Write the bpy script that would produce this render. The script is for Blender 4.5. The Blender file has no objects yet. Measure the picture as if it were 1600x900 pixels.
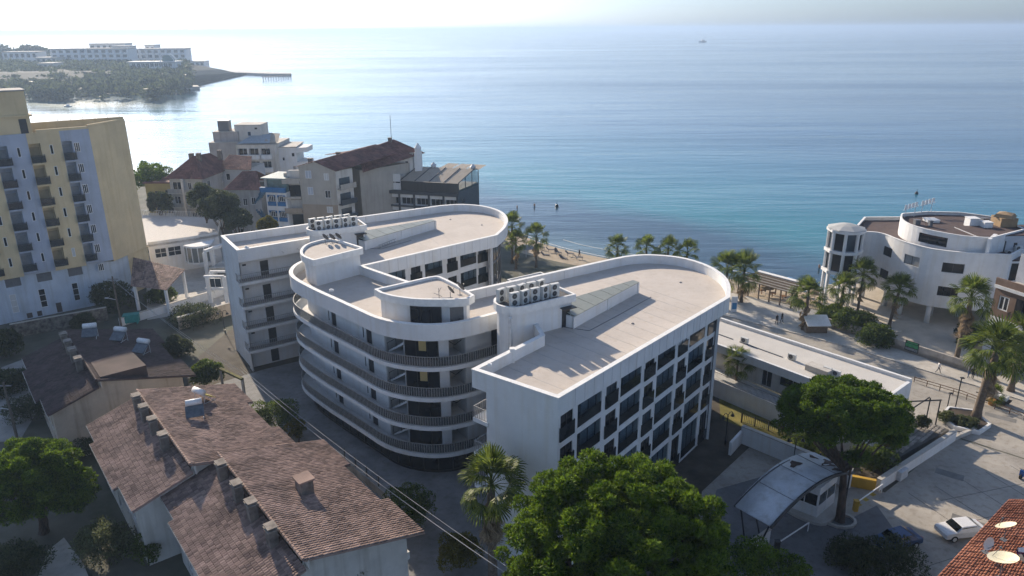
import bpy, bmesh, math, random
import numpy as np
from mathutils import Vector, Matrix

# ---------------------------------------------------------------- camera, sky, sun, exposure
scene = bpy.context.scene
FOCAL_PX = 1150.0
PITCH = math.atan(405 / FOCAL_PX)
ROLL = math.radians(0.35)
CAM_H = 44.0
cam_data = bpy.data.cameras.new('camera')
cam = bpy.data.objects.new('camera', cam_data)
scene.collection.objects.link(cam)
cam_data.sensor_width = 36.0
cam_data.lens = 36.0 * FOCAL_PX / 1600.0
cam_data.clip_start = 0.5
cam_data.clip_end = 80000.0
cam.matrix_world = Matrix.Translation((0, 0, CAM_H)) @ Matrix.Rotation(math.pi / 2 - PITCH, 4, 'X') @ Matrix.Rotation(-ROLL, 4, 'Z')
scene.camera = cam

SUN_AZ = math.radians(-30.0)     # left of the view direction (+Y)
SUN_EL = math.radians(24.0)
world = bpy.data.worlds.new('World')
scene.world = world
world.use_nodes = True
wn = world.node_tree
wn.nodes.clear()
sky = wn.nodes.new('ShaderNodeTexSky')
sky.sky_type = 'NISHITA'
sky.sun_disc = False
sky.sun_elevation = SUN_EL
sky.sun_rotation = SUN_AZ
sky.air_density = 1.0
sky.dust_density = 1.2
sky.ozone_density = 3.0
bg = wn.nodes.new('ShaderNodeBackground')
bg.inputs['Strength'].default_value = 0.095
wo = wn.nodes.new('ShaderNodeOutputWorld')
hsv = wn.nodes.new('ShaderNodeHueSaturation')      # milky, hazy sky: the whole dome a little greyer
hsv.inputs['Saturation'].default_value = 0.55
tint = wn.nodes.new('ShaderNodeMix')
tint.data_type = 'RGBA'
tint.blend_type = 'MULTIPLY'
tint.inputs['Factor'].default_value = 1.0
tint.inputs[7].default_value = (0.78, 0.96, 1.24, 1)
wn.links.new(sky.outputs[0], hsv.inputs['Color'])
wn.links.new(hsv.outputs[0], tint.inputs[6])
wn.links.new(tint.outputs[2], bg.inputs[0])
wn.links.new(bg.outputs[0], wo.inputs[0])

sun_data = bpy.data.lights.new('sun', 'SUN')
sun_data.energy = 5.0
sun_data.angle = math.radians(0.6)
sun_data.color = (1.0, 0.85, 0.67)
sun = bpy.data.objects.new('sun', sun_data)
scene.collection.objects.link(sun)
sun_dir = Vector((math.sin(SUN_AZ) * math.cos(SUN_EL), math.cos(SUN_AZ) * math.cos(SUN_EL), math.sin(SUN_EL)))
sun.rotation_euler = sun_dir.to_track_quat('Z', 'Y').to_euler()
sun.location = (-60, 100, 80)

scene.view_settings.view_transform = 'Standard'
scene.view_settings.look = 'None'
scene.view_settings.exposure = 0.55
scene.view_settings.gamma = 1.0
scene.view_settings.use_curve_mapping = False
scene.cycles.max_bounces = 5
scene.cycles.diffuse_bounces = 2
scene.cycles.glossy_bounces = 2
scene.cycles.transmission_bounces = 4
scene.cycles.transparent_max_bounces = 8
scene.cycles.volume_bounces = 0
scene.cycles.use_denoising = True
scene.cycles.use_adaptive_sampling = True
scene.cycles.adaptive_threshold = 0.03
scene.cycles.sample_clamp_indirect = 6.0

# ---------------------------------------------------------------- survey: picture point + height -> place on the site
_f = Vector((0, math.cos(PITCH), -math.sin(PITCH)))
_r = Vector((1, 0, 0))
_u = _r.cross(_f)
_r2 = _r * math.cos(ROLL) - _u * math.sin(ROLL)
_u2 = _u * math.cos(ROLL) + _r * math.sin(ROLL)


def P(px, py, z=0.0):
    d = _r2 * ((px - 800) / FOCAL_PX) - _u2 * ((py - 450) / FOCAL_PX) + _f
    t = (z - CAM_H) / d.z
    return Vector((d.x * t, d.y * t, z))


def PY(px, py, Y):
    d = _r2 * ((px - 800) / FOCAL_PX) - _u2 * ((py - 450) / FOCAL_PX) + _f
    t = Y / d.y
    return Vector((d.x * t, Y, CAM_H + d.z * t))


RNG = random.Random(7)
COL = scene.collection
GU = Vector((0.627, -0.779))     # the two directions of the street grid
GV = Vector((0.779, 0.627))

# ---------------------------------------------------------------- materials
MATS = {}


def mat(name, color, rough=0.8, var=0.12, scale=1.5, bump=0.0, bscale=30.0, metal=0.0, spec=0.5, stain=0.0, color2=None, stretch=None):
    if name in MATS:
        return MATS[name]
    m = bpy.data.materials.new(name)
    m.use_nodes = True
    nt = m.node_tree
    b = nt.nodes['Principled BSDF']
    b.inputs['Roughness'].default_value = rough
    b.inputs['Metallic'].default_value = metal
    b.inputs['Specular IOR Level'].default_value = spec
    geo = nt.nodes.new('ShaderNodeNewGeometry')
    src = geo.outputs['Position']
    if stretch:
        mp = nt.nodes.new('ShaderNodeMapping')
        mp.inputs['Scale'].default_value = stretch
        nt.links.new(src, mp.inputs[0])
        src = mp.outputs[0]
    nz = nt.nodes.new('ShaderNodeTexNoise')
    nz.inputs['Scale'].default_value = scale
    nz.inputs['Detail'].default_value = 6
    nz.inputs['Roughness'].default_value = 0.62
    nt.links.new(src, nz.inputs['Vector'])
    ramp = nt.nodes.new('ShaderNodeValToRGB')
    c = Vector(color)
    c2 = Vector(color2) if color2 else c * (1 - 2 * var)
    ramp.color_ramp.elements[0].position = 0.32
    ramp.color_ramp.elements[1].position = 0.66
    ramp.color_ramp.elements[0].color = (*c2, 1)
    ramp.color_ramp.elements[1].color = (*(c * (1 + var * 0.6)), 1)
    nt.links.new(nz.outputs['Fac'], ramp.inputs[0])
    out = ramp.outputs[0]
    if stain > 0:
        # vertical weather streaks
        mp2 = nt.nodes.new('ShaderNodeMapping')
        mp2.inputs['Scale'].default_value = (1.6, 1.6, 0.12)
        nt.links.new(geo.outputs['Position'], mp2.inputs[0])
        n2 = nt.nodes.new('ShaderNodeTexNoise')
        n2.inputs['Scale'].default_value = 1.0
        n2.inputs['Detail'].default_value = 5
        nt.links.new(mp2.outputs[0], n2.inputs['Vector'])
        r2 = nt.nodes.new('ShaderNodeValToRGB')
        r2.color_ramp.elements[0].position = 0.50
        r2.color_ramp.elements[1].position = 0.72
        r2.color_ramp.elements[0].color = (1, 1, 1, 1)
        k = 1 - stain
        r2.color_ramp.elements[1].color = (k, k * 0.97, k * 0.92, 1)
        nt.links.new(n2.outputs['Fac'], r2.inputs[0])
        mx = nt.nodes.new('ShaderNodeMix')
        mx.data_type = 'RGBA'
        mx.blend_type = 'MULTIPLY'
        mx.inputs['Factor'].default_value = 1.0
        nt.links.new(out, mx.inputs[6])
        nt.links.new(r2.outputs[0], mx.inputs[7])
        out = mx.outputs[2]
    nt.links.new(out, b.inputs['Base Color'])
    if bump > 0:
        n3 = nt.nodes.new('ShaderNodeTexNoise')
        n3.inputs['Scale'].default_value = bscale
        n3.inputs['Detail'].default_value = 4
        nt.links.new(src, n3.inputs['Vector'])
        bp = nt.nodes.new('ShaderNodeBump')
        bp.inputs['Strength'].default_value = bump
        bp.inputs['Distance'].default_value = 0.05
        nt.links.new(n3.outputs['Fac'], bp.inputs['Height'])
        nt.links.new(bp.outputs[0], b.inputs['Normal'])
    MATS[name] = m
    return m


def leaf_mat(name, dark, light, scale=0.8, rough=0.55, isl=0.5):
    if name in MATS:
        return MATS[name]
    m = bpy.data.materials.new(name)
    m.use_nodes = True
    nt = m.node_tree
    b = nt.nodes['Principled BSDF']
    b.inputs['Roughness'].default_value = rough
    b.inputs['Specular IOR Level'].default_value = 0.15
    geo = nt.nodes.new('ShaderNodeNewGeometry')
    nz = nt.nodes.new('ShaderNodeTexNoise')
    nz.inputs['Scale'].default_value = scale
    nz.inputs['Detail'].default_value = 5
    nt.links.new(geo.outputs['Position'], nz.inputs['Vector'])
    ri = nt.nodes.new('ShaderNodeMath')
    ri.operation = 'MULTIPLY_ADD'
    ri.inputs[1].default_value = isl
    nt.links.new(geo.outputs['Random Per Island'], ri.inputs[0])
    nt.links.new(nz.outputs['Fac'], ri.inputs[2])
    ramp = nt.nodes.new('ShaderNodeValToRGB')
    ramp.color_ramp.elements[0].position = 0.45
    ramp.color_ramp.elements[1].position = 1.0
    ramp.color_ramp.elements[0].color = (*dark, 1)
    ramp.color_ramp.elements[1].color = (*light, 1)
    nt.links.new(ri.outputs[0], ramp.inputs[0])
    nt.links.new(ramp.outputs[0], b.inputs['Base Color'])
    tr = nt.nodes.new('ShaderNodeBsdfTranslucent')
    nt.links.new(ramp.outputs[0], tr.inputs['Color'])
    mx = nt.nodes.new('ShaderNodeMixShader')
    mx.inputs[0].default_value = 0.45
    out = nt.nodes['Material Output']
    nt.links.new(b.outputs[0], mx.inputs[1])
    nt.links.new(tr.outputs[0], mx.inputs[2])
    nt.links.new(mx.outputs[0], out.inputs['Surface'])
    MATS[name] = m
    return m


def glass_mat(name, color, rough=0.06, var=0.3, spec=0.5):
    return mat(name, color, rough=rough, var=var, scale=0.35, spec=spec)


def clear_glass(name, tint, alpha):
    """thin tinted glazing: part see-through, part gloss"""
    if name in MATS:
        return MATS[name]
    m = bpy.data.materials.new(name)
    m.use_nodes = True
    nt = m.node_tree
    b = nt.nodes['Principled BSDF']
    b.inputs['Base Color'].default_value = (*tint, 1)
    b.inputs['Roughness'].default_value = 0.05
    tr = nt.nodes.new('ShaderNodeBsdfTransparent')
    tr.inputs[0].default_value = (0.75, 0.8, 0.82, 1)
    mx = nt.nodes.new('ShaderNodeMixShader')
    mx.inputs[0].default_value = alpha
    nt.links.new(tr.outputs[0], mx.inputs[1])
    nt.links.new(b.outputs[0], mx.inputs[2])
    nt.links.new(mx.outputs[0], nt.nodes['Material Output'].inputs['Surface'])
    MATS[name] = m
    return m


white = mat('white_render', (0.72, 0.72, 0.71), 0.85, 0.05, 0.5, bump=0.10, bscale=8, stain=0.06)
white_clean = mat('white_coping', (0.78, 0.77, 0.74), 0.8, 0.06, 2.0)
deck_m = mat('roof_membrane', (0.535, 0.478, 0.42), 0.9, 0.06, 0.22, bump=0.15, bscale=14, stain=0.07)
dark_glass = glass_mat('dark_glass', (0.018, 0.022, 0.028))
bal_glass = clear_glass('balustrade_glass', (0.015, 0.02, 0.024), 0.78)
blue_glass = glass_mat('blue_grey_glass', (0.05, 0.07, 0.09), 0.08)
black_metal = mat('black_metal', (0.022, 0.023, 0.026), 0.45, 0.2, 4)
rail_metal = mat('railing_grey_metal', (0.34, 0.335, 0.325), 0.5, 0.15, 4)
grey_metal = mat('grey_metal', (0.16, 0.16, 0.165), 0.5, 0.15, 4)
pale_metal = mat('pale_metal', (0.55, 0.56, 0.57), 0.45, 0.1, 4)
door_m = mat('dark_door', (0.03, 0.033, 0.04), 0.5, 0.2, 3)
white_metal = mat('white_painted_metal', (0.75, 0.75, 0.74), 0.5, 0.06, 4)
curtain_m = mat('curtain', (0.55, 0.55, 0.53), 0.9, 0.1, 3, stretch=(8, 8, 0.2))
ochre_curtain = mat('ochre_curtain', (0.55, 0.40, 0.17), 0.9, 0.1, 3, stretch=(8, 8, 0.2))
concrete = mat('concrete', (0.33, 0.32, 0.30), 0.9, 0.16, 0.8, bump=0.2, bscale=12, stain=0.15)
pale_concrete = mat('pale_concrete', (0.50, 0.47, 0.42), 0.9, 0.12, 0.3, bump=0.15, bscale=12, stain=0.16)
asphalt = mat('asphalt', (0.17, 0.172, 0.178), 0.9, 0.16, 0.25, bump=0.3, bscale=40, stain=0.22)
old_asphalt = mat('worn_asphalt', (0.38, 0.35, 0.305), 0.92, 0.16, 0.16, bump=0.3, bscale=40, stain=0.22)

# ---------------------------------------------------------------- building tools
class MB:
    def __init__(self):
        self.v, self.f = [], []

    def add(self, verts, faces):
        n = len(self.v)
        self.v.extend(tuple(p) for p in verts)
        self.f.extend(tuple(i + n for i in f) for f in faces)
        return self

    def box(self, x0, y0, z0, x1, y1, z1):
        return self.add([(x0, y0, z0), (x1, y0, z0), (x1, y1, z0), (x0, y1, z0), (x0, y0, z1), (x1, y0, z1), (x1, y1, z1), (x0, y1, z1)],
                        [(3, 2, 1, 0), (4, 5, 6, 7), (0, 1, 5, 4), (1, 2, 6, 5), (2, 3, 7, 6), (3, 0, 4, 7)])

    def obox(self, a, b, w, z0, z1, shift=0.0):
        """box along the plan segment a-b, width w, shifted to the left of a->b"""
        a, b = Vector(a[:2]), Vector(b[:2])
        d = (b - a).normalized()
        n = Vector((-d.y, d.x))
        p = [a + n * (shift - w / 2), b + n * (shift - w / 2), b + n * (shift + w / 2), a + n * (shift + w / 2)]
        return self.prism(p, z0, z1)

    def prism(self, poly, z0, z1, top=True, bottom=True):
        n = len(poly)
        vs = [(p[0], p[1], z0) for p in poly] + [(p[0], p[1], z1) for p in poly]
        fs = [(i, (i + 1) % n, n + (i + 1) % n, n + i) for i in range(n)]
        if top:
            fs.append(tuple(range(n, 2 * n)))
        if bottom:
            fs.append(tuple(range(n - 1, -1, -1)))
        return self.add(vs, fs)

    def band(self, outer, inner, z0, z1, closed=True):
        """ring or strip between two polylines of equal length"""
        n = len(outer)
        vs = []
        for o, i in zip(outer, inner):
            vs += [(o[0], o[1], z0), (o[0], o[1], z1), (i[0], i[1], z1), (i[0], i[1], z0)]
        fs = []
        for k in range(n if closed else n - 1):
            a, b = 4 * k, 4 * ((k + 1) % n)
            for q in range(4):
                fs.append((a + q, b + q, b + (q + 1) % 4, a + (q + 1) % 4))
        if not closed:
            fs += [(0, 1, 2, 3), (4 * n - 1, 4 * n - 2, 4 * n - 3, 4 * n - 4)]
        return self.add(vs, fs)

    def quad(self, a, b, c, d):
        return self.add([a, b, c, d], [(0, 1, 2, 3)])

    def tube(self, pts, r, n=6, caps=True):
        pts = [Vector(p) for p in pts]
        rs = r if isinstance(r, (list, tuple)) else [r] * len(pts)
        vs, fs = [], []
        for i, p in enumerate(pts):
            d = (pts[min(i + 1, len(pts) - 1)] - pts[max(i - 1, 0)]).normalized()
            x = d.cross(Vector((0, 0, 1)))
            if x.length < 1e-3:
                x = Vector((1, 0, 0))
            x.normalize()
            y = d.cross(x)
            for k in range(n):
                t = 2 * math.pi * k / n
                vs.append(p + (x * math.cos(t) + y * math.sin(t)) * rs[i])
        for i in range(len(pts) - 1):
            for k in range(n):
                k2 = (k + 1) % n
                fs.append((i * n + k, i * n + k2, (i + 1) * n + k2, (i + 1) * n + k))
        if caps:
            fs.append(tuple(range(n - 1, -1, -1)))
            fs.append(tuple(range((len(pts) - 1) * n, len(pts) * n)))
        return self.add(vs, fs)

    def lathe(self, c, prof, n=16):
        """prof: list of (r, z)"""
        vs, fs = [], []
        for r, z in prof:
            for k in range(n):
                t = 2 * math.pi * k / n
                vs.append((c[0] + r * math.cos(t), c[1] + r * math.sin(t), c[2] + z))
        for i in range(len(prof) - 1):
            for k in range(n):
                k2 = (k + 1) % n
                fs.append((i * n + k, i * n + k2, (i + 1) * n + k2, (i + 1) * n + k))
        fs.append(tuple(range(n - 1, -1, -1)))
        fs.append(tuple(range((len(prof) - 1) * n, len(prof) * n)))
        return self.add(vs, fs)

    def mesh(self, name, material, smooth=False):
        me = bpy.data.meshes.new(name)
        me.from_pydata(self.v, [], self.f)
        if material is not None:
            me.materials.append(material)
        if smooth:
            me.polygons.foreach_set('use_smooth', [True] * len(me.polygons))
        me.update()
        return me


def link(name, me, parent=None, loc=(0, 0, 0), rz=0.0):
    o = bpy.data.objects.new(name, me)
    COL.objects.link(o)
    o.location = loc
    o.rotation_euler = (0, 0, rz)
    if parent is not None:
        o.parent = parent
    return o


def thing(name, label, cat, loc=(0, 0, 0), rz=0.0, group=None):
    o = link(name, None, None, loc, rz)
    o.empty_display_size = 0.5
    o['label'] = label
    o['category'] = cat
    if group:
        o['group'] = group
    return o


def tag(o, label, cat, group=None):
    o['label'] = label
    o['category'] = cat
    if group:
        o['group'] = group
    return o


def structure(name, mb, m, parent=None):
    o = link(name, mb.mesh(name, m), parent)
    if parent is None:
        o['kind'] = 'structure'
    return o


def wpart(name, mb, m, root, smooth=False):
    """part whose vertices are given in site coordinates; root is an unrotated Empty"""
    o = link(name, mb.mesh(name, m, smooth), root)
    o.location = -root.location
    return o


CACHE = {}


def cpart(name, key, fn, m, parent, loc=(0, 0, 0), rz=0.0, smooth=False):
    """part with mesh data shared between alike pieces"""
    k = (name, key, m.name)
    if k not in CACHE:
        CACHE[k] = fn().mesh(name, m, smooth)
    return link(name, CACHE[k], parent, loc, rz)


def copy_tree(o, parent=None):
    c = o.copy()
    COL.objects.link(c)
    c.parent = parent
    for ch in o.children:
        copy_tree(ch, c)
    return c


def catmull(pts, n=4):
    p = [Vector(q[:2]) for q in pts]
    p = [2 * p[0] - p[1]] + p + [2 * p[-1] - p[-2]]
    out = []
    for i in range(1, len(p) - 2):
        for k in range(n):
            t = k / n
            out.append(0.5 * ((2 * p[i]) + (p[i + 1] - p[i - 1]) * t + (2 * p[i - 1] - 5 * p[i] + 4 * p[i + 1] - p[i + 2]) * t * t
                              + (3 * p[i] - p[i - 1] - 3 * p[i + 1] + p[i + 2]) * t ** 3))
    out.append(p[-2])
    return out


def offset(pl, d, closed=False):
    """shift a plan polyline to its left by d"""
    pl = [Vector(q[:2]) for q in pl]
    n = len(pl)
    out = []
    for i in range(n):
        ns = []
        if i > 0 or closed:
            e = pl[i] - pl[i - 1]
            ns.append(Vector((-e.y, e.x)).normalized())
        if i < n - 1 or closed:
            e = pl[(i + 1) % n] - pl[i]
            ns.append(Vector((-e.y, e.x)).normalized())
        m = sum(ns, Vector((0, 0))).normalized()
        out.append(pl[i] + m * (d / max(0.35, m.dot(ns[0]))))
    return out


def plen(pl):
    return sum((pl[i + 1] - pl[i]).length for i in range(len(pl) - 1))


class Line:
    """a facade line in plan; the outside is on the right of its direction"""
    def __init__(self, pts):
        self.p = [Vector(q[:2]) for q in pts]
        self.s = [0.0]
        for i in range(len(self.p) - 1):
            self.s.append(self.s[-1] + (self.p[i + 1] - self.p[i]).length)
        self.len = self.s[-1]

    def seg(self, s):
        for i in range(len(self.p) - 1):
            if s <= self.s[i + 1] + 1e-6 or i == len(self.p) - 2:
                return i

    def at(self, s, out=0.0):
        i = self.seg(s)
        d = (self.p[i + 1] - self.p[i]).normalized()
        q = self.p[i] + d * (s - self.s[i])
        return q + Vector((d.y, -d.x)) * out

    def ang(self, s):
        i = self.seg(s)
        d = self.p[i + 1] - self.p[i]
        return math.atan2(d.y, d.x)


def wall_mesh(mb, line, z0, z1, ops=(), depth=0.2, s0=0.0, s1=None):
    """wall skin along a Line with real openings (sa, sb, za, zb) and their reveals"""
    s1 = line.len if s1 is None else s1
    cuts = {round(s0, 4), round(s1, 4)}
    for s in line.s:
        if s0 < s < s1:
            cuts.add(round(s, 4))
    for o in ops:
        for s in o[:2]:
            if s0 < s < s1:
                cuts.add(round(s, 4))
    cuts = sorted(cuts)
    for a, b in zip(cuts, cuts[1:]):
        if b - a < 1e-3:
            continue
        mid = (a + b) / 2
        i = line.seg(mid)
        d = (line.p[i + 1] - line.p[i]).normalized()
        pa = line.p[i] + d * (a - line.s[i])
        pb = line.p[i] + d * (b - line.s[i])
        here = sorted([o for o in ops if o[0] - 1e-4 <= a and b <= o[1] + 1e-4], key=lambda o: o[2])
        z = z0
        for o in here:
            if o[2] > z + 1e-4:
                mb.quad((*pa, z), (*pb, z), (*pb, o[2]), (*pa, o[2]))
            z = max(z, o[3])
        if z < z1 - 1e-4:
            mb.quad((*pa, z), (*pb, z), (*pb, z1), (*pa, z1))
    for sa, sb, za, zb in [o[:4] for o in ops]:
        q = [line.at(sa + 1e-4), line.at(sb - 1e-4)]
        r = [line.at(sa + 1e-4, -depth), line.at(sb - 1e-4, -depth)]
        za2, zb2 = max(za, z0), min(zb, z1)
        mb.quad((*q[0], za2), (*r[0], za2), (*r[0], zb2), (*q[0], zb2))
        mb.quad((*q[1], za2), (*q[1], zb2), (*r[1], zb2), (*r[1], za2))
        mb.quad((*q[0], zb2), (*r[0], zb2), (*r[1], zb2), (*q[1], zb2))
        mb.quad((*q[0], za2), (*q[1], za2), (*r[1], za2), (*r[0], za2))
    return mb


def _frame(w, h, bar, nx, nz, dep=0.07):
    mb = MB()
    mb.box(0, -dep / 2, 0, bar, dep / 2, h).box(w - bar, -dep / 2, 0, w, dep / 2, h)
    mb.box(bar, -dep / 2, 0, w - bar, dep / 2, bar).box(bar, -dep / 2, h - bar, w - bar, dep / 2, h)
    for i in range(1, nx):
        x = w * i / nx
        mb.box(x - bar / 2, -dep / 2 + 0.004, bar, x + bar / 2, dep / 2 - 0.004, h - bar)
    for i in range(1, nz):
        z = h * i / nz
        mb.box(bar, -dep / 2 + 0.008, z - bar / 2, w - bar, dep / 2 - 0.008, z + bar / 2)
    return mb


WRND = random.Random(99)


def window(root, line, s0, s1, z0, z1, inset=0.15, nx=2, nz=1, frame=None, pane=None, bar=0.07, name='window', sill=None):
    """framed window set into an opening of a facade: part window > pane"""
    frame = frame or white_metal
    pane = pane or dark_glass
    if pane is dark_glass and WRND.random() < 0.22:
        pane = WRND.choice((curtain_m, blue_glass, blue_glass, mat('drawn_blind', (0.30, 0.30, 0.29), 0.6, 0.1, 3)))
    w, h = round(s1 - s0, 3), round(z1 - z0, 3)
    q = line.at(s0, -inset)
    mid = line.at((s0 + s1) / 2, -inset)
    a = line.at(s1, -inset) - q
    ang = math.atan2(a.y, a.x)
    w = round(a.length, 2)
    o = cpart(name, ('fr', w, h, bar, nx, nz), lambda: _frame(w, h, bar, nx, nz), frame, root, Vector((q.x, q.y, z0)) - root.location, ang)
    cpart('pane', ('pn', w, h), lambda: MB().box(bar * 0.5, 0.0, bar * 0.5, w - bar * 0.5, 0.02, h - bar * 0.5), pane, o)
    if sill:
        cpart('sill', ('sl', w), lambda: MB().box(-0.08, -inset - 0.08, -0.09, w + 0.08, 0.0, -0.005), sill, o)
    return o


def rail_mesh(mb, line, z0, h, step=0.13, bar=0.03, out=0.0, s0=0.0, s1=None, post=1.6):
    """balustrade: top and bottom rail, balusters and posts along a Line"""
    s1 = line.len if s1 is None else s1
    pts = [s0] + [s for s in line.s if s0 < s < s1] + [s1]
    for a, b in zip(pts, pts[1:]):
        if b - a < 0.02:
            continue
        pa, pb = line.at(a + 1e-4, out), line.at(b - 1e-4, out)
        mb.obox(pa, pb, 0.05, z0 + h - 0.05, z0 + h)
        mb.obox(pa, pb, 0.04, z0 + 0.08, z0 + 0.12)
    s = s0 + step / 2
    k = 0
    while s < s1:
        q = line.at(s, out)
        an = line.ang(s)
        dx, dy = math.cos(an) * bar / 2, math.sin(an) * bar / 2
        t = bar / 2
        nx, ny = math.sin(an) * t, -math.cos(an) * t
        zz = z0 if k % max(1, int(post / step)) == 0 else z0 + 0.1
        p = [(q.x - dx - nx, q.y - dy - ny), (q.x + dx - nx, q.y + dy - ny), (q.x + dx + nx, q.y + dy + ny), (q.x - dx + nx, q.y - dy + ny)]
        mb.prism(p, zz, z0 + h - 0.04, top=False, bottom=False)
        s += step
        k += 1
    return mb

# ---------------------------------------------------------------- ground, beach, sea
WATER_Z = -1.6
COAST = [(420, -260), (250, -60), (160, 32), (112, 76), (84, 101), (60, 121), (46, 131), (32, 140), (18, 149), (9, 157), (1, 168), (-8, 181), (-22, 193), (-40, 205),
         (-66, 220), (-100, 232), (-135, 236), (-200, 230), (-300, 250), (-450, 330), (-490, 430)]
PEN = [(-460, 510), (-400, 550), (-356, 564), (-335, 585), (-312, 607), (-285, 632), (-268, 644), (-262, 655), (-280, 668), (-300, 690), (-322, 730), (-330, 780),
       (-318, 812), (-300, 830), (-285, 842), (-283, 850), (-330, 880), (-420, 930), (-800, 1150), (-1600, 1300)]
coast = catmull(COAST, 5) + catmull(PEN, 3)
N_BEACH = len(catmull(COAST, 5))
land_back = [(-2600, 900), (-2600, -700), (420, -700)]


# land is on the left-hand side when walking the coast from the right of the picture to the left
edge = [Vector(p) for p in coast]
inl = offset(edge, 12.0)
outl = offset(edge, -9.0)
dry = inl + [Vector(p) for p in land_back]


def earth_material():
    m = mat('ground_earth', (0.115, 0.108, 0.085), 0.95, 0.25, 0.18, bump=0.4, bscale=6, color2=(0.05, 0.06, 0.036))
    return m


ground = structure('ground', MB().add([(p.x, p.y, 0) for p in dry], [tuple(range(len(dry)))]), earth_material())
sand_m = mat('beach_sand', (0.36, 0.29, 0.20), 0.95, 0.14, 0.4, bump=0.3, bscale=5, color2=(0.22, 0.175, 0.125))
bm_ = MB()
n_ = len(edge)
vs = []
for a, b, c in zip(inl, edge, outl):
    vs += [(a.x, a.y, 0.0), (b.x, b.y, WATER_Z + 0.02), (c.x, c.y, WATER_Z - 1.2)]
fs = []
for i in range(n_ - 1):
    for k in range(2):
        fs.append((3 * i + k, 3 * i + 3 + k, 3 * i + 4 + k, 3 * i + 1 + k))
cut = 2 * (N_BEACH - 12)
beach = structure('beach', bm_.add(vs, fs[:cut]), sand_m)
shore = structure('rocky_shore', MB().add(vs, fs[cut:]), mat('shore_rock', (0.06, 0.055, 0.048), 0.95, 0.3, 0.1))


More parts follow.
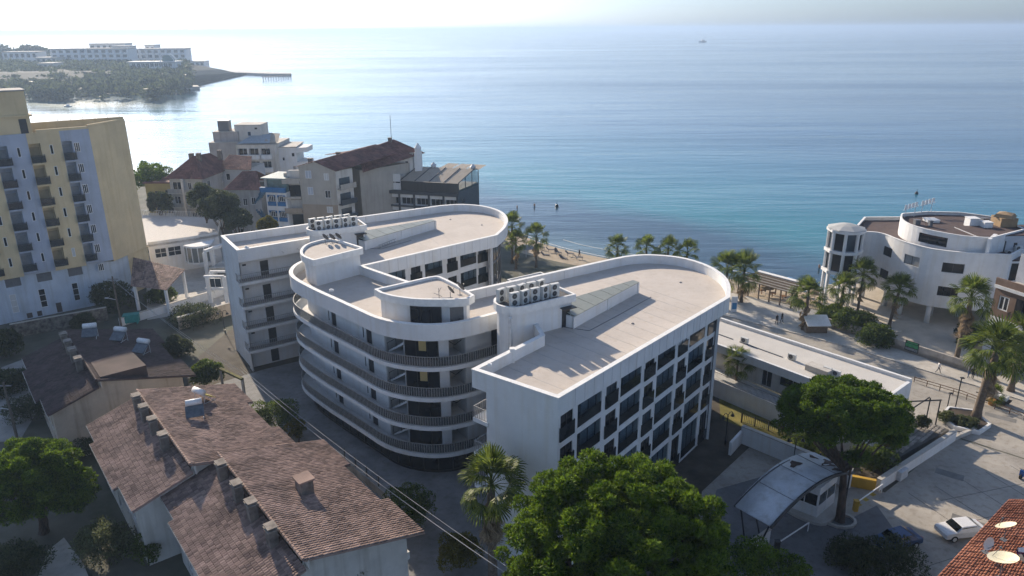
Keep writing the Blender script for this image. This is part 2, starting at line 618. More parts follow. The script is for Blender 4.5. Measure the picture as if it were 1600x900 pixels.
def sea_material():
    m = bpy.data.materials.new('sea_water')
    m.use_nodes = True
    nt = m.node_tree
    N, L = nt.nodes, nt.links
    b = N['Principled BSDF']
    b.inputs['IOR'].default_value = 1.333
    geo = N.new('ShaderNodeNewGeometry')
    # depth of the water: distance out from the shore (shore runs at about 45 degrees)
    dot = N.new('ShaderNodeVectorMath')
    dot.operation = 'DOT_PRODUCT'
    dot.inputs[1].default_value = (0.655, 0.755, 0)
    L.new(geo.outputs['Position'], dot.inputs[0])
    nz = N.new('ShaderNodeTexNoise')
    nz.inputs['Scale'].default_value = 0.022
    nz.inputs['Detail'].default_value = 6
    L.new(geo.outputs['Position'], nz.inputs['Vector'])
    ma = N.new('ShaderNodeMath')
    ma.operation = 'MULTIPLY_ADD'
    ma.inputs[1].default_value = 46.0
    L.new(nz.outputs['Fac'], ma.inputs[0])
    L.new(dot.outputs['Value'], ma.inputs[2])
    mr = N.new('ShaderNodeMapRange')
    mr.inputs['From Min'].default_value = 118.0 + 23
    mr.inputs['From Max'].default_value = 520.0 + 23
    L.new(ma.outputs[0], mr.inputs['Value'])
    ramp = N.new('ShaderNodeValToRGB')
    el = ramp.color_ramp.elements
    stops = [(0.0, (0.150, 0.175, 0.150)), (0.022, (0.075, 0.125, 0.135)), (0.045, (0.022, 0.050, 0.072)), (0.085, (0.018, 0.052, 0.080)), (0.135, (0.018, 0.165, 0.190)),
             (0.26, (0.010, 0.125, 0.180)), (0.48, (0.005, 0.070, 0.140)), (1.0, (0.004, 0.036, 0.090))]
    el[0].position, el[0].color = stops[0][0], (*stops[0][1], 1)
    el[1].position, el[1].color = stops[-1][0], (*stops[-1][1], 1)
    for p, c in stops[1:-1]:
        e = el.new(p)
        e.color = (*c, 1)
    L.new(mr.outputs[0], ramp.inputs[0])
    L.new(ramp.outputs[0], b.inputs['Base Color'])
    b.inputs['Roughness'].default_value = 0.11
    # ripples: long crests roughly along the shore, plus finer chop
    mp = N.new('ShaderNodeMapping')
    mp.inputs['Rotation'].default_value = (0, 0, math.radians(20))
    mp.inputs['Scale'].default_value = (0.05, 0.22, 0.1)
    L.new(geo.outputs['Position'], mp.inputs[0])
    w1 = N.new('ShaderNodeTexNoise')
    w1.inputs['Scale'].default_value = 1.0
    w1.inputs['Detail'].default_value = 5
    w1.inputs['Roughness'].default_value = 0.6
    w1.inputs['Distortion'].default_value = 0.4
    L.new(mp.outputs[0], w1.inputs['Vector'])
    mp2 = N.new('ShaderNodeMapping')
    mp2.inputs['Rotation'].default_value = (0, 0, math.radians(8))
    mp2.inputs['Scale'].default_value = (0.006, 0.035, 0.1)
    L.new(geo.outputs['Position'], mp2.inputs[0])
    w2 = N.new('ShaderNodeTexNoise')
    w2.inputs['Scale'].default_value = 1.0
    w2.inputs['Detail'].default_value = 4
    L.new(mp2.outputs[0], w2.inputs['Vector'])
    # slicks and wind patches: smoother and rougher streaks
    mp3 = N.new('ShaderNodeMapping')
    mp3.inputs['Rotation'].default_value = (0, 0, math.radians(-6))
    mp3.inputs['Scale'].default_value = (0.0016, 0.009, 0.1)
    L.new(geo.outputs['Position'], mp3.inputs[0])
    w3 = N.new('ShaderNodeTexNoise')
    w3.inputs['Scale'].default_value = 1.0
    w3.inputs['Detail'].default_value = 5
    w3.inputs['Distortion'].default_value = 0.6
    L.new(mp3.outputs[0], w3.inputs['Vector'])
    mr3 = N.new('ShaderNodeMapRange')
    mr3.inputs['From Min'].default_value = 0.35
    mr3.inputs['From Max'].default_value = 0.65
    mr3.inputs['To Min'].default_value = 0.08
    mr3.inputs['To Max'].default_value = 0.18
    L.new(w3.outputs['Fac'], mr3.inputs['Value'])
    L.new(mr3.outputs[0], b.inputs['Roughness'])
    mr4 = N.new('ShaderNodeMapRange')
    mr4.inputs['From Min'].default_value = 0.35
    mr4.inputs['From Max'].default_value = 0.65
    mr4.inputs['To Min'].default_value = 0.3
    mr4.inputs['To Max'].default_value = 0.52
    L.new(w3.outputs['Fac'], mr4.inputs['Value'])
    bp = N.new('ShaderNodeBump')
    L.new(mr4.outputs[0], bp.inputs['Strength'])
    bp.inputs['Strength'].default_value = 0.42
    bp.inputs['Distance'].default_value = 0.55
    L.new(w1.outputs['Fac'], bp.inputs['Height'])
    bp2 = N.new('ShaderNodeBump')
    bp2.inputs['Strength'].default_value = 0.4
    bp2.inputs['Distance'].default_value = 2.2
    L.new(w2.outputs['Fac'], bp2.inputs['Height'])
    L.new(bp.outputs[0], bp2.inputs['Normal'])
    L.new(bp2.outputs[0], b.inputs['Normal'])
    return m


sea = structure('sea', MB().quad((-30000, -3000, WATER_Z), (30000, -3000, WATER_Z), (30000, 32000, WATER_Z), (-30000, 32000, WATER_Z)), sea_material())
foam_m = mat('surf_foam', (0.62, 0.64, 0.63), 0.8, 0.1, 1.0)
fo = MB()
for d_, w_, lo, hi in ((-0.9, 0.28, 20, 50), (-5.5, 0.22, 28, 46)):
    a_ = offset(edge, d_)
    b_ = offset(edge, d_ - w_)
    wob = random.Random(3)
    for i in range(lo, hi):
        k1, k2 = 0.3 * math.sin(i * 1.7), 0.3 * math.sin((i + 1) * 1.7)
        na, nb = (b_[i] - a_[i]), (b_[i + 1] - a_[i + 1])
        fo.quad((*(a_[i] + na * k1), WATER_Z + 0.03), (*(a_[i + 1] + nb * k2), WATER_Z + 0.03), (*(b_[i + 1] + nb * k2), WATER_Z + 0.03), (*(b_[i] + na * k1), WATER_Z + 0.03))
foam = link('surf_foam', fo.mesh('surf_foam', foam_m))
foam['kind'] = 'structure'

# streets, yards and lawns: thin sheets, each a few millimetres above the last


def sheet(name, pts, z, m):
    return structure(name, MB().prism([Vector(p[:2]) for p in pts], -0.05, z), m)


grass_m = mat('lawn_grass', (0.20, 0.165, 0.035), 0.95, 0.3, 0.6, bump=0.5, bscale=25, color2=(0.085, 0.09, 0.02))
garden_m = mat('bare_garden_soil', (0.085, 0.072, 0.054), 0.95, 0.25, 0.5, bump=0.4, bscale=12)
paver_m = mat('yard_paving', (0.25, 0.25, 0.25), 0.9, 0.16, 0.3, bump=0.2, bscale=20, stain=0.2)
sheet('hotel_yard', [(-46, 84), (-26, 66), (-14, 54), (-4, 44), (8, 32), (30, 26), (46, 44), (40, 66), (27, 78), (26, 92), (12, 98), (-4, 122), (-44, 106)], 0.006, garden_m)
sheet('street', [(-41, 86), (-34, 92), (-26, 97), (-20, 84), (-12, 74), (-1, 66), (-2.5, 55), (3.2, 50.0), (12, 42), (16, 26), (2, 26), (-6, 43), (-18, 58), (-30, 73)], 0.012, paver_m)
sheet('car_park', [(19, 63), (27, 72), (37.2, 62.6), (50, 73), (62, 62), (72, 50), (56, 28), (30, 30), (12, 44)], 0.014, old_asphalt)
sheet('gate_drive', [P(1120, 765), P(1190, 745), P(1330, 810), P(1370, 790), P(1420, 860), P(1330, 960), P(1000, 960), P(1090, 860)], 0.018, asphalt)
sheet('road', [(27, 105), (33, 112), (48, 99), (61, 84.5), (73, 70), (100, 34), (90, 26), (62, 62), (50, 73.6), (45, 80), (34, 93)], 0.010, old_asphalt)
sheet('promenade', [(20, 112), (24, 126), (38, 122), (50, 113), (60, 103), (75, 86), (110, 46), (100, 34), (73, 70), (61, 84.5), (48, 99), (33, 112)], 0.016, pale_concrete)
sheet('lawn', [P(1122, 600), P(1126, 655), P(1160, 668), P(1240, 700), P(1330, 740), P(1250, 672), P(1135, 595)], 0.02, grass_m)
sheet('neighbour_yard', [P(0, 575), P(40, 560), P(60, 640), P(30, 690), P(-60, 690)], 0.012, concrete)
sheet('house_path', [P(60, 900), P(75, 860), P(100, 840), P(130, 880), P(150, 930), P(60, 960)], 0.016, pale_concrete)
sheet('hotel_plaza', [P(228, 395), P(345, 380), P(372, 480), P(290, 490), P(230, 500)], 0.012, pale_concrete)

# joints, patches and markings on the paved yards
joint_m = mat('tar_joint', (0.10, 0.098, 0.095), 0.95, 0.2)
patch_m = mat('tar_patch', (0.20, 0.195, 0.185), 0.95, 0.15, 0.8)
mark_m = mat('yellow_marking', (0.50, 0.36, 0.05), 0.8, 0.3, 2.0)
for k in range(6):
    a, b = Vector((39.5 + 3.3 * k, 62.5 + 1.2 * k)), Vector((44.5 + 3.0 * k, 49.0 + 1.5 * k))
    structure('pavement_joint', MB().obox(a, b, 0.06, 0, 0.0185), joint_m)
for k in range(3):
    a, b = Vector((36 + 3 * k, 52 + 4.6 * k)), Vector((58 + 2 * k, 60 + 3.4 * k))
    structure('pavement_joint', MB().obox(a, b, 0.05, 0, 0.019), joint_m)
for x_, y_, w_, h_ in ((44.0, 66.0, 2.6, 1.2), (50.5, 61.0, 1.8, 2.4), (41.5, 58.5, 3.0, 0.9), (56.5, 78.0, 3.2, 1.0), (48.0, 88.5, 2.4, 1.4)):
    structure('asphalt_patch', MB().prism([(x_, y_), (x_ + w_ * 0.8, y_ - w_ * 0.6), (x_ + w_ * 0.8 + h_ * 0.6, y_ - w_ * 0.6 + h_ * 0.8), (x_ + h_ * 0.6, y_ + h_ * 0.8)], 0, 0.0215), patch_m)
for k in range(3):
    q = P(1342 + 11 * k, 792 - 8 * k)
    structure('road_marking', MB().prism([(q.x, q.y), (q.x + 0.5, q.y + 0.3), (q.x + 0.2, q.y + 0.8), (q.x - 0.3, q.y + 0.5)], 0, 0.024), mark_m)

# ---------------------------------------------------------------- the white hotel
hotel = thing('hotel_building', 'large white hotel with two round-nosed wings and curved balconied middle', 'building', (-4, 82, 0))
FLOORS = [3.0, 6.15, 9.4, 12.75]
SOFFIT, DECK, TOP = 15.6, 16.2, 17.3
cres = catmull([(-24.2, 88.6), (-25.9, 86.2), (-26.3, 83.2), (-25.2, 80), (-21.7, 75.8), (-18.7, 72.7), (-15.8, 69.7), (-13.4, 67.3), (-10.9, 65.9), (-7.8, 65.3), (-4.8, 66.1), (-1, 68.7), (1.2, 70.2)], 4)
nose_l = catmull([(-2.0, 97.8), (-0.9, 102), (-0.6, 106.9), (-1.6, 111.7), (-4.3, 115.4), (-8, 116.9), (-11.3, 116.2)], 4)
nose_r = catmull([(22.9, 72.6), (24.0, 76.6), (24.2, 80.2), (23.2, 84.0), (20.8, 87.0), (17.3, 88.2), (14.5, 87.7), (12.3, 86.5)], 4)
# counter-clockwise outline of the roof
roof_l = [(-40.2, 98.4), (-35.4, 91.1), (-27.0, 96.9)]
outline = [Vector(p) for p in roof_l] + list(cres) + [Vector((2.6, 62.8)), Vector((-3.4, 55.6)), Vector((3.5, 50.4))] + list(nose_r) + \
    [Vector((-6.85, 73.8)), Vector((-17.8, 84.2))] + list(nose_l)
wpart('roof_deck', MB().prism(offset(outline, 0.2, closed=True), SOFFIT + 0.004, DECK), deck_m, hotel)
inner = offset(outline, 0.38, closed=True)
inner2 = offset(outline, 0.06, closed=True)
wpart('parapet', MB().band(outline, inner, SOFFIT, TOP - 0.07), white, hotel)
cop_o = offset(outline, -0.04, closed=True)
cop_i = offset(outline, 0.42, closed=True)
wpart('coping', MB().band(cop_o, cop_i, TOP - 0.07, TOP), white_clean, hotel)
# seams of the parapet cladding
seam_m = mat('seam_sealant', (0.42, 0.42, 0.42), 0.9, 0.05)
for k_, (a, b) in enumerate([((-40.2, 98.4), (-11.3, 116.2)), ((-6.85, 73.8), (12.3, 86.5)), ((3.5, 50.4), (22.9, 72.6)), ((-17.8, 84.2), (-2, 97.8))]):
    ln = Line([a, b]) if k_ > 1 else Line([b, a])
    s = 2.2
    while s < ln.len:
        off_ = 0.004 if k_ > 1 else -0.384
        q = ln.at(s, off_)
        q2 = ln.at(s + 0.03, off_)
        seam = MB().obox(q, q2, 0.012, DECK if k_ < 2 else SOFFIT + 0.05, TOP - 0.1)
        wpart('cladding_seam', seam, seam_m, hotel)
        s += 5.4 if k_ < 2 else 1.3

# --- right wing
rw = Line([(3.5, 50.4), (22.0, 73.4)])
tops = [15.7, 12.8, 9.85, 6.9, 3.95]
ops_w, ops_n = [], []
for k in range(5):
    for i in range(4):
        s = 2.75 + 6.75 * i
        zb = tops[k] - 2.35 if k < 4 else 0.25
        ops_w.append((s, s + 3.65, zb, tops[k] + 0.02))
    for i in range(5):
        s = 0.35 + 6.75 * i
        zb = tops[k] - 2.3 if k < 4 else 0.25
        ops_n.append((s, s + 1.75, zb, tops[k] - 0.16))
w_ = MB()
wall_mesh(w_, rw, 0, SOFFIT - 0.003, [o for o in ops_n if o[3] < SOFFIT] + [(a, b, c, min(d, SOFFIT - 0.02)) for a, b, c, d in ops_w], 0.12)
# near end wall, gallery side wall, back walls
wall_mesh(w_, Line([(-2.2, 54.7), (3.5, 50.4)]), 0, SOFFIT - 0.003)
wall_mesh(w_, Line([(3.0, 61.2), (-2.2, 54.7)]), 0, SOFFIT - 0.003)
wall_mesh(w_, Line([(12.3, 86.2), (-6.6, 73.7)]), 0, SOFFIT - 0.003)
wpart('wall', w_, white, hotel)


def loggia(line, s0, s1, z0, z1, deep=0.6):
    """recessed balcony: side walls and ceiling, sliding glass at the back, dark glass balustrade in front"""
    w = s1 - s0
    q = line.at(s0, 0)
    ang = line.ang(s0)
    h = z1 - z0
    w2, h2 = round(w, 2), round(h, 2)

    def shell():
        m = MB()
        m.quad((0, 0.12, 0), (0, deep, 0), (0, deep, h2), (0, 0.12, h2))
        m.quad((w2, 0.12, 0), (w2, 0.12, h2), (w2, deep, h2), (w2, deep, 0))
        m.quad((0, 0.12, h2), (0, deep, h2), (w2, deep, h2), (w2, 0.12, h2))
        m.quad((0, 0.12, 0), (w2, 0.12, 0), (w2, deep, 0), (0, deep, 0))
        return m
    lo = cpart('loggia', ('lg', w2, h2), shell, white, hotel, Vector((q.x, q.y, z0)) - hotel.location, ang)
    cpart('sliding_door', ('sd', w2, h2), lambda: _frame(w2, h2, 0.06, 3, 1), black_metal, lo, (0, deep - 0.04, 0))
    cpart('pane', ('lp', w2, h2), lambda: MB().box(0.02, 0, 0.02, w2 * 0.32, 0.02, h2 - 0.02), dark_glass, lo, (0, deep, 0))
    cpart('curtain', ('lc', w2, h2), lambda: MB().box(w2 * 0.32, 0, 0.02, w2 - 0.02, 0.02, h2 - 0.02), mat('net_curtain_glass', (0.42, 0.49, 0.56), 0.25, 0.25, 0.4), lo, (0, deep, 0))
    cpart('balustrade', ('lb', w2), lambda: MB().box(0.02, 0.03, 0.02, w2 - 0.02, 0.06, min(1.05, h2 * 0.45)), bal_glass, lo)
    cpart('glazing', ('lgz', w2, h2), lambda: MB().box(0.02, 0.10, 0.02, w2 - 0.02, 0.115, h2 - 0.02), clear_glass('enclosing_glass', (0.06, 0.10, 0.14), 0.16), lo)
    return lo


def french_window(line, s0, s1, z0, z1):
    """narrow flush window with a projecting dark glass guard, a little wider than the window"""
    o = window(hotel, line, s0, s1, z0, z1, 0.10, 2, 1, black_metal, dark_glass, 0.06)
    w = round(s1 - s0, 2)
    cpart('guard', ('fg', w), lambda: MB().box(-0.14, -0.22, -0.12, w + 0.14, -0.19, 1.15).box(-0.14, -0.19, -0.12, -0.11, -0.10, 1.15).box(w + 0.11, -0.19, -0.12, w + 0.14, -0.10, 1.15), bal_glass, o)
    return o


for a, b, c, d in ops_w:
    loggia(rw, a, b, c, min(d, SOFFIT - 0.02))
for a, b, c, d in ops_n:
    french_window(rw, a, b, c, d)
# curved glazed noses
for nm, nose in (('r', nose_r), ('l', nose_l)):
    gl = Line(offset(nose, 1.15))
    g_ = MB()
    wall_mesh(g_, gl, 0.2, SOFFIT - 0.004)
    wpart('nose_glazing', g_, dark_glass, hotel)
    mu = MB()
    s = 0.0
    while s < gl.len:
        q = gl.at(min(s + 0.01, gl.len), 0.03)
        mu.obox(q, gl.at(min(s + 0.09, gl.len), 0.03), 0.1, 0, SOFFIT - 0.006)
        s += 1.55
    for z in FLOORS:
        pl = gl.p
        mu.band([gl.at(t * gl.len / 24, 0.06) for t in range(25)], [gl.at(t * gl.len / 24, -0.05) for t in range(25)], z - 0.25, z + 0.12, closed=False)
    wpart('mullion', mu, grey_metal, hotel)
    for s in (0.05, gl.len - 0.5):
        wpart('pilaster', MB().obox(gl.at(s, 0.1), gl.at(s + 0.4, 0.1), 0.5, 0, SOFFIT - 0.005), white, hotel)

# --- left wing: inner facade on the court
lw = Line([(-17.8, 84.2), (-3.3, 99.3)])
w_ = MB()
opl, opn = [], []
for k in range(5):
    zt = 15.55 - 3.0 * k
    for i in range(4):
        s = 3.5 + 6.2 * (i - 0)
        if s + 3.1 < lw.len:
            opl.append((s - 0.3, s + 2.7, zt - 2.2, zt))
    for i in range(3):
        s = 0.9 + 6.2 * (i + 0)
        opn.append((s, s + 1.6, zt - 2.2, zt - 0.1))
    opn.append((lw.len - 1.95, lw.len - 0.4, zt - 2.2, zt - 0.1))
opl = [o for o in opl if o[1] < lw.len - 2.2]
wall_mesh(w_, lw, 0, SOFFIT - 0.003, opl + opn, 0.12)
for o in opl:
    loggia(lw, *o)
for o in opn:
    french_window(lw, *o)
wall_mesh(w_, Line([(-6.85, 73.9), (-17.7, 84.2)]), 0, SOFFIT - 0.003)
wall_mesh(w_, Line([(-11.3, 115.9), (-40.2, 98.2)]), 0, SOFFIT - 0.003)
wall_mesh(w_, Line([(-40.1, 98.2), (-35.3, 91.2)]), 0, SOFFIT - 0.003)
# recessed gallery wall of the left end with a dark door per floor
lb = Line([(-35.4, 91.1), (-27.0, 96.9), (-22.0, 100.2)])
lbi = Line(offset(lb.p, 1.45))
dops = []
lf = [0.15] + FLOORS
for z in lf:
    dops.append((3.05, 4.15, z, z + 2.15))
    dops.append((0.75, 1.25, z + 1.85, z + 2.12))
wall_mesh(w_, lbi, 0, SOFFIT - 0.003, dops, 0.12)
wall_mesh(w_, Line([lb.p[0], lbi.p[0]]), 0, SOFFIT - 0.003)
wpart('wall', w_, white, hotel)
for i_, o in enumerate(dops):
    q = lbi.at(o[0], -0.1)
    if i_ % 2 == 0:
        cpart('door', 'lbdoor', lambda: MB().box(0, -0.03, 0, 1.1, 0.03, 2.15).box(0.95, -0.08, 0.95, 1.0, -0.03, 1.15), door_m, hotel, Vector((q.x, q.y, o[2])) - hotel.location, lbi.ang(3))
    else:
        cpart('vent', 'lbvent', lambda: MB().box(0, -0.03, 0, 0.5, 0.03, 0.27), door_m, hotel, Vector((q.x, q.y, o[2])) - hotel.location, lbi.ang(1))
for z in FLOORS:
    sl = Line([(-35.65, 90.95), (-26.6, 97.2)])
    wpart('gallery_slab', MB().prism([sl.at(0), sl.at(sl.len), sl.at(sl.len, -2.0), sl.at(0, -2.0)], z - 0.38, z), white, hotel)
    rl = MB()
    rail_mesh(rl, sl, z, 1.12, 0.26, 0.042, out=-0.1)
    sd = Line([sl.at(0.05, -1.45), sl.at(0.05, -0.1)])
    rail_mesh(rl, sd, z, 1.12, 0.26, 0.042)
    ro = wpart('railing', rl, rail_metal, hotel)
    pm = MB().obox(sl.at(0.1, -0.14), sl.at(sl.len, -0.14), 0.012, z + 0.1, z + 0.55)
    po = link('infill_panel', pm.mesh('infill_panel', grey_metal), ro)

# --- curved middle: slabs, recessed wall with doors, stairs, railings
ci = offset(cres, 1.7)
cw = Line(ci)
c_in = offset(cres, 5.0)
for z in FLOORS:
    wpart('balcony_slab', MB().prism(list(cres) + list(reversed(c_in)), z - 0.42, z), white, hotel)
    rl = MB()
    rail_mesh(rl, Line(offset(cres, 0.1)), z, 1.12, 0.26, 0.042)
    ro = wpart('railing', rl, rail_metal, hotel)
    scr = MB()
    off1 = offset(cres, 0.155)
    off2 = offset(cres, 0.170)
    scr.band(off1, off2, z + 0.1, z + 1.02, closed=False)
    link('mesh_screen', scr.mesh('mesh_screen', clear_glass('railing_screen', (0.10, 0.098, 0.095), 0.5)), ro)
wm = MB()
doors = []
for fi, z in enumerate(FLOORS):
    zt = (FLOORS + [SOFFIT + 0.42])[fi + 1] - 0.42
    ops = [(12.75, 13.8, z, z + 2.15), (19.7, 20.75, z, z + 2.15), (23.1, 25.8, z, zt), (25.85, 29.5, z, zt - 0.1), (30.5, 32.4, z, zt), (35.5, 36.8, z, z + 2.35)]
    wall_mesh(wm, cw, z, zt - 0.004, ops, 0.12)
    for o in (ops[0], ops[1]):
        q = cw.at(o[0] + 0.02, -0.1)
        cpart('door', 'cdoor', lambda: MB().box(0, -0.03, 0, 1.02, 0.03, 2.15).box(0.88, -0.08, 0.95, 0.93, -0.03, 1.15), door_m, hotel, Vector((q.x, q.y, z)) - hotel.location, cw.ang(o[0] + 0.5))
        q = cw.at(o[0] - 0.55, 0.02)
        cpart('door_light_strip', 'cstrip', lambda: MB().box(0, -0.02, 0.4, 0.12, 0.015, 2.3), door_m, hotel, Vector((q.x, q.y, z)) - hotel.location, cw.ang(o[0]))
    # glazed lobby with a drawn ochre curtain
    a, b = cw.at(25.9, -0.08), cw.at(29.45, -0.08)
    an = math.atan2((b - a).y, (b - a).x)
    W = round((b - a).length, 2)
    Hh = round(zt - 0.12 - z, 2)
    gw = cpart('lobby_window', ('lob', W, Hh), lambda: _frame(W, Hh, 0.07, 3, 1), black_metal, hotel, Vector((a.x, a.y, z)) - hotel.location, an)
    cpart('pane', ('lobp', W, Hh), lambda: MB().box(0.03, 0.02, 0.03, W - 0.03, 0.04, Hh - 0.03), dark_glass, gw)
    if fi in (2, 3):
        cpart('curtain', 'lobc', lambda: MB().box(W * 0.42, -0.03, 0.9, W * 0.64, -0.01, Hh - 0.08), ochre_curtain, gw)
    # stair flight rising inside the open bay
    st = MB()
    p0 = cw.at(23.15, -0.15)
    an = cw.ang(24.5)
    for k in range(10):
        st.box(0.12 + 0.25 * k, 0.1, 0.17 * k, 0.42 + 0.25 * k, 1.25, 0.17 * k + 0.09)
    st.add([(0.1, 0.06, 0), (2.65, 0.06, 1.7), (2.65, 0.06, 1.5), (0.35, 0.06, 0), (0.1, 0.10, 0), (2.65, 0.10, 1.7), (2.65, 0.10, 1.5), (0.35, 0.10, 0)],
           [(0, 1, 2, 3), (7, 6, 5, 4), (0, 4, 5, 1), (1, 5, 6, 2), (2, 6, 7, 3), (3, 7, 4, 0)])
    so = cpart('staircase', ('st', 1), lambda: st, white, hotel, Vector((p0.x, p0.y, z)) - hotel.location, an)
    cpart('handrail', 'sthr', lambda: MB().tube([(0.15, 0.03, 0.95), (2.6, 0.03, 2.6)], 0.035).tube([(0.2, 0.03, 0.0), (0.2, 0.03, 1.0)], 0.03).tube([(1.4, 0.03, 0.85), (1.4, 0.03, 1.8)], 0.03), black_metal, so)
    # second stair: dark zigzag handrail in the bay right of the column
    p1 = cw.at(30.6, -0.35)
    cpart('handrail', 'sthr2', lambda: MB().tube([(0.1, 0.3, 1.75), (0.9, 0.5, 1.05), (1.75, 0.3, 1.6)], 0.045), black_metal, hotel, Vector((p1.x, p1.y, z)) - hotel.location, cw.ang(31.5))
    q = cw.at(35.55, -0.1)
    cpart('door', 'cdoor3', lambda: MB().box(0, -0.03, 0, 1.2, 0.03, 2.35), door_m, hotel, Vector((q.x, q.y, z)) - hotel.location, cw.ang(36.1))
wpart('wall', wm, white, hotel)
# back of the open stair bays
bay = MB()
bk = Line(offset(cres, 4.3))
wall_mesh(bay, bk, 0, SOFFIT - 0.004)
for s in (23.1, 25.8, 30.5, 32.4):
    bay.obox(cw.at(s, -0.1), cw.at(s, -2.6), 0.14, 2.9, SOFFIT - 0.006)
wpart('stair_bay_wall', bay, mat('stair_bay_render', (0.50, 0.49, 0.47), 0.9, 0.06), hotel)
# glazed ground floor of the middle
gz = Line(offset(cres, 1.35))
gm = MB()
wall_mesh(gm, gz, 0.1, 2.6)
wpart('shopfront_glass', gm, dark_glass, hotel)
mm = MB()
s = 0.3
while s < gz.len - 0.3:
    mm.obox(gz.at(s, 0.02), gz.at(s + 0.09, 0.02), 0.12, 0.0, 2.6)
    s += 1.55
mm.band([gz.at(t * gz.len / 40, 0.05) for t in range(41)], [gz.at(t * gz.len / 40, -0.04) for t in range(41)], 0.0, 0.3, closed=False)
wpart('shopfront_frame', mm, black_metal, hotel)
# gallery on the left of the right wing
gl_ = Line([(2.4, 62.5), (-3.4, 55.6)])
for z in FLOORS:
    wpart('gallery_slab', MB().prism([gl_.at(0), gl_.at(gl_.len), gl_.at(gl_.len - 0.0, -1.7), gl_.at(0, -1.7)], z - 0.36, z), white, hotel)
    rl = MB()
    rail_mesh(rl, gl_, z, 1.12, 0.26, 0.042, out=-0.08)
    e = Line([gl_.at(gl_.len - 0.06, -0.08), gl_.at(gl_.len - 0.06, -1.5)])
    rail_mesh(rl, e, z, 1.12, 0.26, 0.042)
    wpart('railing', rl, rail_metal, hotel)

# --- roof houses
def roof_house(pts, z1, name, over=0.3, body_in=0.45, zb=DECK + 0.002):
    rim = [Vector(p) for p in pts]
    body = offset(rim, body_in, closed=True)
    b = MB().prism(body, zb, z1 - 0.75)
    o = wpart(name, b, white, hotel)
    fa = MB().band(rim, offset(rim, 0.3, closed=True), z1 - 0.75, z1)
    f = link('roof_rim', fa.mesh('roof_rim', white_clean), o)
    d = MB().prism(offset(rim, 0.28, closed=True), z1 - 0.78, z1 - 0.28)
    link('roof_surface', d.mesh('roof_surface', deck_m), o)
    return o


ph1 = roof_house(catmull([(-17.9, 84.7), (-20.5, 87.1), (-22.6, 88.6), (-24.0, 87.7), (-25.0, 86.0), (-25.0, 83.6), (-24.2, 81.3), (-22.5, 79.5)], 3) + [Vector((-22.2, 79.6)), Vector((-17.7, 84.2))], 19.5, 'roof_house', body_in=0.4)
ph2_rim = [Vector((-14.0, 70.4))] + catmull([(-13.2, 69.3), (-12.0, 68.4), (-10.5, 67.7), (-9.0, 67.3), (-7.4, 67.2), (-5.6, 67.2), (-4.2, 67.5)], 3) + \
    [Vector((-3.7, 68.4))] + catmull([(-5.6, 71.6), (-7.2, 73.8), (-8.0, 74.5), (-8.9, 74.2)], 3)
ph2 = roof_house(ph2_rim, 19.2, 'roof_house', body_in=0.45)
# its big dark window and doorway on the curved front
bl = Line(offset(ph2_rim, 0.43, closed=True)[:24])
for s0, s1, nm in ((4.2, 7.3, 'window'), (8.05, 9.5, 'doorway')):
    a, b = bl.at(s0, 0.2), bl.at(s1, 0.2)
    an = math.atan2((b - a).y, (b - a).x)
    W = round((b - a).length, 2)
    wd = link(nm, _frame(W, 2.1, 0.07, 3 if nm == 'window' else 1, 1).mesh(nm, black_metal if nm == 'window' else white), hotel, Vector((a.x, a.y, DECK + 0.05)) - hotel.location, an)
    link('pane', MB().box(0.02, 0.02, 0.02, W - 0.02, 0.5, 2.08).mesh('pane', dark_glass if nm == 'window' else mat('dim_interior', (0.16, 0.155, 0.15), 0.9, 0.1)), wd)  # in the doorway a solid filler, the dimness inside put into its colour
    if nm == 'doorway':
        link('handrail', MB().tube([(0.15, -0.03, 0.75), (0.6, -0.03, 0.35), (1.1, -0.03, 0.85)], 0.04).mesh('handrail', black_metal), wd)


def tower_plan(lft, rgt, front, dpt):
    """rounded-end block: left end is a half round, right end square"""
    l, r = Vector(lft), Vector(rgt)
    d = (r - l).normalized()
    n = Vector((d.y, -d.x))
    h = dpt / 2
    pts = []
    for k in range(9):
        t = math.pi / 2 + math.pi * k / 8
        pts.append(l + d * (h + h * math.cos(t)) + n * (-h * math.sin(t)))
    pts += [r + n * h, r - n * h]
    return pts


def tower(lft, rgt, dpt, z1, low):
    rim = tower_plan(lft, rgt, 0, dpt)
    body = offset(rim, 0.3, closed=True)
    o = wpart('plant_tower', MB().prism(body, low, z1 - 0.75), white, hotel)
    link('tower_rim', MB().band(rim, offset(rim, 0.22, closed=True), z1 - 0.75, z1).mesh('tower_rim', white_clean), o)
    link('tower_deck', MB().prism(offset(rim, 0.2, closed=True), z1 - 0.77, z1 - 0.25).mesh('tower_deck', mat('dark_roofing', (0.10, 0.10, 0.10), 0.9)), o)
    d = (Vector(rgt) - Vector(lft)).normalized()
    n = Vector((d.y, -d.x))
    c = Vector(rgt) - d * 1.45 + n * (dpt / 2 - 0.29)
    dr = link('door', MB().box(0, -0.04, 0, 0.95, 0.04, 2.0).box(-0.25, -0.75, 2.05, 1.25, 0.0, 2.13).mesh('door', black_metal), hotel, Vector((c.x, c.y, DECK)) - hotel.location, math.atan2(d.y, d.x))
    return o


T1 = tower((-26.9, 93.6), (-20.2, 97.2), 3.6, 19.4, DECK)
T2 = tower((-1.5, 65.0), (5.2, 69.3), 3.9, 19.5, 0)
# downpipe box on the right tower
wpart('downpipe', MB().obox((-0.3, 63.6), (-0.05, 63.45), 0.3, 3, 18.7), pale_metal, hotel)
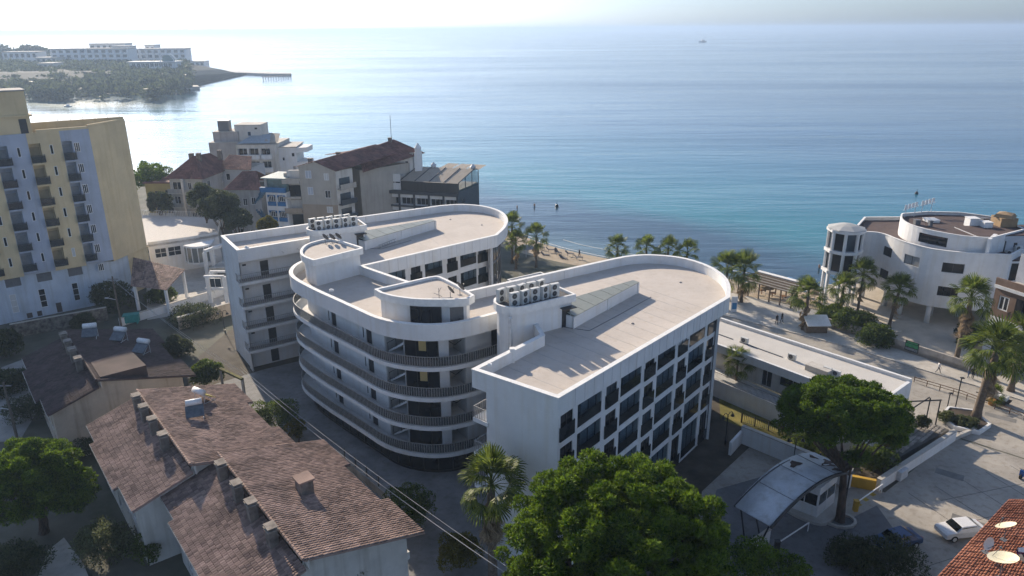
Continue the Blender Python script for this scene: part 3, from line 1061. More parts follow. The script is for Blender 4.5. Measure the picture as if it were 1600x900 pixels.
# parapet stub between tower and right wing
def stair_cover(n0, n1, width, z_front, z_back, side):
    """long lean-to cover: low white wall in front, sloping pale glazed sheets behind"""
    a, b = Vector(n0), Vector(n1)
    d = (b - a).normalized()
    n = Vector((-d.y, d.x)) * side
    wl = MB().obox(a, b, 0.16, DECK + 0.002, z_front)
    wl.obox(a + n * 0.09, a + n * width, 0.16, DECK + 0.002, z_front)
    for t in (0.0, 0.5, 1.0):
        c = a + d * ((b - a).length * t)
        wl.obox(c - d * 0.15 - n * 0.12, c + d * 0.15 - n * 0.12, 0.1, DECK + 0.002, z_front + 0.02)
    o = wpart('stair_cover', wl, white, hotel)
    L = (b - a).length
    npan = 7
    w1 = 0.55
    for k in range(npan):
        t0, t1 = k / npan, (k + 1) / npan
        wa = width + (w1 - width) * t0
        wb = width + (w1 - width) * t1
        za = z_back + (z_front + 0.12 - z_back) * t0
        zb = z_back + (z_front + 0.12 - z_back) * t1
        p = [a + d * (L * t0 + 0.03) - n * 0.18, a + d * (L * t1 - 0.03) - n * 0.18, a + d * (L * t1 - 0.03) + n * wb, a + d * (L * t0 + 0.03) + n * wa]
        zs = [z_front + 0.03, z_front + 0.03, zb, za]
        m = MB()
        m.add([(q.x, q.y, z) for q, z in zip(p, zs)] + [(q.x, q.y, z + 0.06) for q, z in zip(p, zs)],
              [(3, 2, 1, 0), (4, 5, 6, 7), (0, 1, 5, 4), (1, 2, 6, 5), (2, 3, 7, 6), (3, 0, 4, 7)])
        link('roof_panel', m.mesh('roof_panel', mat('cover_sheet', (0.34, 0.34, 0.27), 0.35, 0.08, 0.6)), o)
    # rear closing wall
    m = MB()
    pa, pb = a + n * width, b + n * w1
    m.add([(*pa, DECK), (*pb, DECK), (*pb, z_front + 0.1), (*pa, z_back)], [(0, 1, 2, 3)])
    link('rear_wall', m.mesh('rear_wall', white), o)
    return o


stair_cover((-19.6, 94.6), (-11.3, 105.3), 2.9, 17.45, 18.0, 1)
stair_cover((6.0, 66.9), (13.9, 77.0), 2.9, 17.45, 18.0, 1)
# small parapet between tower and front end of the right wing
# roof edge lip joining crescent and court
wpart('parapet_post', MB().box(-0.25, 59.0, DECK, 0.2, 59.5, TOP + 0.25), white_clean, hotel)
# little white vents on the deck
for x, y in ((-34.6, 92.3), (-2.0, 56.2), (-19.6, 75.2)):
    wpart('roof_vent', MB().box(x - 0.2, y - 0.15, TOP, x + 0.25, y + 0.15, TOP + 0.16).box(x - 0.1, y - 0.08, TOP + 0.16, x + 0.12, y + 0.08, TOP + 0.24), white_clean, hotel)

# membrane laps, drains and cables on the decks
lap_m = mat('membrane_lap', (0.43, 0.40, 0.375), 0.9, 0.08)
for a, b, c, d_, n_ in (((-38.5, 97.6), (-34.6, 92.6), (-13, 113.6), (-5.5, 98.0), 13), ((-1.6, 56.6), (3.4, 52.0), (12.5, 84.8), (21.6, 73.2), 15)):
    a, b, c, d_ = Vector(a), Vector(b), Vector(c), Vector(d_)
    for k in range(1, n_):
        p_, q_ = a.lerp(c, k / n_), b.lerp(d_, k / n_)
        wpart('membrane_lap', MB().obox(p_, q_, 0.07, DECK, DECK + 0.006), lap_m, hotel)
for x_, y_ in ((-9.5, 111.0), (-4.5, 107.5), (19.5, 80.5), (12.0, 68.0), (1.2, 54.6), (-30.5, 98.4), (-13.0, 72.6)):
    wpart('roof_drain', MB().lathe((x_, y_, DECK), [(0.16, 0), (0.16, 0.05), (0.1, 0.09)], 10), grey_metal, hotel)
for pts in ([(5.0, 67.2), (7.5, 66.2), (11.0, 70.4), (15.2, 75.6)], [(-20.0, 95.4), (-17.5, 95.0), (-14.0, 99.2)], [(-8.5, 69.0), (-10.5, 71.2)]):
    wpart('roof_cable', MB().tube([(x_, y_, DECK + 0.03) for x_, y_ in pts], 0.03, 5), grey_metal, hotel)

# ---------------------------------------------------------------- yellow and blue-grey tower block on the left
yellow_m = mat('ochre_render', (0.66, 0.525, 0.315), 0.9, 0.06, 0.35, bump=0.12, bscale=6, stain=0.09)
bluegrey_m = mat('blue_grey_render', (0.40, 0.44, 0.52), 0.9, 0.08, 0.35, bump=0.12, bscale=6, stain=0.16)
tower_base_m = mat('pale_blue_render', (0.50, 0.56, 0.63), 0.9, 0.08, 0.35, stain=0.2)
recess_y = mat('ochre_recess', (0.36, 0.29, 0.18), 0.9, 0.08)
tower_o = thing('apartment_tower', 'tall ochre and blue-grey apartment tower with stacked balconies on the left', 'building', (-72, 118, 0))
K = Vector((-67.5, 119.4))
TD = Vector((0.777, 0.629))
tf = Line([K - TD * 25, K])
SL = [24.75 - 3.35 * k for k in range(6)]
strips = [(-1.0, 3.3, bluegrey_m), (3.3, 7.65, bluegrey_m), (7.65, 12.05, yellow_m), (12.05, 16.42, bluegrey_m), (16.42, 20.88, yellow_m), (20.88, 25.0, bluegrey_m)]
tf_in = Line([K - TD * 25 + Vector((-0.629, 0.777)) * 1.25, K + Vector((-0.629, 0.777)) * 1.25])
for i, (a, b, m) in enumerate(strips):
    if i == 0:
        continue
    ops, rec, win = [], [], []
    wide = 1.62 if i < 5 else 1.45
    for z in SL:
        r = (a + 0.05, a + wide, z, z + 2.95)
        rec.append(r)
        w0 = a + 2.77 if i < 5 else 22.52
        w1 = w0 + 0.46 if i < 5 else 23.36
        win.append((w0, w1, z + 1.12, z + 2.6))
    w_ = MB()
    wall_mesh(w_, tf, 7.3 + 0.15 * (i % 2), 29.35, rec + win, 0.1, s0=a, s1=b)
    # underside of the projecting strip
    q = [tf.at(a), tf.at(b), tf.at(b, -1.0), tf.at(a, -1.0)]
    w_.add([(p.x, p.y, 7.3 + 0.15 * (i % 2)) for p in q], [(0, 1, 2, 3)])
    wpart('facade_strip', w_, m, tower_o)
    for r in win:
        window(tower_o, tf, *r, 0.05, 1 if i < 5 else 3, 1, white_metal, dark_glass, 0.07)
    for r in rec:
        q = tf.at(r[0])
        W, Hh = round(r[1] - r[0], 2), 2.95

        def shell(W=W, Hh=Hh):
            s = MB()
            s.quad((0, 0.1, 0), (0, 1.2, 0), (0, 1.2, Hh), (0, 0.1, Hh)).quad((W, 0.1, 0), (W, 0.1, Hh), (W, 1.2, Hh), (W, 1.2, 0))
            s.quad((0, 0.1, Hh), (0, 1.2, Hh), (W, 1.2, Hh), (W, 0.1, Hh)).quad((0, 1.2, 0), (W, 1.2, 0), (W, 1.2, Hh), (0, 1.2, Hh))
            s.box(-0.02, -0.62, -0.18, W + 0.3, 1.2, 0.0)
            return s
        bo = cpart('balcony', ('tb', W), shell, m, tower_o, Vector((q.x, q.y, r[2])) - tower_o.location, tf.ang(1))
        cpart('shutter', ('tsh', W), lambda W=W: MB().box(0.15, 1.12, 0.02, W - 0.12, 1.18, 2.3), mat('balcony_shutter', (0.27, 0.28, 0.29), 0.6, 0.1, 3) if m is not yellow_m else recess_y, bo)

        def rail(W=W):
            s = MB()
            L = Line([(0.0, -0.02), (0.0, -0.58), (W + 0.26, -0.58), (W + 0.26, -0.02)])
            rail_mesh(s, L, 0, 1.25, 0.16, 0.035)
            return s
        cpart('railing', ('tr', W), rail, black_metal, bo)
        cpart('guard_panel', ('tg', W), lambda W=W: MB().box(0.02, -0.56, 0.12, W + 0.24, -0.545, 1.1), clear_glass('smoked_guard', (0.06, 0.075, 0.09), 0.6), bo)
# lower floors
lowl = Line([tf.at(-1 + 1.0, -0.55), tf.at(23.6, -0.55)])
lops = []
for k, a in enumerate((4.9, 9.35, 13.65, 18.1)):
    lops += [(a, a + 2.1, 5.75, 7.2), (a + (-0.25 if k == 2 else 0.1), a + (0.7 if k == 2 else 1.0), 1.45, 4.55)]
lops += [(11.15, 11.95, 0.1, 1.0), (12.6, 13.3, 0.1, 1.0), (15.4, 16.2, 0.05, 1.75)]
w_ = MB()
wall_mesh(w_, lowl, -0.2, 7.6, lops, 0.15)
wpart('lower_wall', w_, tower_base_m, tower_o)
for o in lops:
    if o[3] > 7:
        window(tower_o, lowl, *o, 0.1, 2, 1, grey_metal, mat('rolled_shutter', (0.13, 0.135, 0.145), 0.7, 0.1), 0.06)
    elif o[3] > 4:
        window(tower_o, lowl, *o, 0.1, 1, 3, white_metal, dark_glass, 0.07)
    else:
        window(tower_o, lowl, *o, 0.1, 1, 1, grey_metal, mat('brown_shutter', (0.06, 0.045, 0.04), 0.7), 0.05)
window(tower_o, Line([tf.at(22.3, 0.03), tf.at(23.6, 0.03)]), 0.2, 1.05, 5.95, 7.2, 0.0, 3, 1, white_metal, dark_glass, 0.07)
# splayed ochre end block
yd = Vector((0.174, 0.985))
KE = K + yd * 8.9
w_ = MB()
wall_mesh(w_, Line([K, KE]), 7.2, 29.6)
w_.add([(*K, 7.2), (*KE, 7.2), (*(KE - Vector((9, 0))), 7.2), (*(K - Vector((4, 0))), 7.2)], [(0, 1, 2, 3)])
KB = KE - TD * 26
w_.prism([K - TD * 24.9 + Vector((-0.629, 0.777)) * 0.1, K + Vector((-0.4, 0.45)), KE + Vector((-0.02, -0.05)), KB], 28.2, 28.9)
wpart('end_block', w_, yellow_m, tower_o)
wpart('back_wall', wall_mesh(MB(), Line([KE, KB]), 0, 29.4), yellow_m, tower_o)
low2 = [tf.at(23.6, -0.55), tf.at(24.6, -0.9), K + yd * 4.2 + Vector((-0.5, 0)), KE + Vector((-0.25, -0.15)), KE - TD * 10]
wpart('lower_block', MB().prism([low2[0], low2[1], low2[2], low2[2] + Vector((-3, 4)), low2[0] + Vector((-3, 4))], 0, 7.19), tower_base_m, tower_o)
wpart('lower_end_wall', MB().prism([low2[2] + Vector((0.02, 0)), low2[3], low2[3] + Vector((-4, 1)), low2[2] + Vector((-4, 1))], 0, 7.19), yellow_m, tower_o)
# roof edge parapet and the stair house on top
par = MB()
par.obox(tf.at(17.8, -0.2), tf.at(25, -0.2), 0.3, 29.35, 29.75)
par.obox(K + Vector((-0.3, 0.3)), KE + Vector((-0.2, 0)), 0.3, 29.6, 29.95)
par.obox(KE - TD * 0.2, KB, 0.3, 28.9, 30.3)
wpart('parapet', par, yellow_m, tower_o)
hs = Line([tf.at(1.0, -0.1), tf.at(17.4, -0.1)])
d_ = Vector((-0.629, 0.777))
rh = MB().prism([hs.p[0], hs.p[1], hs.p[1] + d_ * 5, hs.p[0] + d_ * 5], 28.9, 35.6)
ro = wpart('stair_house', rh, yellow_m, tower_o)
link('ledge', MB().prism([hs.at(-0.3, 0.35), hs.at(hs.len + 0.35, 0.35), hs.at(hs.len + 0.35, -5.2), hs.at(-0.3, -5.2)], 31.85, 32.1).mesh('ledge', yellow_m), ro)
link('roof_cap', MB().prism([hs.at(-0.2, 0.15), hs.at(hs.len + 0.15, 0.15), hs.at(hs.len + 0.15, -5.1), hs.at(-0.2, -5.1)], 35.6, 35.8).mesh('roof_cap', concrete), ro)
q = hs.at(hs.len - 1.5, 0.03)
link('door', MB().box(0, -0.02, 0, 1.0, 0.05, 2.3).mesh('door', door_m), ro, Vector((q.x, q.y, 29.2)), hs.ang(1))
q = hs.at(hs.len - 4.6, 0.03)
link('hatch', MB().box(0, -0.02, 0, 1.2, 0.05, 1.5).mesh('hatch', yellow_m), ro, Vector((q.x, q.y, 29.7)), hs.ang(1))
for k in range(6):
    x = KB + (KE - KB) * (0.62 + 0.07 * k)
    wpart('roof_post', MB().tube([(x.x, x.y, 30.2), (x.x, x.y, 30.9)], 0.05), pale_metal, tower_o)


# ---------------------------------------------------------------- generic house blocks
class Block:
    def __init__(self, root, fl, ang, w, d, z0, z1):
        self.root, self.z0, self.z1 = root, z0, z1
        u = Vector((math.cos(ang), math.sin(ang)))
        n = Vector((-u.y, u.x))
        fl = Vector(fl[:2])
        self.c = [fl, fl + u * w, fl + u * w + n * d, fl + n * d]
        self.F, self.R = Line([self.c[0], self.c[1]]), Line([self.c[1], self.c[2]])
        self.B, self.L = Line([self.c[2], self.c[3]]), Line([self.c[3], self.c[0]])

    def walls(self, m, f=(), r=(), l=(), depth=0.15, name='wall', mr=None):
        w = MB()
        wall_mesh(w, self.F, self.z0, self.z1, f, depth)
        wall_mesh(w, self.B, self.z0, self.z1)
        wall_mesh(w, self.L, self.z0, self.z1, l, depth)
        if mr is None:
            wall_mesh(w, self.R, self.z0, self.z1, r, depth)
        else:
            wpart(name, wall_mesh(MB(), self.R, self.z0, self.z1, r, depth), mr, self.root)
        return wpart(name, w, m, self.root)

    def flat_roof(self, m, over=0.0, th=0.25, name='roof'):
        p = offset(self.c, -over, closed=True)
        return wpart(name, MB().prism(p, self.z1 + 0.003, self.z1 + th), m, self.root)

    def parapet(self, m, h=0.6, t=0.25, name='parapet'):
        return wpart(name, MB().band(offset(self.c, -0.02, closed=True), offset(self.c, t, closed=True), self.z1 - 0.1, self.z1 + h), m, self.root)


def grid_ops(line, n, w, z0s, h, s0=0.8, s1=None):
    s1 = (line.len - 0.8) if s1 is None else s1
    out = []
    for i in range(n):
        c = s0 + (s1 - s0) * (i + 0.5) / n
        for z in z0s:
            out.append((c - w / 2, c + w / 2, z, z + h))
    return out


def tile_mesh(rects, mapper, tw=0.27, tl=0.36, jitter=0.02, seed=1):
    """small overlapping roof tiles: each a shallow hump with its own tilt; mapper(u, v) -> point on the roof"""
    rr = random.Random(seed)
    mb = MB()
    for u0, u1, v0, v1 in rects:
        nu = max(1, int(abs(u1 - u0) / tw))
        nv = max(1, int(abs(v1 - v0) / tl))
        du, dv = (u1 - u0) / nu, (v1 - v0) / nv
        for j in range(nv):
            for i in range(nu):
                a, b = u0 + du * i, u0 + du * (i + 0.94)
                va, vb = v0 + dv * j, v0 + dv * (j + 1.06)
                jt = rr.uniform(-jitter, jitter)
                lo, hi = 0.012 + jt, 0.062 + jt
                m1, m2 = a + (b - a) * 0.3, a + (b - a) * 0.7
                pts = []
                for v, lift in ((va, 0.0), (vb, 0.045)):
                    for u, z in ((a, lo), (m1, hi), (m2, hi), (b, lo)):
                        p = mapper(u, v)
                        pts.append((p[0], p[1], p[2] + z + lift))
                # lip at the lower edge
                for u in (a, b):
                    p = mapper(u, vb)
                    pts.append((p[0], p[1], p[2]))
                mb.add(pts, [(0, 1, 5, 4), (1, 2, 6, 5), (2, 3, 7, 6), (4, 5, 6, 7, 9, 8)])
    return mb


def tile_material(name, dark, light):
    if name in MATS:
        return MATS[name]
    m = leaf_mat(name, dark, light, scale=0.45, rough=0.85, isl=0.3)
    nt = m.node_tree
    nt.links.new(nt.nodes['Principled BSDF'].outputs[0], nt.nodes['Material Output'].inputs['Surface'])
    return m


brown_tile = tile_material('weathered_brown_tile', (0.150, 0.105, 0.088), (0.46, 0.325, 0.265))
dark_tile = tile_material('dark_brown_tile', (0.060, 0.044, 0.042), (0.14, 0.10, 0.092))
red_tile = tile_material('dull_red_tile', (0.10, 0.05, 0.045), (0.26, 0.13, 0.11))
terra_tile = tile_material('terracotta_tile', (0.24, 0.09, 0.052), (0.52, 0.23, 0.14))


def tiles(root, rects, mapper, m, **kw):
    o = wpart('roof_tiles', tile_mesh(rects, mapper, **kw), m, root)
    o['kind'] = 'stuff'
    return o


def quad_tiles(root, p0, p1, p2, p3, m, tw=0.4, tl=0.5, parent=None):
    """tiles on the roof face with ridge p0-p1 and eave p3-p2 (or a hip triangle when p0 == p1)"""
    p0, p1, p2, p3 = [Vector(p) for p in (p0, p1, p2, p3)]
    wid = max((p2 - p3).length, (p1 - p0).length)
    slope = ((p3 + p2) / 2 - (p0 + p1) / 2).length

    def mp(u, v):
        t, s = v / slope, u / wid
        t = min(t, 1.0)
        a = p0 + (p3 - p0) * t
        b = p1 + (p2 - p1) * t
        return a + (b - a) * s
    w = MB().add([p0, p1, p2, p3], [(0, 1, 2, 3)])
    wpart('roof_slope', w, m, root)
    return tiles(root, [(0, wid, 0, slope)], mp, m, tw=tw, tl=tl)


# ---------------------------------------------------------------- tiled row houses in the foreground
chim_m = mat('sooty_chimney', (0.20, 0.17, 0.145), 0.95, 0.25, 1.5, bump=0.3, bscale=10, stain=0.3)
cream_m = mat('cream_render', (0.50, 0.42, 0.335), 0.9, 0.10, 0.5, stain=0.25)
offwhite_m = mat('off_white_render', (0.60, 0.57, 0.52), 0.9, 0.08, 0.5, stain=0.25)


def row_house(origin, label, tile_m, wall_m, chim_u, seed):
    o = Vector(origin)
    root = thing('row_house', label, 'house', (o.x, o.y, 0), group='tiled row houses in the foreground')

    def L(u, v):
        return o + GU * u + GV * v
    ZL, ZR = 7.95, 8.6

    def left(u, v):      # v measured down the slope from the ridge, positive
        p = L(u, -v)
        return (p.x, p.y, ZL - (ZL - 6.15) * v / 5.5)

    def right(u, v):
        p = L(u, v)
        return (p.x, p.y, ZR - (ZR - 6.2) * v / 9.5)
    lr = [(-1.5, 2.5, 0.25, 5.45), (2.5, 12.3, 0.25, 5.9), (12.3, 17.0, 0.25, 5.4)]
    rr = [(-1.2, 4.5, -0.35, 9.5), (4.5, 11.2, -0.35, 8.8), (11.2, 17.0, -0.35, 9.6)]
    for rects, fn, nm in ((lr, left, 'roof_slope'), (rr, right, 'roof_slope')):
        s = MB()
        for u0, u1, v0, v1 in rects:
            q = [Vector(fn(u, v)) for u, v in ((u0, v0), (u1, v0), (u1, v1), (u0, v1))]
            lo = [p - Vector((0, 0, 0.16)) for p in q]
            s.add(q + lo, [(0, 1, 2, 3), (7, 6, 5, 4), (0, 4, 5, 1), (1, 5, 6, 2), (2, 6, 7, 3), (3, 7, 4, 0)])
        wpart(nm, s, tile_m, root)
        tiles(root, rects, fn, tile_m, seed=seed)
    # ridge capping tiles, one by one
    for k in range(44):
        u = -1.1 + k * 0.41
        a, b = Vector(right(u, -0.36)), Vector(right(u + 0.44, -0.36))
        cpart('ridge_tile', ('rt', tile_m.name), lambda: MB().tube([(0, 0, 0.0), (0.44, 0, 0.035)], 0.13, 6), tile_m, root, Vector((a.x, a.y, a.z + 0.03)) - root.location, math.atan2(GU.y, GU.x))
    # white eaves boards
    eb = MB()
    for (u0, u1, v0, v1) in lr:
        a, b = left(u0, v1), left(u1, v1)
        eb.obox(a, b, 0.1, a[2] - 0.16, a[2] + 0.03)
    wpart('eaves_board', eb, mat('eaves_white', (0.55, 0.53, 0.50), 0.7, 0.15, 2), root)
    # walls: left side, right side, gable ends
    u0, u1, va, vb = 0.0, 16.3, -4.9, 8.3
    w = MB()
    ll = Line([L(u0, va), L(u1, va)])
    ops = [(1.2, 2.4, 3.3, 4.9), (6.2, 7.4, 3.3, 4.9), (9.0, 11.6, 2.9, 5.3), (13.2, 14.4, 3.3, 4.9), (2.0, 3.2, 0.6, 2.1), (6.2, 7.4, 0.6, 2.1), (12.8, 13.9, 0.1, 2.2)]
    wall_mesh(w, ll, 0, 6.2, ops, 0.2)
    rl = Line([L(u1, vb), L(u0, vb)])
    rops = [(2.0, 3.2, 3.4, 4.9), (8.0, 9.2, 3.4, 4.9), (12.0, 13.2, 3.4, 4.9)]
    wall_mesh(w, rl, 0, 6.4, rops, 0.2)
    for uu, flip in ((u1, 1), (u0, -1)):
        pts = [(*L(uu, va), 0), (*L(uu, vb), 0), (*L(uu, vb), right(uu, vb)[2] - 0.15), (*L(uu, 0.0), right(uu, 0)[2] - 0.15), (*L(uu, -0.3), left(uu, 0.3)[2] - 0.15), (*L(uu, va), left(uu, -va)[2] - 0.15)]
        w.add(pts, [tuple(range(6))])
    wpart('wall', w, wall_m, root)
    # upstand under the higher slope
    up = MB().obox(L(-1.0, 0.02), L(17.0, 0.02), 0.12, 7.6, 8.5)
    wpart('ridge_wall', up, wall_m, root)
    for op in ops:
        window(root, ll, *op, 0.12, 2, 1, white_metal, dark_glass, 0.07, sill=offwhite_m)
    for op in rops:
        window(root, rl, *op, 0.12, 2, 1, white_metal, dark_glass, 0.07)
    for u in chim_u:
        p = L(u, -0.95)
        c = cpart('chimney', 'chim', lambda: MB().box(-0.42, -0.33, 0, 0.42, 0.33, 1.75), chim_m, root, Vector((p.x, p.y, 7.3)) - root.location, math.atan2(GU.y, GU.x))
        cpart('chimney_cap', 'chimcap', lambda: MB().box(-0.52, -0.43, 1.75, 0.52, 0.43, 1.85).box(-0.34, -0.28, 1.85, -0.2, 0.28, 2.0).box(0.2, -0.28, 1.85, 0.34, 0.28, 2.0).box(-0.5, -0.4, 2.0, 0.5, 0.4, 2.07), mat('mossy_cap', (0.27, 0.235, 0.20), 0.95, 0.25, 1.5), c)
    return root, L, left, right


HA, LA, leftA, rightA = row_house((-38.2, 68.3), 'brown-tiled row house with solar heater and four chimneys, in the middle', brown_tile, offwhite_m, (1.3, 4.2, 7.4, 11.0), 3)
HB, LB_, leftB, rightB = row_house((-25.2, 56.1), 'brown-tiled row house nearest the fan palm, square chimney on its right slope', brown_tile, offwhite_m, (1.6, 5.4, 8.6, 12.6), 5)
HC, LC, leftC, rightC = row_house((-55.0, 84.7), 'dark-roofed row house with cream walls below the apartment tower', dark_tile, cream_m, (1.5, 4.4, 7.3, 10.6), 9)
p = rightB(7.8, 3.6)
c = wpart('chimney', MB().prism([LB_(7.2, 3.2), LB_(8.4, 3.2), LB_(8.4, 4.3), LB_(7.2, 4.3)], 7.2, 8.9), chim_m, HB)
link('chimney_cap', MB().prism([LB_(7.05, 3.05), LB_(8.55, 3.05), LB_(8.55, 4.45), LB_(7.05, 4.45)], 8.9, 9.05).mesh('chimney_cap', brown_tile), c)
# raised roof wedge on the dark house
w_ = MB()
pts = [rightC(11.5, 0.1), rightC(16.4, 0.1), rightC(16.2, 4.8), rightC(10.3, 4.4)]
q = [Vector(p) for p in pts]
w_.add(q + [q[0] + Vector((0, 0, 0.15)), q[1] + Vector((0, 0, 0.15)), q[2] + Vector((0, 0, 1.25)), q[3] + Vector((0, 0, 1.25))],
       [(4, 5, 6, 7), (0, 1, 5, 4), (1, 2, 6, 5), (2, 3, 7, 6), (3, 0, 4, 7)])
wpart('roof_dormer', w_, dark_tile, HC)

# ---------------------------------------------------------------- seafront buildings behind the hotel
greige_m = mat('greige_render', (0.42, 0.385, 0.335), 0.9, 0.07, 0.4, stain=0.15)
tan_m = mat('tan_render', (0.36, 0.29, 0.22), 0.9, 0.07, 0.4, stain=0.15)
pinkish_m = mat('pinkish_render', (0.40, 0.37, 0.355), 0.9, 0.1, 0.4, stain=0.2)
bright_blue = mat('bright_blue_paint', (0.03, 0.16, 0.36), 0.6, 0.12, 1.5)
slate_m = mat('slate_grey_paint', (0.045, 0.052, 0.062), 0.6, 0.15, 1.5)
canvas_m = mat('beige_canvas', (0.40, 0.34, 0.27), 0.85, 0.08, 0.8)

# black and white hotel: loggia grid, glazed roof terrace with canvas roof
bw = thing('black_and_white_hotel', 'low seafront hotel with black loggia grid, white bands and canvas-roofed terrace', 'building', (-24, 161, 0))
fr = Line([(-35.6, 164.75), (-11.6, 158.0)])
fd = (fr.p[1] - fr.p[0]).normalized()
fn = Vector((-fd.y, fd.x))
ops = []
posts = [0.15, 3.8, 7.45, 11.05, 14.6, 18.1, 21.55, 24.75]
for z0_, z1_ in ((7.05, 8.7), (4.15, 5.75), (1.1, 2.8)):
    for a, b in zip(posts, posts[1:]):
        ops.append((a + 0.2, b - 0.2, z0_, z1_))
w_ = MB()
wall_mesh(w_, fr, 0, 9.55, ops, 0.9)
wall_mesh(w_, Line([fr.p[1] + fn * 13, fr.p[0] + fn * 13]), 0, 9.55)
wall_mesh(w_, Line([fr.p[0] + fn * 13, fr.p[0]]), 0, 9.55)
wpart('wall', w_, white, bw)
for o in ops:
    window(bw, fr, o[0], o[1], o[2], o[3], 0.85, 3, 1, pale_metal, dark_glass if RNG.random() < 0.7 else curtain_m, 0.08)
for s in posts:
    wpart('loggia_post', MB().obox(fr.at(s - 0.17, 0.12), fr.at(s + 0.17, 0.12), 0.5, 0, 9.5), slate_m, bw)
for z in (6.72, 3.82, 0.8):
    wpart('loggia_rail', MB().obox(fr.at(0, 0.2), fr.at(fr.len, 0.2), 0.36, z - 0.12, z + 0.28), slate_m, bw)
wpart('cornice', MB().prism([fr.at(-0.2, 0.6), fr.at(fr.len + 0.2, 0.6), fr.at(fr.len + 0.2, -0.3), fr.at(-0.2, -0.3)], 9.55, 10.25), slate_m, bw)
side = Line([fr.p[1], fr.p[1] + fn * 10 + fd * 1.5])
sw = MB()
sops = [(1.5, 3.0, 6.9, 8.6), (1.5, 3.0, 4.0, 5.7)]
wall_mesh(sw, side, 0, 10.9, sops, 0.15)
wpart('side_wall', sw, mat('navy_cladding', (0.04, 0.055, 0.075), 0.5, 0.15, 1), bw)
for o in sops:
    window(bw, side, *o, 0.1, 2, 1, grey_metal, dark_glass)
wpart('roof', MB().prism([fr.at(0.1, -0.3), fr.at(fr.len - 0.05, -0.3), fr.p[1] + fn * 13, fr.p[0] + fn * 13], 9.6, 10.3), pale_concrete, bw)
# white upper storey on the left with slit windows
ul = Line([fr.at(0.6, -0.5), fr.at(11.3, -0.5)])
slits = [(4.0 + 1.35 * k, 5.15 + 1.35 * k, 11.75, 12.05) for k in range(5)]
w_ = MB()
wall_mesh(w_, ul, 10.3, 13.8, slits, 0.12)
wall_mesh(w_, Line([ul.at(0, -7), ul.at(0)]), 10.3, 13.8)
wpart('upper_wall', w_, white, bw)
wpart('upper_roof', MB().prism([ul.at(0.2, -0.25), ul.at(ul.len, -0.25), ul.at(ul.len, -7), ul.at(0.2, -7)], 12.9, 13.3), pale_concrete, bw)
for o in slits:
    window(bw, ul, *o, 0.08, 1, 1, grey_metal, dark_glass, 0.04)
# terrace glass and canvas roof panels
tl = Line([fr.at(11.4, -0.2), fr.at(25, -0.2)])
wpart('terrace_screen', wall_mesh(MB(), tl, 10.26, 12.35), mat('dark_slatted_screen', (0.05, 0.047, 0.043), 0.7, 0.2, 2, stretch=(3, 3, 0.2)), bw)
for k in range(4):
    a, b = tl.at(0.0 + 3.4 * k + 0.06), tl.at(3.4 * (k + 1) - 0.06)
    c, d = b + fn * 6.2 + fd * 1.6, a + fn * 6.2 + fd * 1.6
    m = MB().add([(*a, 12.4), (*b, 12.4), (*c, 14.5), (*d, 14.5), (*a, 12.46), (*b, 12.46), (*c, 14.56), (*d, 14.56)],
                 [(3, 2, 1, 0), (4, 5, 6, 7), (0, 1, 5, 4), (1, 2, 6, 5), (2, 3, 7, 6), (3, 0, 4, 7)])
    wpart('canvas_panel', m, canvas_m, bw)
    e, f = tl.at(3.4 * k), tl.at(3.4 * k) + fn * 6.2 + fd * 1.6
    wpart('roof_rib', MB().tube([(*e, 12.5), (*f, 14.62)], 0.1), slate_m, bw)
e = tl.at(tl.len)
wpart('terrace_end_glass', MB().add([(*e, 10.5), (*(e + fn * 9 + fd * 1.6), 10.5), (*(e + fn * 9 + fd * 1.6), 13.4), (*(e + fn * 6.2 + fd * 1.6), 14.5), (*e, 12.4)], [(0, 1, 2, 3, 4)]), clear_glass('terrace_glass', (0.05, 0.08, 0.09), 0.5), bw)
wpart('roof_rib', MB().tube([(*e, 12.5), (*(e + fn * 6.2 + fd * 1.6), 14.6)], 0.12), slate_m, bw)
for k in range(4):
    a = e + (fn * 9 + fd * 1.6) * (k / 3)
    wpart('terrace_post', MB().tube([(*a, 10.3), (*a, 12.4 + min(2.1, 0.9 * k))], 0.09), slate_m, bw)
for k in range(3):
    a = tl.at(5.2 + 3.2 * k) + fn * 6.4 + fd * 1.6
    b = a + fd * 2.9
    m = MB().add([(*a, 14.35), (*b, 14.35), (*(b + fn * 3 + fd), 15.0), (*(a + fn * 3 + fd), 15.0)], [(0, 1, 2, 3)])
    wpart('rear_canvas', m, canvas_m, bw)
# rooms and chimney on its roof
rb_ = Block(bw, (-31.5, 167.5), -0.17, 9.5, 6, 13.3, 17.6)
rb_.walls(white, f=[(7.6, 8.4, 14.0, 16.0)])
rb_.flat_roof(pale_concrete, 0.1)
window(bw, rb_.F, 7.6, 8.4, 14.0, 16.0, 0.1, 1, 2, white_metal, blue_glass)
rb2 = Block(bw, (-30.6, 165.2), -0.17, 5.2, 2.4, 13.3, 15.3)
rb2.walls(offwhite_m, f=[], r=[(0.4, 1.9, 13.8, 15.0)])
rb2.flat_roof(canvas_m, 0.35, 0.2)
window(bw, rb2.R, 0.4, 1.9, 13.8, 15.0, 0.08, 3, 1, grey_metal, dark_glass)
ch = wpart('chimney_shaft', MB().box(-21.7, 165.2, 10, -20.1, 166.6, 18.0), white, bw)
link('chimney_top', MB().box(-21.55, 165.3, 18.0, -20.25, 166.5, 18.9).lathe((-20.9, 165.9, 18.9), [(0.85, 0), (0.05, 1.2)], 8).mesh('chimney_top', white), ch)
for x_, y_, z_ in ((-17.6, 166.6, 14.3), (-8.6, 164.6, 14.2)):
    wpart('roof_lantern', MB().lathe((x_, y_, z_), [(0.55, 0), (0.55, 0.6), (0.75, 0.62), (0.05, 1.4)], 8), pale_metal, bw)

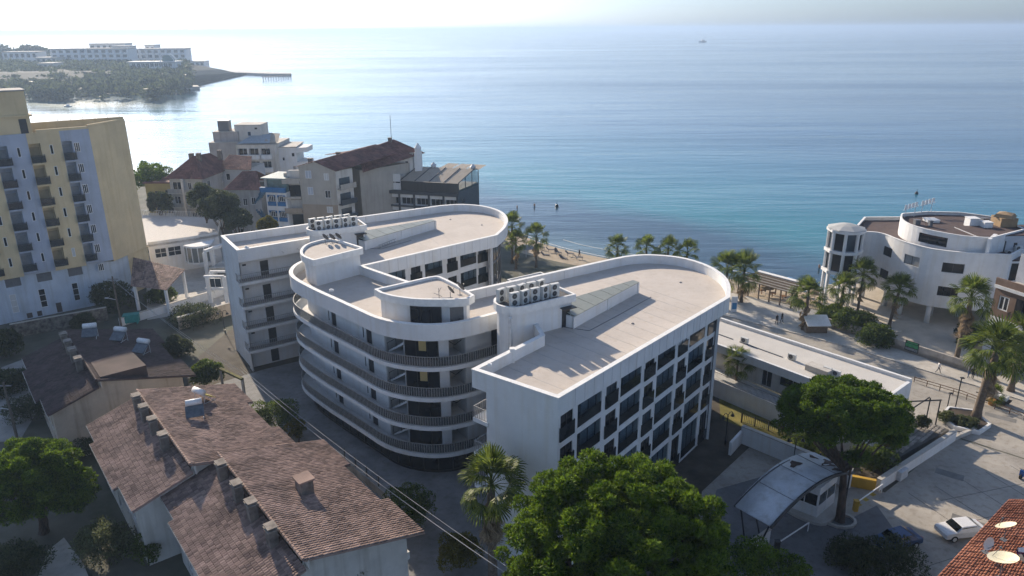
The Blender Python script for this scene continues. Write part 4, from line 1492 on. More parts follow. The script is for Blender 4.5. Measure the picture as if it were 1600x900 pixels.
# beige gabled apartment house with dark red roof
gb = thing('gabled_apartment_house', 'beige gabled apartment house with dark red roof and blank end wall', 'building', (-39, 152, 0))
gA, gB = Vector((-43.5, 150.2)), Vector((-35.8, 149.0))
gd = (gB - gA).normalized()
gn = Vector((-gd.y, gd.x))
gR = Vector((0.60, 0.80))          # direction of the receding right side
apex = gA + gd * 3.7
gl = Line([gA, gB])
ops = [(1.3, 2.6, 15.3, 16.9), (1.5, 2.7, 11.9, 13.5), (1.6, 2.6, 8.7, 10.1), (5.3, 6.3, 15.0, 16.4), (5.2, 6.4, 11.3, 12.9), (5.3, 6.6, 8.2, 9.5)]
w_ = MB()
wall_mesh(w_, gl, 9.9, 16.95, [o for o in ops if o[2] > 10], 0.1)
w_.add([(*gA, 16.95), (*gB, 16.95), (*gB, 17.05), (*apex, 18.75), (*gA, 17.8)], [(0, 1, 2, 3, 4)])
wpart('gable_wall', w_, greige_m, gb)
wpart('lower_gable_wall', wall_mesh(MB(), gl, 0, 9.9, [o for o in ops if o[2] < 9.6 and o[3] < 9.8], 0.1), tan_m, gb)
for k, o in enumerate(ops):
    if o[3] < 9.8 or o[2] > 10:
        window(gb, gl, *o, 0.06, 2, 1, white_metal, mat('pale_shutter', (0.42, 0.46, 0.52), 0.7, 0.05) if k in (0, 1, 2) else (dark_glass if k == 4 else curtain_m), 0.07)
gE = gB + gR * 4.5
rs = Line([gB, gE])
wpart('side_wall', wall_mesh(MB(), rs, 0, 16.9), offwhite_m, gb)
for z in (13.2, 10.0, 6.8):
    q = rs.at(0.2)
    bo = cpart('balcony', 'gbal', lambda: MB().box(0, -1.1, -0.15, 4.2, 0, 0).box(0, -1.1, 0, 4.2, -1.0, 0.95), greige_m if z > 10.5 else slate_m, gb, Vector((q.x, q.y, z)) - gb.location, rs.ang(1))
    cpart('balcony_door', 'gbald', lambda: MB().box(0.6, -0.05, 0.02, 3.4, 0.02, 2.1), blue_glass, bo)
wpart('left_wall', wall_mesh(MB(), Line([gA + gR * 16, gA]), 0, 17.6), greige_m, gb)
zr0, zr1 = 18.8, 20.6
R0, R1 = Vector((*apex, 18.85)), Vector((*(apex + gR * 17), 20.2))
quad_tiles(gb, R0 - Vector((*(gR * 0.4), 0)), R1, Vector((*(gB + gR * 16 + gd * 1.0), 18.3)), Vector((*(gB + gd * 0.5 - gR * 0.4), 16.9)), red_tile, 0.5, 0.6)
quad_tiles(gb, R0 - Vector((*(gR * 0.4), 0)), R1, Vector((*(gA + gR * 17 - gd * 0.4), 19.2)), Vector((*(gA - gd * 0.5 - gR * 0.4), 17.6)), red_tile, 0.5, 0.6)
# rear roof continuing to the right with its apex
A0, A1 = Vector((-33.0, 160.0, 18.9)), Vector((-26.5, 168.0, 20.6))
quad_tiles(gb, A0, A1, Vector((-19.5, 168.0, 17.5)), Vector((-31.5, 155.5, 15.4)), red_tile, 0.5, 0.6)
quad_tiles(gb, A0, A1, Vector((-30, 176.0, 18.0)), Vector((-42, 166, 17.5)), red_tile, 0.5, 0.6)
wpart('rear_wall', MB().prism([(-32.5, 157), (-29, 160), (-21, 168), (-28, 176), (-40, 168)], 0, 15.6), greige_m, gb)
for x_, y_, z_ in ((-41.4, 151.8, 18.3), (-36.6, 156.5, 18.8), (-31.5, 162.0, 19.0), (-27.2, 167.0, 20.3)):
    wpart('chimney', MB().box(x_ - 0.4, y_ - 0.4, z_ - 0.8, x_ + 0.4, y_ + 0.4, z_ + 0.7).box(x_ - 0.5, y_ - 0.5, z_ + 0.7, x_ + 0.5, y_ + 0.5, z_ + 0.82), chim_m, gb)
wpart('antenna_mast', MB().tube([(-26.9, 167.2, 20), (-26.9, 167.2, 26)], 0.06), grey_metal, gb)
# balcony stack on its left
for k, z in enumerate((14.3, 11.2, 8.1, 5.0)):
    bo = wpart('balcony', MB().box(-47.2, 150.0, z - 0.15, -43.6, 152.0, z).box(-47.2, 150.0, z, -43.6, 150.12, z + (0.95 if k in (0, 2) else 0.25)), greige_m if k != 2 else tan_m, gb)
    link('balcony_door', MB().box(-46.6, 151.9, z, -44.0, 152.0, z + 2.3).mesh('balcony_door', dark_glass if k % 2 else curtain_m), bo)
wpart('balcony_back_wall', MB().box(-47.3, 152.02, 0, -43.6, 156, 16.0), greige_m, gb)

# blue and white guest house
bh = thing('blue_guest_house', 'small white guest house with bright blue arched balconies and outside stairs', 'building', (-49, 152, 0))
bl_ = Line([(-51.2, 151.2), (-46.6, 150.2)])
ops = []
for z in (9.4, 6.1, 2.8):
    for s in (0.35, 2.55):
        ops.append((s, s + 1.85, z, z + 2.3))
w_ = MB()
wall_mesh(w_, bl_, 0, 12.3, ops, 0.5)
wall_mesh(w_, Line([(-50.0, 158), (-51.2, 151.2)]), 0, 15.2)
wall_mesh(w_, Line([(-46.6, 150.2), (-45.4, 157)]), 0, 12.3)
wpart('wall', w_, white, bh)
for o in ops:
    q = bl_.at(o[0])

    def arch():
        m = MB()
        n = 10
        pts = [(0.925 + 0.925 * math.cos(math.pi * k / n), 1.35 + 0.9 * math.sin(math.pi * k / n)) for k in range(n + 1)]
        for k in range(n):
            (x0, z0), (x1, z1) = pts[k], pts[k + 1]
            m.quad((x0, -0.02, z0), (x1, -0.02, z1), (x1, -0.02, 2.3), (x0, -0.02, 2.3))
        return m
    a = cpart('arch_infill', 'arch', arch, bright_blue, bh, Vector((q.x, q.y, o[2])) - bh.location, bl_.ang(1))
    cpart('balcony_front', 'abal', lambda: MB().box(0, -0.12, 0, 1.85, -0.03, 0.85), bright_blue, a)
    cpart('window', 'awin', lambda: _frame(1.3, 1.2, 0.09, 3, 1), white_metal, a, (0.28, 0.35, 0.85))
    cpart('pane', 'apane', lambda: MB().box(0.0, 0.46, 0.02, 1.85, 0.49, 2.25), dark_glass, a)
wpart('blue_band', MB().obox(bl_.at(-1.0, 0.15), bl_.at(4.7, 0.15), 0.5, 12.3, 13.3), bright_blue, bh)
wpart('top_floor', MB().prism([bl_.at(0.2, -0.8), bl_.at(4.5, -0.8), bl_.at(4.5, -6), bl_.at(0.2, -6)], 12.3, 15.0), mat('turquoise_glazing', (0.10, 0.20, 0.23), 0.3, 0.2, 1.0), bh)
wpart('roof', MB().prism([bl_.at(-0.6, 0.4), bl_.at(4.9, 0.4), bl_.at(4.9, -7), bl_.at(-0.6, -7)], 15.05, 15.3), mat('pale_teal_roof', (0.26, 0.33, 0.33), 0.7, 0.2, 0.8), bh)
for k in range(3):
    z = 12.6 - 3.2 * k
    a, b = bl_.at(-0.1, 0.4), bl_.at(-3.4, -0.9)
    if k % 2:
        a, b = b, a
    m = MB()
    for i in range(9):
        p_ = a + (b - a) * (i / 9)
        p2 = a + (b - a) * ((i + 1) / 9)
        m.obox(p_, p2, 1.0, z - 3.2 * (i + 1) / 9 - 0.25, z - 3.2 * (i + 1) / 9 + 0.1)
    m.add([(*a, z - 0.4), (*b, z - 3.6), (*b, z - 2.4), (*a, z + 0.8)], [(0, 1, 2, 3)])
    wpart('outside_stair', m, mat('faded_blue_paint', (0.06, 0.15, 0.24), 0.7, 0.15, 1.0), bh)

# red-roofed annex left of it
ax = thing('red_roofed_annex', 'plain grey house with faded red hip roof left of the blue guest house', 'house', (-58, 155, 0))
b_ = Block(ax, (-59.6, 152.2), -0.05, 7.2, 9, 0, 12.6)
fo_ = [(3.2, 4.1, 9.2, 10.8), (5.0, 5.9, 9.4, 11.0), (1.0, 2.6, 6.2, 8.0), (3.6, 4.6, 5.8, 7.5), (1.2, 2.4, 2.6, 4.2), (4.0, 5.0, 2.4, 4.0)]
b_.walls(mat('grey_render', (0.38, 0.38, 0.38), 0.9, 0.1, 0.5, stain=0.25), f=fo_)
for o in fo_:
    window(ax, b_.F, *o, 0.1, 2, 1, white_metal, dark_glass)
quad_tiles(ax, (-57.5, 157, 15.6), (-54.5, 157, 15.6), (-51.9, 151.4, 12.6), (-60.2, 151.8, 12.6), red_tile, 0.5, 0.6)
quad_tiles(ax, (-57.5, 157, 15.6), (-57.5, 157.1, 15.6), (-60.2, 151.8, 12.6), (-60.4, 161.8, 12.6), red_tile, 0.5, 0.6)
quad_tiles(ax, (-54.5, 157, 15.6), (-57.5, 157, 15.6), (-60.4, 161.8, 12.6), (-51.9, 161.8, 12.6), red_tile, 0.5, 0.6)

# tall pale block on the shore
tb = thing('pale_shore_block', 'tall pale apartment block with curved balconies and rooftop box by the water', 'building', (-68, 194, 0))
b_ = Block(tb, (-70.4, 189.5), -0.02, 10.2, 12, 0, 16.4)
fo_ = []
for z in (13.3, 10.0, 6.7, 3.4):
    for s in (0.4, 3.3, 6.3):
        fo_.append((s, s + 2.4, z, z + 2.2))
b_.walls(offwhite_m, f=fo_, depth=0.8)
for o in fo_:
    window(tb, b_.F, *o, 0.75, 2, 1, pale_metal, dark_glass, 0.08)
for z in (13.0, 9.7, 6.4):
    for k in range(3):
        x0 = -70.3 + 3.05 * k
        pts = [(x0, 189.5)] + [(x0 + 1.45 - 1.45 * math.cos(t * math.pi / 8), 189.5 - 1.0 * math.sin(t * math.pi / 8)) for t in range(1, 8)] + [(x0 + 2.9, 189.5)]
        wpart('balcony', MB().prism(pts, z - 0.2, z + 0.95), white, tb)
lw_ = Block(tb, (-78.0, 191.5), 0.0, 7.6, 10, 0, 16.7)
lw_.walls(pinkish_m)
lw_.flat_roof(pale_concrete, 0.0, 0.1)
l2 = Block(tb, (-77.2, 193.0), 0.0, 6.5, 7, 16.8, 19.2)
l2.walls(pinkish_m)
l2.flat_roof(pale_concrete, 0.1, 0.12)
wpart('water_tank_box', MB().box(-76.0, 194, 19.3, -73.2, 196, 22.0), grey_metal, tb)
bx_ = Block(tb, (-71.6, 193.5), 0.0, 6.8, 6, 16.5, 20.9)
bo_ = [(3.3, 4.1, 18.2, 19.2), (5.2, 5.9, 19.8, 20.3)]
bx_.walls(offwhite_m, f=bo_)
bx_.flat_roof(pale_concrete, 0.1, 0.15)
window(tb, bx_.F, *bo_[0], 0.1, 1, 1, bright_blue, blue_glass)
window(tb, bx_.F, *bo_[1], 0.1, 1, 1, grey_metal, dark_glass)
b_.flat_roof(pale_concrete, 0.1, 0.15)
wpart('roof_canopy', MB().add([(-69.6, 189, 16.9), (-61.5, 189, 16.9), (-62.6, 194.5, 18.6), (-67.5, 193.4, 18.2)], [(0, 1, 2, 3)]), mat('grey_canopy', (0.33, 0.37, 0.40), 0.7, 0.1), tb)
wpart('beige_canopy', MB().add([(-63, 190, 17.3), (-59.6, 190, 17.0), (-60.5, 195.5, 18.5), (-63.4, 195.5, 18.7)], [(0, 1, 2, 3)]), canvas_m, tb)
rb3 = Block(tb, (-60.2, 191.5), 0.06, 4.4, 9, 0, 15.4)
ro_ = [(0.8, 1.4, 12.0, 12.9), (3.2, 4.0, 13.0, 14.0), (3.2, 4.0, 9.6, 10.6)]
rb3.walls(white, f=ro_)
for o in ro_:
    window(tb, rb3.F, *o, 0.1, 1, 1, white_metal, dark_glass)
rb3.flat_roof(pale_concrete, 0.25, 0.2)
for z in (14.2, 10.6):
    wpart('balcony', MB().prism([(-55.9, 191.9), (-53.2, 193.2), (-53.0, 198), (-55.8, 199)], z - 0.2, z + 1.0), white, tb)

# red hip-roofed house with balconies
hh = thing('hip_roofed_house', 'grey-white balconied house with red hip roof behind the terrace', 'house', (-70, 166, 0))
b_ = Block(hh, (-76.6, 163.6), -0.12, 7.8, 14, 0, 12.9)
fo_ = [(0.6, 2.8, 9.9, 12.1), (4.2, 5.0, 10.0, 12.0), (5.8, 6.6, 10.6, 12.0), (2.6, 3.9, 7.1, 8.6), (5.8, 7.6, 6.7, 8.7), (0.6, 2.0, 6.8, 8.8), (4.2, 7.0, 3.2, 5.2)]
ro_ = [(2.2, 3.4, 10.4, 12.0), (2.2, 3.4, 7.0, 8.6), (8.5, 9.6, 10.4, 12.0), (11.5, 12.6, 10.4, 12.0)]
b_.walls(mat('dusty_white_render', (0.45, 0.44, 0.42), 0.9, 0.1, 0.4, stain=0.2), f=fo_, r=ro_)
for o in fo_:
    window(hh, b_.F, *o, 0.12, 2, 1, white_metal, dark_glass)
for o in ro_:
    window(hh, b_.R, *o, 0.12, 2, 1, white_metal, dark_glass)
for z in (9.8, 6.6):
    for s0, s1 in ((0.0, 3.3), (4.0, 7.7)):
        q = b_.F.at(s0)
        W = round(s1 - s0, 2)
        bo = cpart('balcony', ('hb', W), lambda W=W: MB().box(0, -1.3, -0.2, W, 0, 0), offwhite_m, hh, Vector((q.x, q.y, z)) - hh.location, b_.F.ang(0.1))
        cpart('balcony_front', ('hbf', W), lambda W=W: MB().box(0, -1.3, 0.0, W, -1.22, 0.95), mat('weathered_balcony', (0.34, 0.34, 0.33), 0.9, 0.15, 1.0), bo)
wpart('corner_pier', MB().box(-73.3, 161.7, 0, -72.8, 162.2, 13.0), offwhite_m, hh)
pk = [Vector((*p, 12.95)) for p in offset(b_.c, -0.7, closed=True)]
r0, r1 = Vector((-71.8, 166.5, 17.3)), Vector((-70.6, 173.0, 17.0))
quad_tiles(hh, r0, r0 + Vector((0.01, 0, 0)), pk[1], pk[0], red_tile, 0.5, 0.6)
quad_tiles(hh, r0, r1, pk[2], pk[1], red_tile, 0.5, 0.6)
quad_tiles(hh, r1, r0, pk[0], pk[3], red_tile, 0.5, 0.6)
for x_, y_ in ((-72.3, 167.0), (-70.8, 167.3), (-67.6, 171.5)):
    wpart('chimney', MB().box(x_ - 0.45, y_ - 0.45, 15.6, x_ + 0.45, y_ + 0.45, 17.9), chim_m, hh)
rw_ = Block(hh, (-68.0, 172.0), -0.12, 7.0, 8, 0, 13.6)
rwo = [(1.0, 2.0, 10.8, 12.4), (4.5, 5.3, 10.8, 12.4)]
rw_.walls(mat('blue_white_render', (0.42, 0.45, 0.48), 0.9, 0.08, 0.4), f=rwo)
for o in rwo:
    window(hh, rw_.F, *o, 0.1, 1, 1, white_metal, dark_glass)
quad_tiles(hh, (-67.5, 177, 16.0), (-62, 176.5, 15.6), (-60.4, 170.6, 13.4), (-68.6, 171.4, 13.5), red_tile, 0.5, 0.6)
# small ochre house among the trees
oh = thing('ochre_house', 'small ochre house with balconies half hidden behind the tower', 'house', (-80, 168, 0))
b_ = Block(oh, (-84.2, 167.5), 0.0, 7.0, 7, 0, 11.0)
fo_ = [(2.0, 3.0, 7.4, 9.2), (4.4, 5.8, 7.0, 9.4), (2.0, 3.2, 3.8, 5.6), (4.4, 5.8, 3.6, 6.0)]
b_.walls(mat('yellow_render', (0.36, 0.29, 0.11), 0.9, 0.1, 0.5), f=fo_)
for o in fo_:
    window(oh, b_.F, *o, 0.12, 2, 1, grey_metal, dark_glass)
for z in (6.8, 3.4):
    wpart('balcony', MB().box(-84.0, 166.4, z - 0.15, -77.4, 167.45, z).box(-84.0, 166.35, z, -77.4, 166.42, z + 0.9), offwhite_m, oh)
b_.flat_roof(red_tile, 0.3, 0.3)

# white terrace building beside the tower: roof terrace, glazed room, awning, outside walkway
wt = thing('white_terrace_building', 'low white building with pale roof terrace and glazed room beside tower', 'building', (-66, 140, 0))
T = [P(228, 395, 6.0), P(272, 378, 6.0), P(305, 372, 6.0), P(330, 366, 6.0), P(324, 342, 6.0), P(226, 336, 6.0), P(215, 350, 6.0)]
tp = [Vector((-68.5, 133.5)), Vector((-61.5, 138.0)), Vector((-58.0, 141.0)), Vector((-61.5, 152.5)), Vector((-66.0, 155.0)), Vector((-82.0, 157.5)), Vector((-84, 146))]
wpart('roof_terrace', MB().prism(tp, 5.6, 6.0), mat('pale_terrace', (0.55, 0.52, 0.48), 0.9, 0.06), wt)  # one even pale colour over the whole terrace slab
w_ = MB()
wl = Line([tp[0], tp[1], tp[2], tp[3], tp[4]])
ops = [(1.0, 3.0, 3.2, 5.0), (3.3, 5.6, 3.2, 5.0), (17.0, 19.5, 3.4, 4.6), (20.5, 21.3, 3.4, 4.6)]
wall_mesh(w_, wl, 0, 6.5, ops, 0.2)
wpart('wall', w_, white, wt)
for o in ops:
    window(wt, wl, *o, 0.15, 2, 2, white_metal, dark_glass)
for a, b in zip(tp[2:5], tp[3:6]):
    rl = MB()
    rail_mesh(rl, Line([a, b]), 6.0, 1.2, 0.4, 0.05)
    wpart('railing', rl, white_metal, wt)
# glazed bay and frames to the right
bayc = Vector((-59.5, 134.5))
pts = [bayc + Vector((2.6 * math.cos(t), 2.2 * math.sin(t))) for t in [math.radians(-150 + 25 * k) for k in range(7)]]
bw_ = wpart('glazed_bay', wall_mesh(MB(), Line(pts), 2.8, 5.6), clear_glass('bay_glass', (0.12, 0.13, 0.12), 0.75), wt)
for p_ in pts:
    link('mullion', MB().tube([(*p_, 2.6), (*p_, 5.8)], 0.09).mesh('mullion', white_metal), bw_)
link('bay_roof', MB().prism(pts + [bayc + Vector((2.0, 3))], 5.6, 5.95).mesh('bay_roof', white), bw_)
link('bay_floor', MB().prism(pts + [bayc + Vector((2.0, 3))], 2.4, 2.7).mesh('bay_floor', white), bw_)
for x_, y_ in ((-57.0, 131.0), (-54.5, 136.5), (-56.3, 132.8), (-52.0, 121.0), (-49.0, 121.0), (-51.6, 118.3), (-48.9, 118.6)):
    wpart('frame_pillar', MB().box(x_ - 0.3, y_ - 0.3, 0, x_ + 0.3, y_ + 0.3, 5.2 if y_ > 125 else 4.6), white, wt)
wpart('frame_beam', MB().obox((-57.0, 131.0), (-54.5, 136.5), 0.6, 5.2, 5.7), white, wt)
wpart('walkway', MB().prism([(-56.0, 129.5), (-42.8, 131.5), (-43.5, 138.5), (-54.5, 138.5)], 2.2, 2.6), pale_concrete, wt)
for k in range(3):
    rl = MB()
    rail_mesh(rl, Line([(-53.5, 138.4 - 0.2 * k), (-43.4, 138.4 - 0.2 * k)]), 2.6, 1.0, 2.0, 0.06)
wpart('railing', rl, white_metal, wt)
rl = MB()
rail_mesh(rl, Line([(-55.8, 129.4), (-42.9, 131.4)]), 2.6, 1.0, 2.0, 0.06)
wpart('railing', rl, white_metal, wt)
link_ = Line([(-52.0, 120.6), (-49.0, 120.6)])
for q_ in ((-52.2, 118.2, 2.3, -48.8, 118.5, 2.7), (-52.2, 120.8, 4.61, -48.8, 121.2, 4.9), (-52.2, 118.2, 4.61, -48.8, 118.6, 4.9)):
    wpart('room_beam', MB().box(*q_), white, wt)
window(wt, Line([(-52.0, 118.4), (-49.0, 118.4)]), 0.4, 2.6, 2.75, 4.4, 0.0, 2, 1, white_metal, blue_glass)
# tiled awning roof on posts
aw = thing('tiled_awning', 'brown tiled awning on white posts at the foot of the tower', 'awning', (-60, 120, 0))
quad_tiles(aw, (-67.0, 124.8, 6.2), (-55.6, 119.5, 5.6), (-56.2, 112.9, 4.2), (-62.8, 114.5, 4.4), brown_tile, 0.55, 0.55)
for x_, y_, h_ in ((-56.6, 113.4, 4.1), (-62.4, 115.0, 4.3), (-56.0, 119.2, 5.4)):
    wpart('post', MB().box(x_ - 0.2, y_ - 0.2, 0, x_ + 0.2, y_ + 0.2, h_), white, aw)
for k in range(9):
    t = k / 8
    a = Vector((-62.6, 114.7, 4.35)).lerp(Vector((-56.3, 113.1, 4.15)), t)
    b = Vector((-66.8, 124.6, 6.1)).lerp(Vector((-55.7, 119.3, 5.5)), t)
    wpart('rafter', MB().tube([a, b], 0.08, 4), pale_metal, aw)

# ---------------------------------------------------------------- curved white building on columns, right
cb = thing('curved_white_building', 'curved white building raised on columns with round corner turret by the sea', 'building', (66, 110, 0))
fac = Line([(55.4, 116.2), (58.8, 115.9), (60.1, 114.4), (60.5, 112.0), (61.4, 109.1), (63.0, 106.3), (65.5, 104.6), (68.2, 103.7), (71.0, 103.2)])
sm = catmull(fac.p, 3)
fac = Line(sm)
ops = []
for s, w in ((5.6, 2.1), (10.3, 2.65), (16.15, 2.9)):
    ops += [(s, s + w, 9.15, 10.65), (s, s + w * (0.95 if w > 2.5 else 1), 5.4, 6.9)]
w_ = MB()
wall_mesh(w_, fac, 3.7, 12.4, ops, 0.2)
bk = [Vector((71.0, 103.2)), Vector((73.0, 102.8)), Vector((84, 112)), Vector((80, 126)), Vector((62, 126)), Vector((55.4, 116.2))]
wall_mesh(w_, Line(bk), 3.7, 12.4)
wpart('wall', w_, white, cb)
for o in ops:
    window(cb, fac, *o, 0.15, 2 if o[3] > 8 else 3, 1, black_metal, dark_glass, 0.06)
poly = list(fac.p) + bk[1:-1]
wpart('roof', MB().prism(offset(poly, 0.25, closed=True), 11.5, 11.9), mat('brown_roofing', (0.085, 0.055, 0.048), 0.9, 0.15, 0.6), cb)
wpart('soffit', MB().prism(offset(poly, 0.02, closed=True), 3.5, 3.75), white, cb)
wpart('roof_edge', MB().band(offset(poly, -0.05, closed=True), offset(poly, 0.28, closed=True), 12.4, 12.5), white_clean, cb)
# upper drum
drum = catmull([(65.0, 119.5), (64.1, 118.2), (62.9, 115.4), (62.6, 112.4), (63.3, 109.8), (64.7, 107.6), (66.3, 105.9), (67.9, 104.9), (70.4, 104.2)], 3)
drum_back = [Vector((78.6, 109.0)), Vector((79.2, 116.4)), Vector((75, 120.1)), Vector((69.9, 120.8))]
dl = Line(drum)
dop = [(dl.len * 0.50, dl.len * 0.72, 12.5, 13.95)]
w_ = MB()
wall_mesh(w_, dl, 11.9, 14.6, dop, 0.15)
wall_mesh(w_, Line([drum[-1]] + drum_back + [drum[0]]), 11.9, 14.6)
wpart('drum_wall', w_, white, cb)
window(cb, dl, dop[0][0], dop[0][1], 12.5, 13.95, 0.12, 3, 1, black_metal, dark_glass, 0.06)
dp = list(drum) + drum_back
wpart('drum_roof', MB().prism(offset(dp, 0.2, closed=True), 13.6, 14.15), MATS['brown_roofing'], cb)
wpart('drum_edge', MB().band(offset(dp, -0.03, closed=True), offset(dp, 0.22, closed=True), 14.6, 14.7), white_clean, cb)
wpart('roof_hut', MB().box(76.0, 111.0, 14.1, 78.6, 113.6, 15.8).lathe((77.3, 112.3, 15.8), [(1.9, 0), (1.5, 0.5), (0.1, 0.8)], 4), mat('ochre_hut', (0.32, 0.22, 0.12), 0.9, 0.1), cb)
for x_, y_, z_, w2, h2 in ((64.6, 114.0, 14.2, 0.8, 0.7), (66.0, 112.6, 14.2, 0.5, 0.9), (72.6, 112.8, 14.2, 1.5, 1.3), (74.0, 111.4, 14.2, 1.3, 1.0), (75.6, 114.5, 14.2, 0.8, 0.8), (68.0, 116.0, 14.2, 1.8, 0.3)):
    wpart('roof_box', MB().box(x_ - w2 / 2, y_ - w2 / 2, z_ - 0.06, x_ + w2 / 2, y_ + w2 / 2, z_ + h2).box(x_ - w2 / 2 - 0.06, y_ - w2 / 2 - 0.06, z_ + h2, x_ + w2 / 2 + 0.06, y_ + w2 / 2 + 0.06, z_ + h2 + 0.08), grey_metal if w2 < 1 else white, cb)
# rooftop sign frame with plate letters seen from behind
for k in range(2):
    a = Vector((65.0 + 3.6 * k, 118.6 + 1.6 * k))
    sg = wpart('sign_frame', MB().tube([(a.x, a.y, 14.2), (a.x, a.y, 16.2 + 0.4 * k)], 0.06).tube([(a.x + 1.8, a.y + 0.5, 14.2), (a.x + 1.8, a.y + 0.5, 16.6 + 0.3 * k)], 0.06).tube([(a.x - 0.4, a.y, 15.4 + 0.4 * k), (a.x + 2.4, a.y + 0.6, 16.0 + 0.2 * k)], 0.05), white_metal, cb)
    for i in range(4):
        x_, y_ = a.x - 0.2 + 0.62 * i, a.y + 0.14 * i
        link('letter_plate', MB().box(x_, y_, 15.5 + 0.18 * i + 0.3 * k, x_ + 0.42, y_ + 0.06, 16.3 + 0.12 * i + 0.3 * k).mesh('letter_plate', white_metal), sg)
# attached right wing with units on its wall
aw2 = Block(cb, (71.2, 103.25), 0.0, 14, 9, 3.7, 11.3)
aw2.walls(white, f=[(2.4, 3.9, 8.2, 11.0)])
aw2.flat_roof(MATS['brown_roofing'], 0, 0.15)
window(cb, aw2.F, 2.4, 3.9, 8.2, 11.0, 0.15, 1, 1, grey_metal, dark_glass)
bw2 = Block(cb, (69.8, 106.0), 0.05, 14, 6, 11.4, 14.3)
bw2.walls(mat('grey_white_render', (0.5, 0.51, 0.53), 0.9, 0.05), f=[(3.2, 4.4, 11.6, 13.6), (5.6, 6.2, 12.6, 13.3)])
window(cb, bw2.F, 3.2, 4.4, 11.6, 13.6, 0.1, 1, 1, grey_metal, door_m)
window(cb, bw2.F, 5.6, 6.2, 12.6, 13.3, 0.1, 1, 1, grey_metal, dark_glass)
bw2.flat_roof(MATS['brown_roofing'], 0, 0.12)
wpart('side_return', MB().prism([(69.5, 103.6), (70.0, 103.5), (72.6, 106.2), (72.2, 106.5)], 11.5, 14.65), white, cb)
# round glazed turret
tc = Vector((53.9, 114.8))


def ring(r, n=8, ph=0.39):
    return [tc + Vector((r * math.cos(ph + 2 * math.pi * k / n), r * math.sin(ph + 2 * math.pi * k / n))) for k in range(n)]


for z0_, z1_ in ((6.6, 9.6), (10.1, 13.0)):
    tr = ring(2.5)
    for k in range(8):
        a, b = tr[k], tr[(k + 1) % 8]
        ln = Line([a, b])
        wd = window(cb, ln, 0.22, ln.len - 0.22, z0_, z1_, 0.1, 1, 1, grey_metal, dark_glass, 0.06)
        wpart('turret_pier', MB().lathe((a.x, a.y, z0_ - 0.3), [(0.27, 0), (0.27, 3.5)], 8), white, cb)
for z in (6.2, 9.6, 13.0):
    wpart('turret_band', MB().prism(ring(2.95), z, z + 0.45), white, cb)
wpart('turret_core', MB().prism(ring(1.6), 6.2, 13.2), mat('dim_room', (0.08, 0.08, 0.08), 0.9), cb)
wpart('turret_roof', MB().lathe((tc.x, tc.y, 13.45), [(3.0, 0), (2.95, 0.12), (1.5, 0.55), (0.05, 0.8)], 8), mat('pale_turret_roof', (0.42, 0.42, 0.40), 0.7, 0.05), cb)
for k in range(8):
    a = ring(2.45)[k]
    wpart('column', MB().lathe((a.x, a.y, 0), [(0.24, 0), (0.24, 6.2)], 10), white, cb, True)
# columns under the building
for x_, y_ in ((64.3, 105.9), (61.9, 109.6), (69.5, 104.6), (61.4, 113.5), (66.5, 109), (70.5, 108.6), (64.5, 114), (59.5, 117.5), (72.5, 113), (69, 118)):
    wpart('column', MB().lathe((x_, y_, 0.6), [(0.38, 0), (0.38, 2.95)], 12), white, cb, True)
# terrace it stands on, front wall with a poster board
wpart('terrace', MB().prism([(48.6, 106.0), (52.6, 101.6), (56.6, 96.0), (62.2, 88.6), (66, 90.5), (74, 100), (90, 112), (84, 128), (56, 124), (50.5, 112)], 0, 0.6), mat('terrace_paving', (0.48, 0.43, 0.36), 0.9, 0.1, 0.5), cb)
wl_ = Line([(48.6, 106.0), (52.6, 101.6), (56.6, 96.0), (62.2, 88.6)])
wpart('terrace_wall', MB().band(wl_.p, offset(wl_.p, 0.3), 0, 1.45, closed=False), mat('weathered_wall', (0.46, 0.42, 0.37), 0.9, 0.15, 0.7, stain=0.35), cb)
for k, (z_, o_) in enumerate(((1.25, 2.2), (1.0, 3.2), (0.8, 4.2))):
    wpart('terrace_step', MB().prism([wl_.at(1.5, -o_), wl_.at(9, -o_), wl_.at(9, -o_ - 1.0), wl_.at(1.5, -o_ - 1.0)], 0.6, z_), pale_concrete, cb)
pb_ = thing('poster_board', 'green and black notice board on the terrace wall below curved building', 'sign', (*wl_.at(12.6, 0.05), 0.2))
q = wl_.at(12.2, 0.06)
bo = link('board', MB().box(0, -0.05, 0, 1.9, 0.0, 1.5).mesh('board', black_metal), pb_, Vector((q.x, q.y, 0.35)) - pb_.location, wl_.ang(12))
link('green_panel', MB().box(0.08, -0.07, 0.62, 1.82, -0.052, 1.1).mesh('green_panel', mat('green_print', (0.06, 0.30, 0.12), 0.6, 0.2, 3)), bo)
link('white_panel', MB().box(0.08, -0.07, 0.12, 1.82, -0.052, 0.5).mesh('white_panel', mat('grey_print', (0.30, 0.31, 0.30), 0.6, 0.4, 9)), bo)
link('top_panel', MB().box(0.2, -0.07, 1.2, 1.7, -0.052, 1.42).mesh('top_panel', mat('green_print', (0.06, 0.30, 0.12))), bo)

